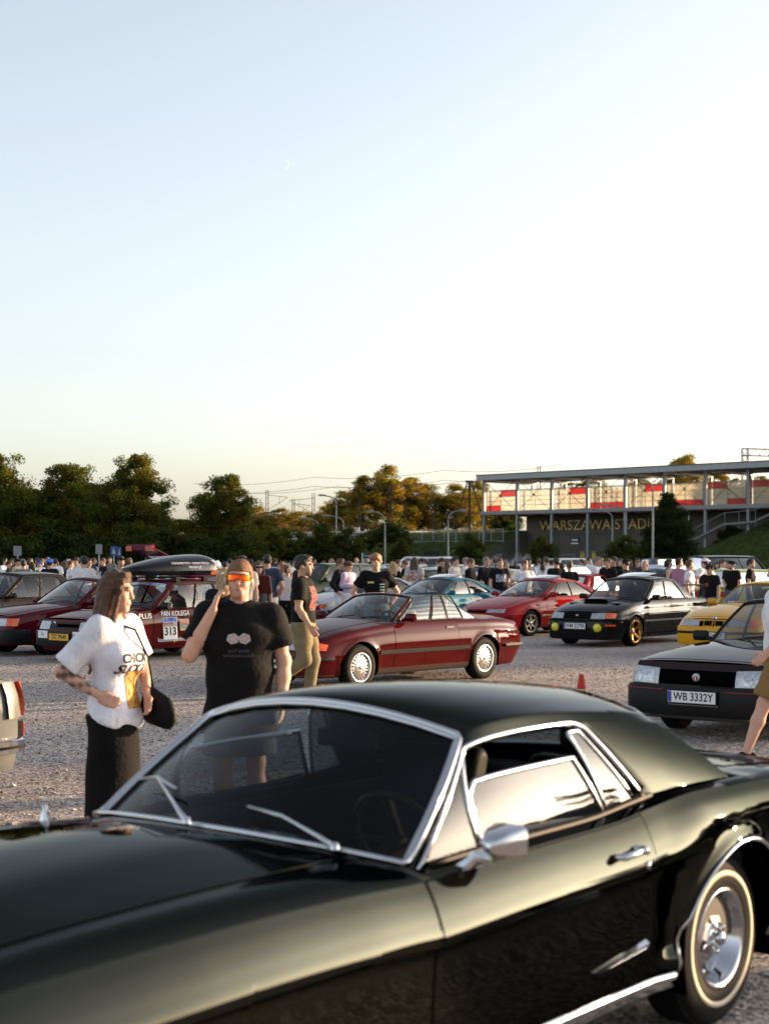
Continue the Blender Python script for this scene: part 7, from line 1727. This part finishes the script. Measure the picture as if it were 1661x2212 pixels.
C_(323, 76, 60, 'person with brown hair behind the front of the roof box', CB, 'curly', HBR, H=1.86)
C_(497, 60, 190, 'man in a white shirt right of the roof box', CW, hc=HB)
C_(486, 72, 190, 'man with a dark strap over white by the tail of the roof box', CW, hc=HB, H=1.7)
# behind the man on the phone
C_(524, 118, 5, 'man with a black flat cap right behind the man on the phone', CCR, hat=('cap', CB), H=1.84)
C_(559, 112, 12, 'woman with dark sunglasses left of the navy shirt man', CDG, 'long', HBR, fem=True, glasses=True, H=1.74)
C_(577, 108, 190, 'tall man in a navy shirt with a shoulder strap seen from behind', CN, 'buzz', HB, pose='pockets', legs=CCR, H=1.87, fat=1.03)
C_(609, 92, 290, 'red haired woman with sunglasses on her head facing left', CBE, 'long', HR, fem=True, H=1.70)
C_(621, 100, 172, 'woman in a white floral shirt and black trousers seen from behind', CFL, 'pony', HBR, fem=True, H=1.64, pose='cross', legs=CB)
C_(647, 104, 290, 'curly haired man with glasses and black shirt facing left', CB, 'curly', HB, beard=.8, H=1.83)
# centre
C_(735, 86, 68, 'man in a black hooded jacket and white trousers by the silver coupe', NAVB, 'short', HBR, pose='pockets', legs=CW, H=1.78, outfit='jacket', glasses=True)
C_(752, 86, 50, 'person in a lilac shirt and white trousers beside the black jacket man', CLI, 'fringe', HBR, pose='phone', legs=CW, outfit='long', H=1.71)
C_(678, 50, 60, 'man far back left of the couple in white trousers', CDG, 'buzz', HB); C_(668, 48, 80, 'woman far back beside a bald man at centre left', CBE, 'bob', HL, fem=True)
C_(715, 50, 330, 'woman in black far behind the couple', CB, 'long', HR, fem=True)
C_(770, 52, 185, 'bald man in a black printed shirt seen from behind at centre', CB, None, HB, fat=1.1, prt=('back', PW, .26, .14), H=1.82)
C_(790, 62, 250, 'man in a pale shirt hidden behind the man in the polo shirt', CG, 'buzz', HG); C_(821, 54, 340, 'man in white with a grey beard right of the polo shirt man', CW, 'buzz', HG, beard=.3)
C_(848, 78, 185, 'woman in black with long blonde hair seen from behind', CB, 'blonde', HL, fem=True, H=1.70, legs=CB)
C_(860, 60, 100, 'person half hidden right of the blonde woman', CCR, 'short', HBR, H=1.74)
C_(876, 66, 250, 'man in a black shirt looking down between blonde woman and striped shirt', CB, 'short', HBR, pose='phone', H=1.72)
C_(895, 74, 165, 'person with long dark hair and striped shirt carrying a black bag', pm('striped_cloth', (.5, .46, .44), .85, nz=.3, nscale=3), 'long', HBR, fem=False, H=1.82, legs=CDG, prt=('back', P2, .34, .30))
C_(920, 46, 250, 'man in a white shirt by the slope handrail', CW, 'short', HB, H=1.7); C_(938, 42, 60, 'dark haired person left of the bearded man with a cap', CDG, 'short', HB, H=1.66)
C_(953, 62, 75, 'bearded man in black with a dark cap holding a cup', CB, hat=('cap', CDG), beard=.9, pose='phone', H=1.80)
C_(967, 58, 120, 'woman with long dark hair between the cap man and the cream shirt', CB, 'long', HBR, fem=True, H=1.70)
C_(982, 76, 62, 'slim man in a cream shirt looking right', CCR, 'short', HB, H=1.83, legs=CG)
C_(1006, 70, 80, 'bald man in a white shirt behind the stocky man', CW, 'buzz', HG, fat=1.1, H=1.82)
C_(1016, 80, 75, 'stocky man in black with folded arms', CB, 'buzz', HBR, pose='phone', fat=1.14, H=1.79)
C_(1050, 79, 40, 'man in a closed black jacket with a wristwatch', NAVB, 'buzz', HG, outfit='jacket', pose='stand', H=1.83)
C_(1079, 82, 15, 'man in a black shirt with a coloured car print', CB, 'buzz', HBR, pose='stand2', prt=('chest', P1, .28, .19), H=1.80, fat=1.05)
C_(1092, 66, 90, 'woman with a hair bun smoking beside the printed shirt man', CDG, 'bun', HBR, fem=True, H=1.70)
C_(1133, 84, 20, 'man in a white shirt with a palm tree print', CW, 'short', HBR, pose='hips', prt=('chest', PK, .16, .14), H=1.74, fat=1.06)
C_(1141, 70, 40, 'man in beige behind the palm tree shirt man', CBE, 'short', HBR, H=1.80)
C_(1172, 74, 185, 'woman in white with a long dark ponytail seen from behind', CW, 'pony', HB, fem=True, H=1.60)
C_(1180, 70, 200, 'man in white with black braces seen from behind', CW, 'short', HBR, H=1.84, prt=('back', PK, .05, .30))
C_(1190, 58, 250, 'dark haired person right of the man with braces', CDG, 'curly', HB, H=1.72)
C_(1202, 80, 205, 'dark haired man in black with small white back print', CB, 'short', HB, H=1.80, prt=('back', PW, .16, .07))
C_(1213, 78, 200, 'dark haired man in a brown shirt left of the hair bun woman', CBE, 'short', HB, H=1.66, beard=.6)
C_(1230, 82, 195, 'woman in black with a hair bun and cream strap', CB, 'bun', HBR, fem=True, H=1.71, legs=CB)
C_(1289, 74, 60, 'grey haired man in a white polo shirt', CW, 'short', HG, H=1.83, outfit='polo'); C_(1297, 66, 120, 'fair haired person in black behind the white polo man', CB, 'bob', HL, H=1.78)
C_(1313, 76, 320, 'brown haired man in black facing left', CB, 'short', HBR, H=1.79); C_(1326, 72, 330, 'smiling man in black with short dark hair', CB, 'short', HB, H=1.84, pose='look2')
C_(1339, 62, 20, 'reddish faced man behind the smiling man', CG, 'short', HBR, H=1.78, tone=2); C_(1352, 84, 210, 'man in black with a black cap leaning forward', CB, hat=('capback', CB), pose='phone', H=1.77, fat=1.12)
C_(1377, 68, 345, 'man in a dark shirt wearing sunglasses', CDG, 'buzz', HB, glasses=True, H=1.80); C_(1393, 90, 320, 'bald bearded man with glasses in a black shirt', CB, None, HG, beard=.0, fat=1.14, H=1.75, glasses=False)
C_(1443, 74, 80, 'woman with short curly hair and sunglasses in a dark sleeveless top', CDG, 'bob', HB, fem=True, outfit='tank', glasses=True, H=1.75)
C_(1466, 80, 110, 'man in a mauve long sleeved shirt', CM, 'short', HB, outfit='long', H=1.79, beard=.4); C_(1489, 86, 70, 'young man with a tall quiff in a white shirt', CW, 'quiff', HBR, pose='look', H=1.74, prt=('back', PK, .12, .10), fat=.97)
C_(1522, 80, 215, 'man in white with a white cap', CW, hat=('capback', CW), pose='hips', fat=1.08, H=1.80); C_(1533, 92, 318, 'man in black with a black cap and red chest pocket', CB, hat=('cap', CB), glasses=True, H=1.66, prt=('chest', REDP, .08, .09))
C_(1549, 62, 345, 'woman with long dark hair and denim shorts', CB, 'long', HB, fem=True, legs=CJ, lkind='denim_shorts', H=1.66); C_(1560, 70, 60, 'man in an open white shirt beside the woman in denim shorts', CW, 'short', HBR, outfit='polo', tone=2, H=1.76)
C_(1569, 62, 40, 'man in a grey cap behind the white shirt man', CDG, hat=('cap', CG), H=1.72); C_(1580, 78, 320, 'bearded man in black with a black cap at right', CB, hat=('capback', CB), beard=.9, H=1.73, pose='look2'); C_(1621, 80, 72, 'bearded man in black at the right edge looking right', CB, 'short', HB, beard=.8, H=1.77, prt=('chest', PW, .16, .04))

# far visitors between the last rows
OR_ = 'first second third fourth fifth sixth seventh eighth ninth tenth eleventh twelfth thirteenth fourteenth fifteenth sixteenth seventeenth eighteenth nineteenth twentieth twenty-first twenty-second twenty-third twenty-fourth'.split()
gx = np.random.default_rng(9)
for k, x in enumerate((75, 100, 128, 172, 205, 240, 536, 590, 632, 640, 700, 727, 742, 806, 868, 908, 945, 1062, 1110, 1160, 1255, 1268, 1365, 1506)):
    C_(x+float(gx.uniform(-6, 6)), float(gx.uniform(38, 56)), float(gx.uniform(0, 360)), 'distant visitor in the far crowd, %s of the small figures from the left' % OR_[k], (CB, CDG, CB, CW, CN, CG)[k % 6], ('short', 'buzz', 'long', 'curly')[k % 4], (HB, HBR, HB)[k % 3], pose=('stand', 'stand2', 'pockets', 'look', 'walk')[k % 5], H=float(gx.uniform(1.66, 1.86)))
# ------------------------------------------------------------------ the people near the camera
def build_person(loc, face, H, j, label, parts, h=.008, **kw):
    r = empty('person', loc, R(face), H/1.78); tag(r, label, 'person')
    link('body', body_mesh(j, h, **kw), r)
    for nm, me, m_ in parts:
        setmat(link(nm, me, r), m_)
    return r
def headpart(r, nm, me, m_, j):
    o = setmat(link(nm, me, r), m_) if m_ else link(nm, me, r); o.matrix_local = headmtx(j); return o
def tprint(r, j, w_, h_, mat, z=1.27, y=-1, x0=0., name='print', depth=.165, bulge=.9):
    P = np.zeros((9, 7, 3))
    for a in range(9):
        for c in range(7):
            xx = (a/8-.5)*w_; P[a, c] = (x0+xx, y*(depth-bulge*(x0+xx)**2), z+(c/6-.5)*h_)
    sh = [c for c in r.children if c.name.startswith('shirt') and 'tail' not in c.name][0]
    return MB().grid(onto(sh.data, P, y), flip=y < 0).obj(name, mat, sh)
def lay(o, r, off=.004):
    sh = [c for c in r.children if c.name.startswith('shirt') and 'tail' not in c.name][0]; me = o.data
    V = np.array([v.co[:] for v in me.vertices]); V = onto(sh.data, V, -1, off); me.vertices.foreach_set('co', V.astype(np.float32).ravel()); me.update(); o.parent = sh; return o
# man on the phone -------------------------------------------------------------
def phone_man():
    Y = 9.85
    j = Jp(shL=(.205, .005, 1.425), shR=(-.205, .005, 1.435), elL=(.285, .03, 1.14), wrL=(.275, -.05, .89), elR=(-.315, -.075, 1.185), wrR=(-.165, -.125, 1.475), hy=-4., hr=3., hp=-3, pel=(0, 0, .97))
    fing = {'R': dict(dir=(.30, -.02, .95), palm=(.85, .30, -.2), thumb=(-.1, .9, .1), curl=.75), 'L': dict(curl=.5)}
    r = build_person((at(524, Y)-.02, Y, 0), 4, 1.785, j, 'man in a black shirt with mirrored orange sunglasses talking on a phone', [
        ('shirt', shirt_mesh(j, .011, False, 1.13, .66, .68, .028, 1.03, 3, .0, .035, .005, 1.0), cloth('black_tee', (.003, .003, .0035))),
        ('shorts', legs_mesh(j, .012, 'knee', 1.10, .035, .80, 2), cloth('grey_shorts', (.10, .105, .12))),
        ('shoe', shoe_mesh(j, 'L'), CB), ('shoe', shoe_mesh(j, 'R'), CB)], .0072, tone=(.55, .32, .23), fat=1.10, fingers=fing, beard=.32)
    headpart(r, 'hair', hair_mesh('buzz', .008), pm('hair_sandy', (.17, .075, .035), .7, nz=.3, nscale=60, bump=.4, bscale=120), j)
    # wrap-round visor glasses
    OR = bpy.data.materials.new('mirror_orange'); OR.use_nodes = True; n = OR.node_tree.nodes; l = OR.node_tree.links; p = n['Principled BSDF']; p.inputs['Metallic'].default_value = .9; p.inputs['Roughness'].default_value = .12
    tc = n.new('ShaderNodeTexCoord'); sp_ = n.new('ShaderNodeSeparateXYZ'); l.new(tc.outputs['Generated'], sp_.inputs[0]); cr = n.new('ShaderNodeValToRGB'); l.new(sp_.outputs['X'], cr.inputs[0])
    e = cr.color_ramp.elements; e[0].color = (.75, .45, .02, 1); e[1].color = (.75, .40, .02, 1); x_ = e.new(.25); x_.color = (.75, .06, .01, 1); x_ = e.new(.7); x_.color = (.80, .10, .01, 1); l.new(cr.outputs[0], p.inputs['Base Color'])
    P = np.zeros((17, 7, 3))
    for a in range(17):
        for c in range(7):
            t = (a/16-.5)*2.05; v = c/6-.5; hh = .045*(1-.28*abs(t)**2.2); nose = .018*math.exp(-(t/.22)**2)*(1 if v < 0 else 0)*(-v*2)
            P[a, c] = (.086*math.sin(t)*1.02, -.112*math.cos(t)**.8+.0-.004, .010+v*hh+nose)
    g = MB().grid(P, flip=True); me = g.mesh('visor_lens', [OR]); o = headpart(r, 'sunglasses', me, None, j)
    md = o.modifiers.new('t', 'SOLIDIFY'); md.thickness = .003
    f = MB().tube([tuple(P[a, 6]) for a in range(17)], .0035, 6); 
    for sg, a in ((-1, 0), (1, 16)): f.tube([tuple(P[a, 4]), (sg*.083, .0, .018), (sg*.080, .045, .005)], .004, 6)
    f.obj('glasses_frame', BLACK, o)
    # phone in the right hand
    hd = headmtx(j); q = hd @ Vector((-.098, -.030, -.035))
    ph = empty('phone', (0, 0, 0)); ph.parent = None
    tag(ph, 'pale phone held to the ear of the man in black', 'phone'); m_ = MB().box((-.004, -.036, -.075), (.004, .036, .075)); pb = m_.obj('phone_case', pm('phone_blue', (.30, .36, .45), .25, 0, .6), ph, auto=40); b = pb.modifiers.new('b', 'BEVEL'); b.width = .004; b.segments = 2
    MB().box((-.0065, -.012, .035), (-.0042, .022, .068)).obj('camera_bump', BLACK, ph)
    ph.matrix_world = r.matrix_basis @ Matrix.Translation(q) @ Matrix.Rotation(R(18), 4, 'X') @ Matrix.Rotation(R(-10), 4, 'Y')
    # two dice print and lettering
    for x0, rz in ((-.038, .25), (.036, -.35)):
        P = [(x0+.036*math.cos(a+rz)*1.15, -.196, 1.295+.036*math.sin(a+rz)) for a in np.arange(6)*math.pi/3]; d = MB().add(P, [tuple(range(6))]).obj('dice_print', pm('dice_grey', (.42, .40, .40), .7), r); lay(d, r)
        for k in range(5): a = k*1.256; pp = MB().add([(x0+.019*math.cos(a)+.005*math.cos(t), -.1965, 1.295+.019*math.sin(a)+.005*math.sin(t)) for t in np.arange(6)*math.pi/3], [tuple(range(6))]).obj('pip', REDP, r); lay(pp, r, .006); pp.parent = d
    for k, (s_, z) in enumerate((('JUST SOME', 1.215), ('RANDOM LUCK', 1.185))): lay(text('lettering', s_, .025, pm('dim_print', (.16, .17, .17), .7), r, frame((0, -.197, z), (1, 0, 0), (0, 0, 1)), sx=1.1), r)
phone_man()
# woman with a hand on her hip ---------------------------------------------------
def woman():
    Y = 9.0
    j = Jp(shL=(.165, .0, 1.415), shR=(-.165, .01, 1.415), elL=(.20, -.10, 1.20), wrL=(.10, -.20, 1.02), elR=(-.30, .20, 1.17), wrR=(-.185, -.02, 1.035), neck=(0, .005, 1.49), head=(0, -.025, 1.645), hy=22., hp=6., chest=(0, -.012, 1.28))
    fing = {'R': dict(dir=(.45, -.85, -.35), palm=(.9, .2, .1), thumb=(0, .3, 1.), curl=.25)}
    def tat(V):
        a, b = j['elR'], j['wrR']; ba = b-a; t = ((V-a) @ ba)/(ba @ ba); d = np.linalg.norm(V-a-np.clip(t, 0, 1)[:, None]*ba, axis=1)
        n = np.sin(V[:, 0]*95)*np.sin(V[:, 1]*80+1)+np.sin(V[:, 2]*110); return ((t > -.05) & (t < .85) & (d < .06))*np.clip(.55+.5*n, 0, 1)*.85
    r = build_person((at(246, Y), Y, 0), 62, 1.745, j, 'woman with long brown hair, white printed shirt and long black skirt', [
        ('shirt', shirt_mesh(j, .011, True, .97, .86, .90, .028, .98, 5, .018, .045, .005, 1.2, .55), cloth('white_tee', (.70, .68, .74))),
        ('skirt', skirt_mesh(j, .012, .10, .25, .915), cloth('black_skirt', (.002, .002, .0025))),
        ('shoe', shoe_mesh(j, 'L'), CB), ('shoe', shoe_mesh(j, 'R'), CB)], .0075, tone=(.55, .31, .22), fem=True, fingers=fing, tattoo=tat, ears=False)
    # hair: loose strands
    g = np.random.default_rng(5); s = SDF(); s.ell((0, .018, .036), (.085, .104, .101), .02)
    for k in range(26):
        a = math.pi*(.02+.96*k/25); x = .082*math.cos(a); y = .02+.080*math.sin(a); L = g.uniform(.40, .52); w1, w2 = g.normal(0, .012, 2)
        s.cone((x*.9, y, .04), (x*1.18+w1, y*1.05+.012, -.14), .026, .024, .016); s.cone((x*1.18+w1, y*1.05+.012, -.14), (x*1.1+w2, y+.02+w1, -L), .024, .009, .014)
    for sg in (1, -1): s.cone((sg*.030, -.055, .105), (sg*.082, -.045, .02), .024, .020, .02); s.cone((sg*.082, -.045, .02), (sg*.090, -.020, -.15), .020, .018, .02); s.cone((sg*.090, -.02, -.15), (sg*.085, -.05, -.34), .018, .007, .015)
    def ex(F, X, Y_, Z): return np.maximum(F, -np.maximum(np.maximum(Y_+.050, Z-.060), np.abs(X)-.062))
    V, Q = s.mesh(.0075, .0025, 60., None, ex); me = np_mesh('hair', V, Q, [WHITE]); headpart(r, 'hair', me, pm('hair_auburn', (.085, .035, .015), .48, nz=.5, nscale=55, bump=.9, bscale=110), j)
    # prints on the front of the shirt
    for k, (s_, z, sz) in enumerate((('CHICK', 1.25, .075), ('SUCKA', 1.185, .075))): lay(text('lettering', s_, sz, pm('faded_black', (.05, .05, .05), .7), r, frame((-.015, -.205, z), (1, 0, 0), (0, 0, 1)), bold=.002), r)
    tprint(r, j, .16, .22, graphic('golden_print', (.55, .27, .05), (.20, .08, .02), 22., .42), 1.06, -1, .035, 'figure_print', .190, 1.2)
    r.scale = (.88, .88, .98)
    # black bag at her hip
    s = SDF(); s.cone((.15, -.20, 1.00), (.15, -.30, .95), .07, .07, .05, (.55, 1.)); s.cone((.15, -.20, .92), (.15, -.33, .88), .075, .06, .05, (.55, 1.)); V, Q = s.mesh(.012)
    b = empty('shoulder_bag', r.location, R(62), 1.745/1.78); b.scale = (.88, .88, .98); tag(b, 'black bag at the hip of the woman in the white shirt', 'bag'); setmat(link('bag_body', np_mesh('bag_body', V, Q, [WHITE]), b), cloth('black_bag', (.002, .002, .0025), .6))
    MB().tube([(.14, -.22, 1.06), (.11, -.20, 1.25), (.02, -.16, 1.42), (-.08, -.02, 1.47)], .008, 6).obj('strap', CB, b)
woman()
# walking man ---------------------------------------------------------------------
def walker():
    Y = 19.3
    j = Jp(elL=(.255, .10, 1.15), wrL=(.275, .02, .93), elR=(-.26, -.02, 1.15), wrR=(-.25, -.16, .94), knL=(.10, -.10, .51), anL=(.10, -.04, .09), knR=(-.10, -.05, .52), anR=(-.10, .34, .24), hp=4, hy=14, shL=(.20, .02, 1.43), shR=(-.20, -.01, 1.43))
    r = build_person((at(655, Y), Y, 0), 76, 1.83, j, 'walking bearded man in black printed shirt and khaki trousers by the convertible', [
        ('shirt', shirt_mesh(j, .012, False, 1.10, .66, .82, .022, 1.0, 7), cloth('black_tee', (.003, .003, .0035))), ('trousers', legs_mesh(j, .013, 'ankle', 1.05, .022, .98, 4), cloth('khaki_trousers', (.19, .155, .085))),
        ('shoe', shoe_mesh(j, 'L'), CG), ('shoe', shoe_mesh(j, 'R'), CG)], .009, tone=(.50, .28, .18), fat=1.08, beard=.92)
    headpart(r, 'hair', hair_mesh('short', .010), HB, j); tprint(r, j, .24, .30, graphic('skull_graphic', (.26, .035, .035), (.004, .004, .004), 26., .50), 1.27, -1, 0, 'print', .198, 1.0)
walker()
# young man in a polo shirt ---------------------------------------------------------
def polo():
    Y = 26.2
    j = Jp(elL=(.37, .10, 1.17), wrL=(.24, .03, .95), elR=(-.37, .10, 1.17), wrR=(-.24, .03, .95), hy=-32., hp=14., hr=-6)
    r = build_person((at(812, Y), Y, 0), 8, 1.87, j, 'fair haired young man in a black polo shirt with small logos behind the convertible', [
        ('shirt', shirt_mesh(j, .013, False, .98, .60, .84, .024, 1.0, 9, .02), cloth('black_polo', (.003, .003, .0035))), ('trousers', legs_mesh(j, .014, 'ankle', .98, .016, .98, 5), cloth('pale_jeans', (.25, .34, .42))),
        ('shoe', shoe_mesh(j, 'L'), CW), ('shoe', shoe_mesh(j, 'R'), CW)], .010, tone=(.55, .33, .23), fat=.96)
    headpart(r, 'hair', hair_mesh('fringe', .010), pm('hair_sand', (.22, .115, .05), .55, nz=.4, nscale=40, bump=.6, bscale=70), j)
    tprint(r, j, .10, .03, pm('gold_logo', (.5, .38, .12), .6), 1.33, -1, -.10, 'logo', .162, .8)
    for k in range(5): tprint(r, j, .085, .018, pm('mint_logo', (.35, .5, .47), .6, nz=.6, nscale=60), 1.30-.045*k, -1, .085, 'logo', .164, .8)
polo()
# person cut by the right edge -------------------------------------------------------
def edge_person():
    Y = 13.5
    j = Jp(elL=(.25, -.02, 1.15), wrL=(.25, -.20, .98), elR=(-.25, .08, 1.15), wrR=(-.25, .05, .90), knL=(.10, -.18, .53), anL=(.10, -.34, .10), knR=(-.10, .05, .50), anR=(-.10, .28, .17), hp=3)
    r = build_person((at(1688, Y), Y, 0), -88, 1.80, j, 'person in a white shirt and brown shorts cut by the right edge', [
        ('shirt', shirt_mesh(j, .013, False, 1.1, .62, .84, .028, 1.0, 11), cloth('white_shirt_b', (.68, .67, .70))), ('shorts', legs_mesh(j, .013, 'knee', 1.06, .030, .98, 6), CBR),
        ('shoe', shoe_mesh(j, 'L'), CB), ('shoe', shoe_mesh(j, 'R'), CB)], .009, tone=(.56, .33, .24), fat=1.06)
    headpart(r, 'hair', hair_mesh('short', .011), HBR, j)
edge_person()
# woman in white trousers mostly hidden behind the man on the phone
def hidden():
    Y = 19.6; j = Jp(hy=10); r = build_person((at(484, Y), Y, 0), 200, 1.66, j, 'fair haired person in white trousers mostly hidden behind the man on the phone', [
        ('shirt', shirt_mesh(j, .014, True, 1., 1.9, .84, .02, 1., 12), NAVB), ('trousers', legs_mesh(j, .014, 'ankle', 1., .03, .98, 8, True, .05), cloth('white_trousers', (.62, .62, .66))), ('shoe', shoe_mesh(j, 'L'), CW), ('shoe', shoe_mesh(j, 'R'), CW)], .012, tone=SK[2], fem=True)
    headpart(r, 'hair', hair_mesh('blonde', .011), HL, j)
hidden()
# dark red folder held up behind the man on the phone
Y = 29.; f = MB().box((-.02, -.15, -.21), (.02, .15, .21)).obj('folder', pm('folder_red', (.10, .012, .012), .5)); f.location = (at(563, Y)+.05, Y, 1.32); f.rotation_euler = (R(8), R(-35), R(70)); tag(f, 'dark red folder with a yellow dot held beside the navy shirt man', 'folder')

# thin cigarette smoke beside the woman with the hair bun
def smoke():
    m = bpy.data.materials.new('smoke'); m.use_nodes = True; n = m.node_tree.nodes; l = m.node_tree.links; n.remove(n['Principled BSDF'])
    v = n.new('ShaderNodeVolumePrincipled'); v.inputs['Color'].default_value = (.8, .85, .95, 1); t = n.new('ShaderNodeTexNoise'); t.inputs['Scale'].default_value = 4; t.inputs['Detail'].default_value = 4; tc = n.new('ShaderNodeTexCoord'); l.new(tc.outputs['Object'], t.inputs['Vector'])
    r_ = n.new('ShaderNodeMapRange'); r_.inputs['From Min'].default_value = .48; r_.inputs['From Max'].default_value = .75; r_.inputs['To Max'].default_value = 2.2; l.new(t.outputs[0], r_.inputs[0]); l.new(r_.outputs[0], v.inputs['Density']); l.new(v.outputs[0], n['Material Output'].inputs['Volume'])
    s = SDF(); s.ell((0, 0, 0), (.45, .2, .18), .1); s.ell((-.35, 0, .12), (.3, .15, .14), .1); s.ell((.3, 0, .14), (.3, .15, .16), .1); V, Q = s.mesh(.04)
    o = link('smoke', np_mesh('smoke', V, Q, [m])); Y = 49.; o.location = (at(1108, Y), Y, 1.72); tag(o, 'thin pale cigarette smoke beside the woman with a hair bun', 'smoke', kind='stuff')
smoke()
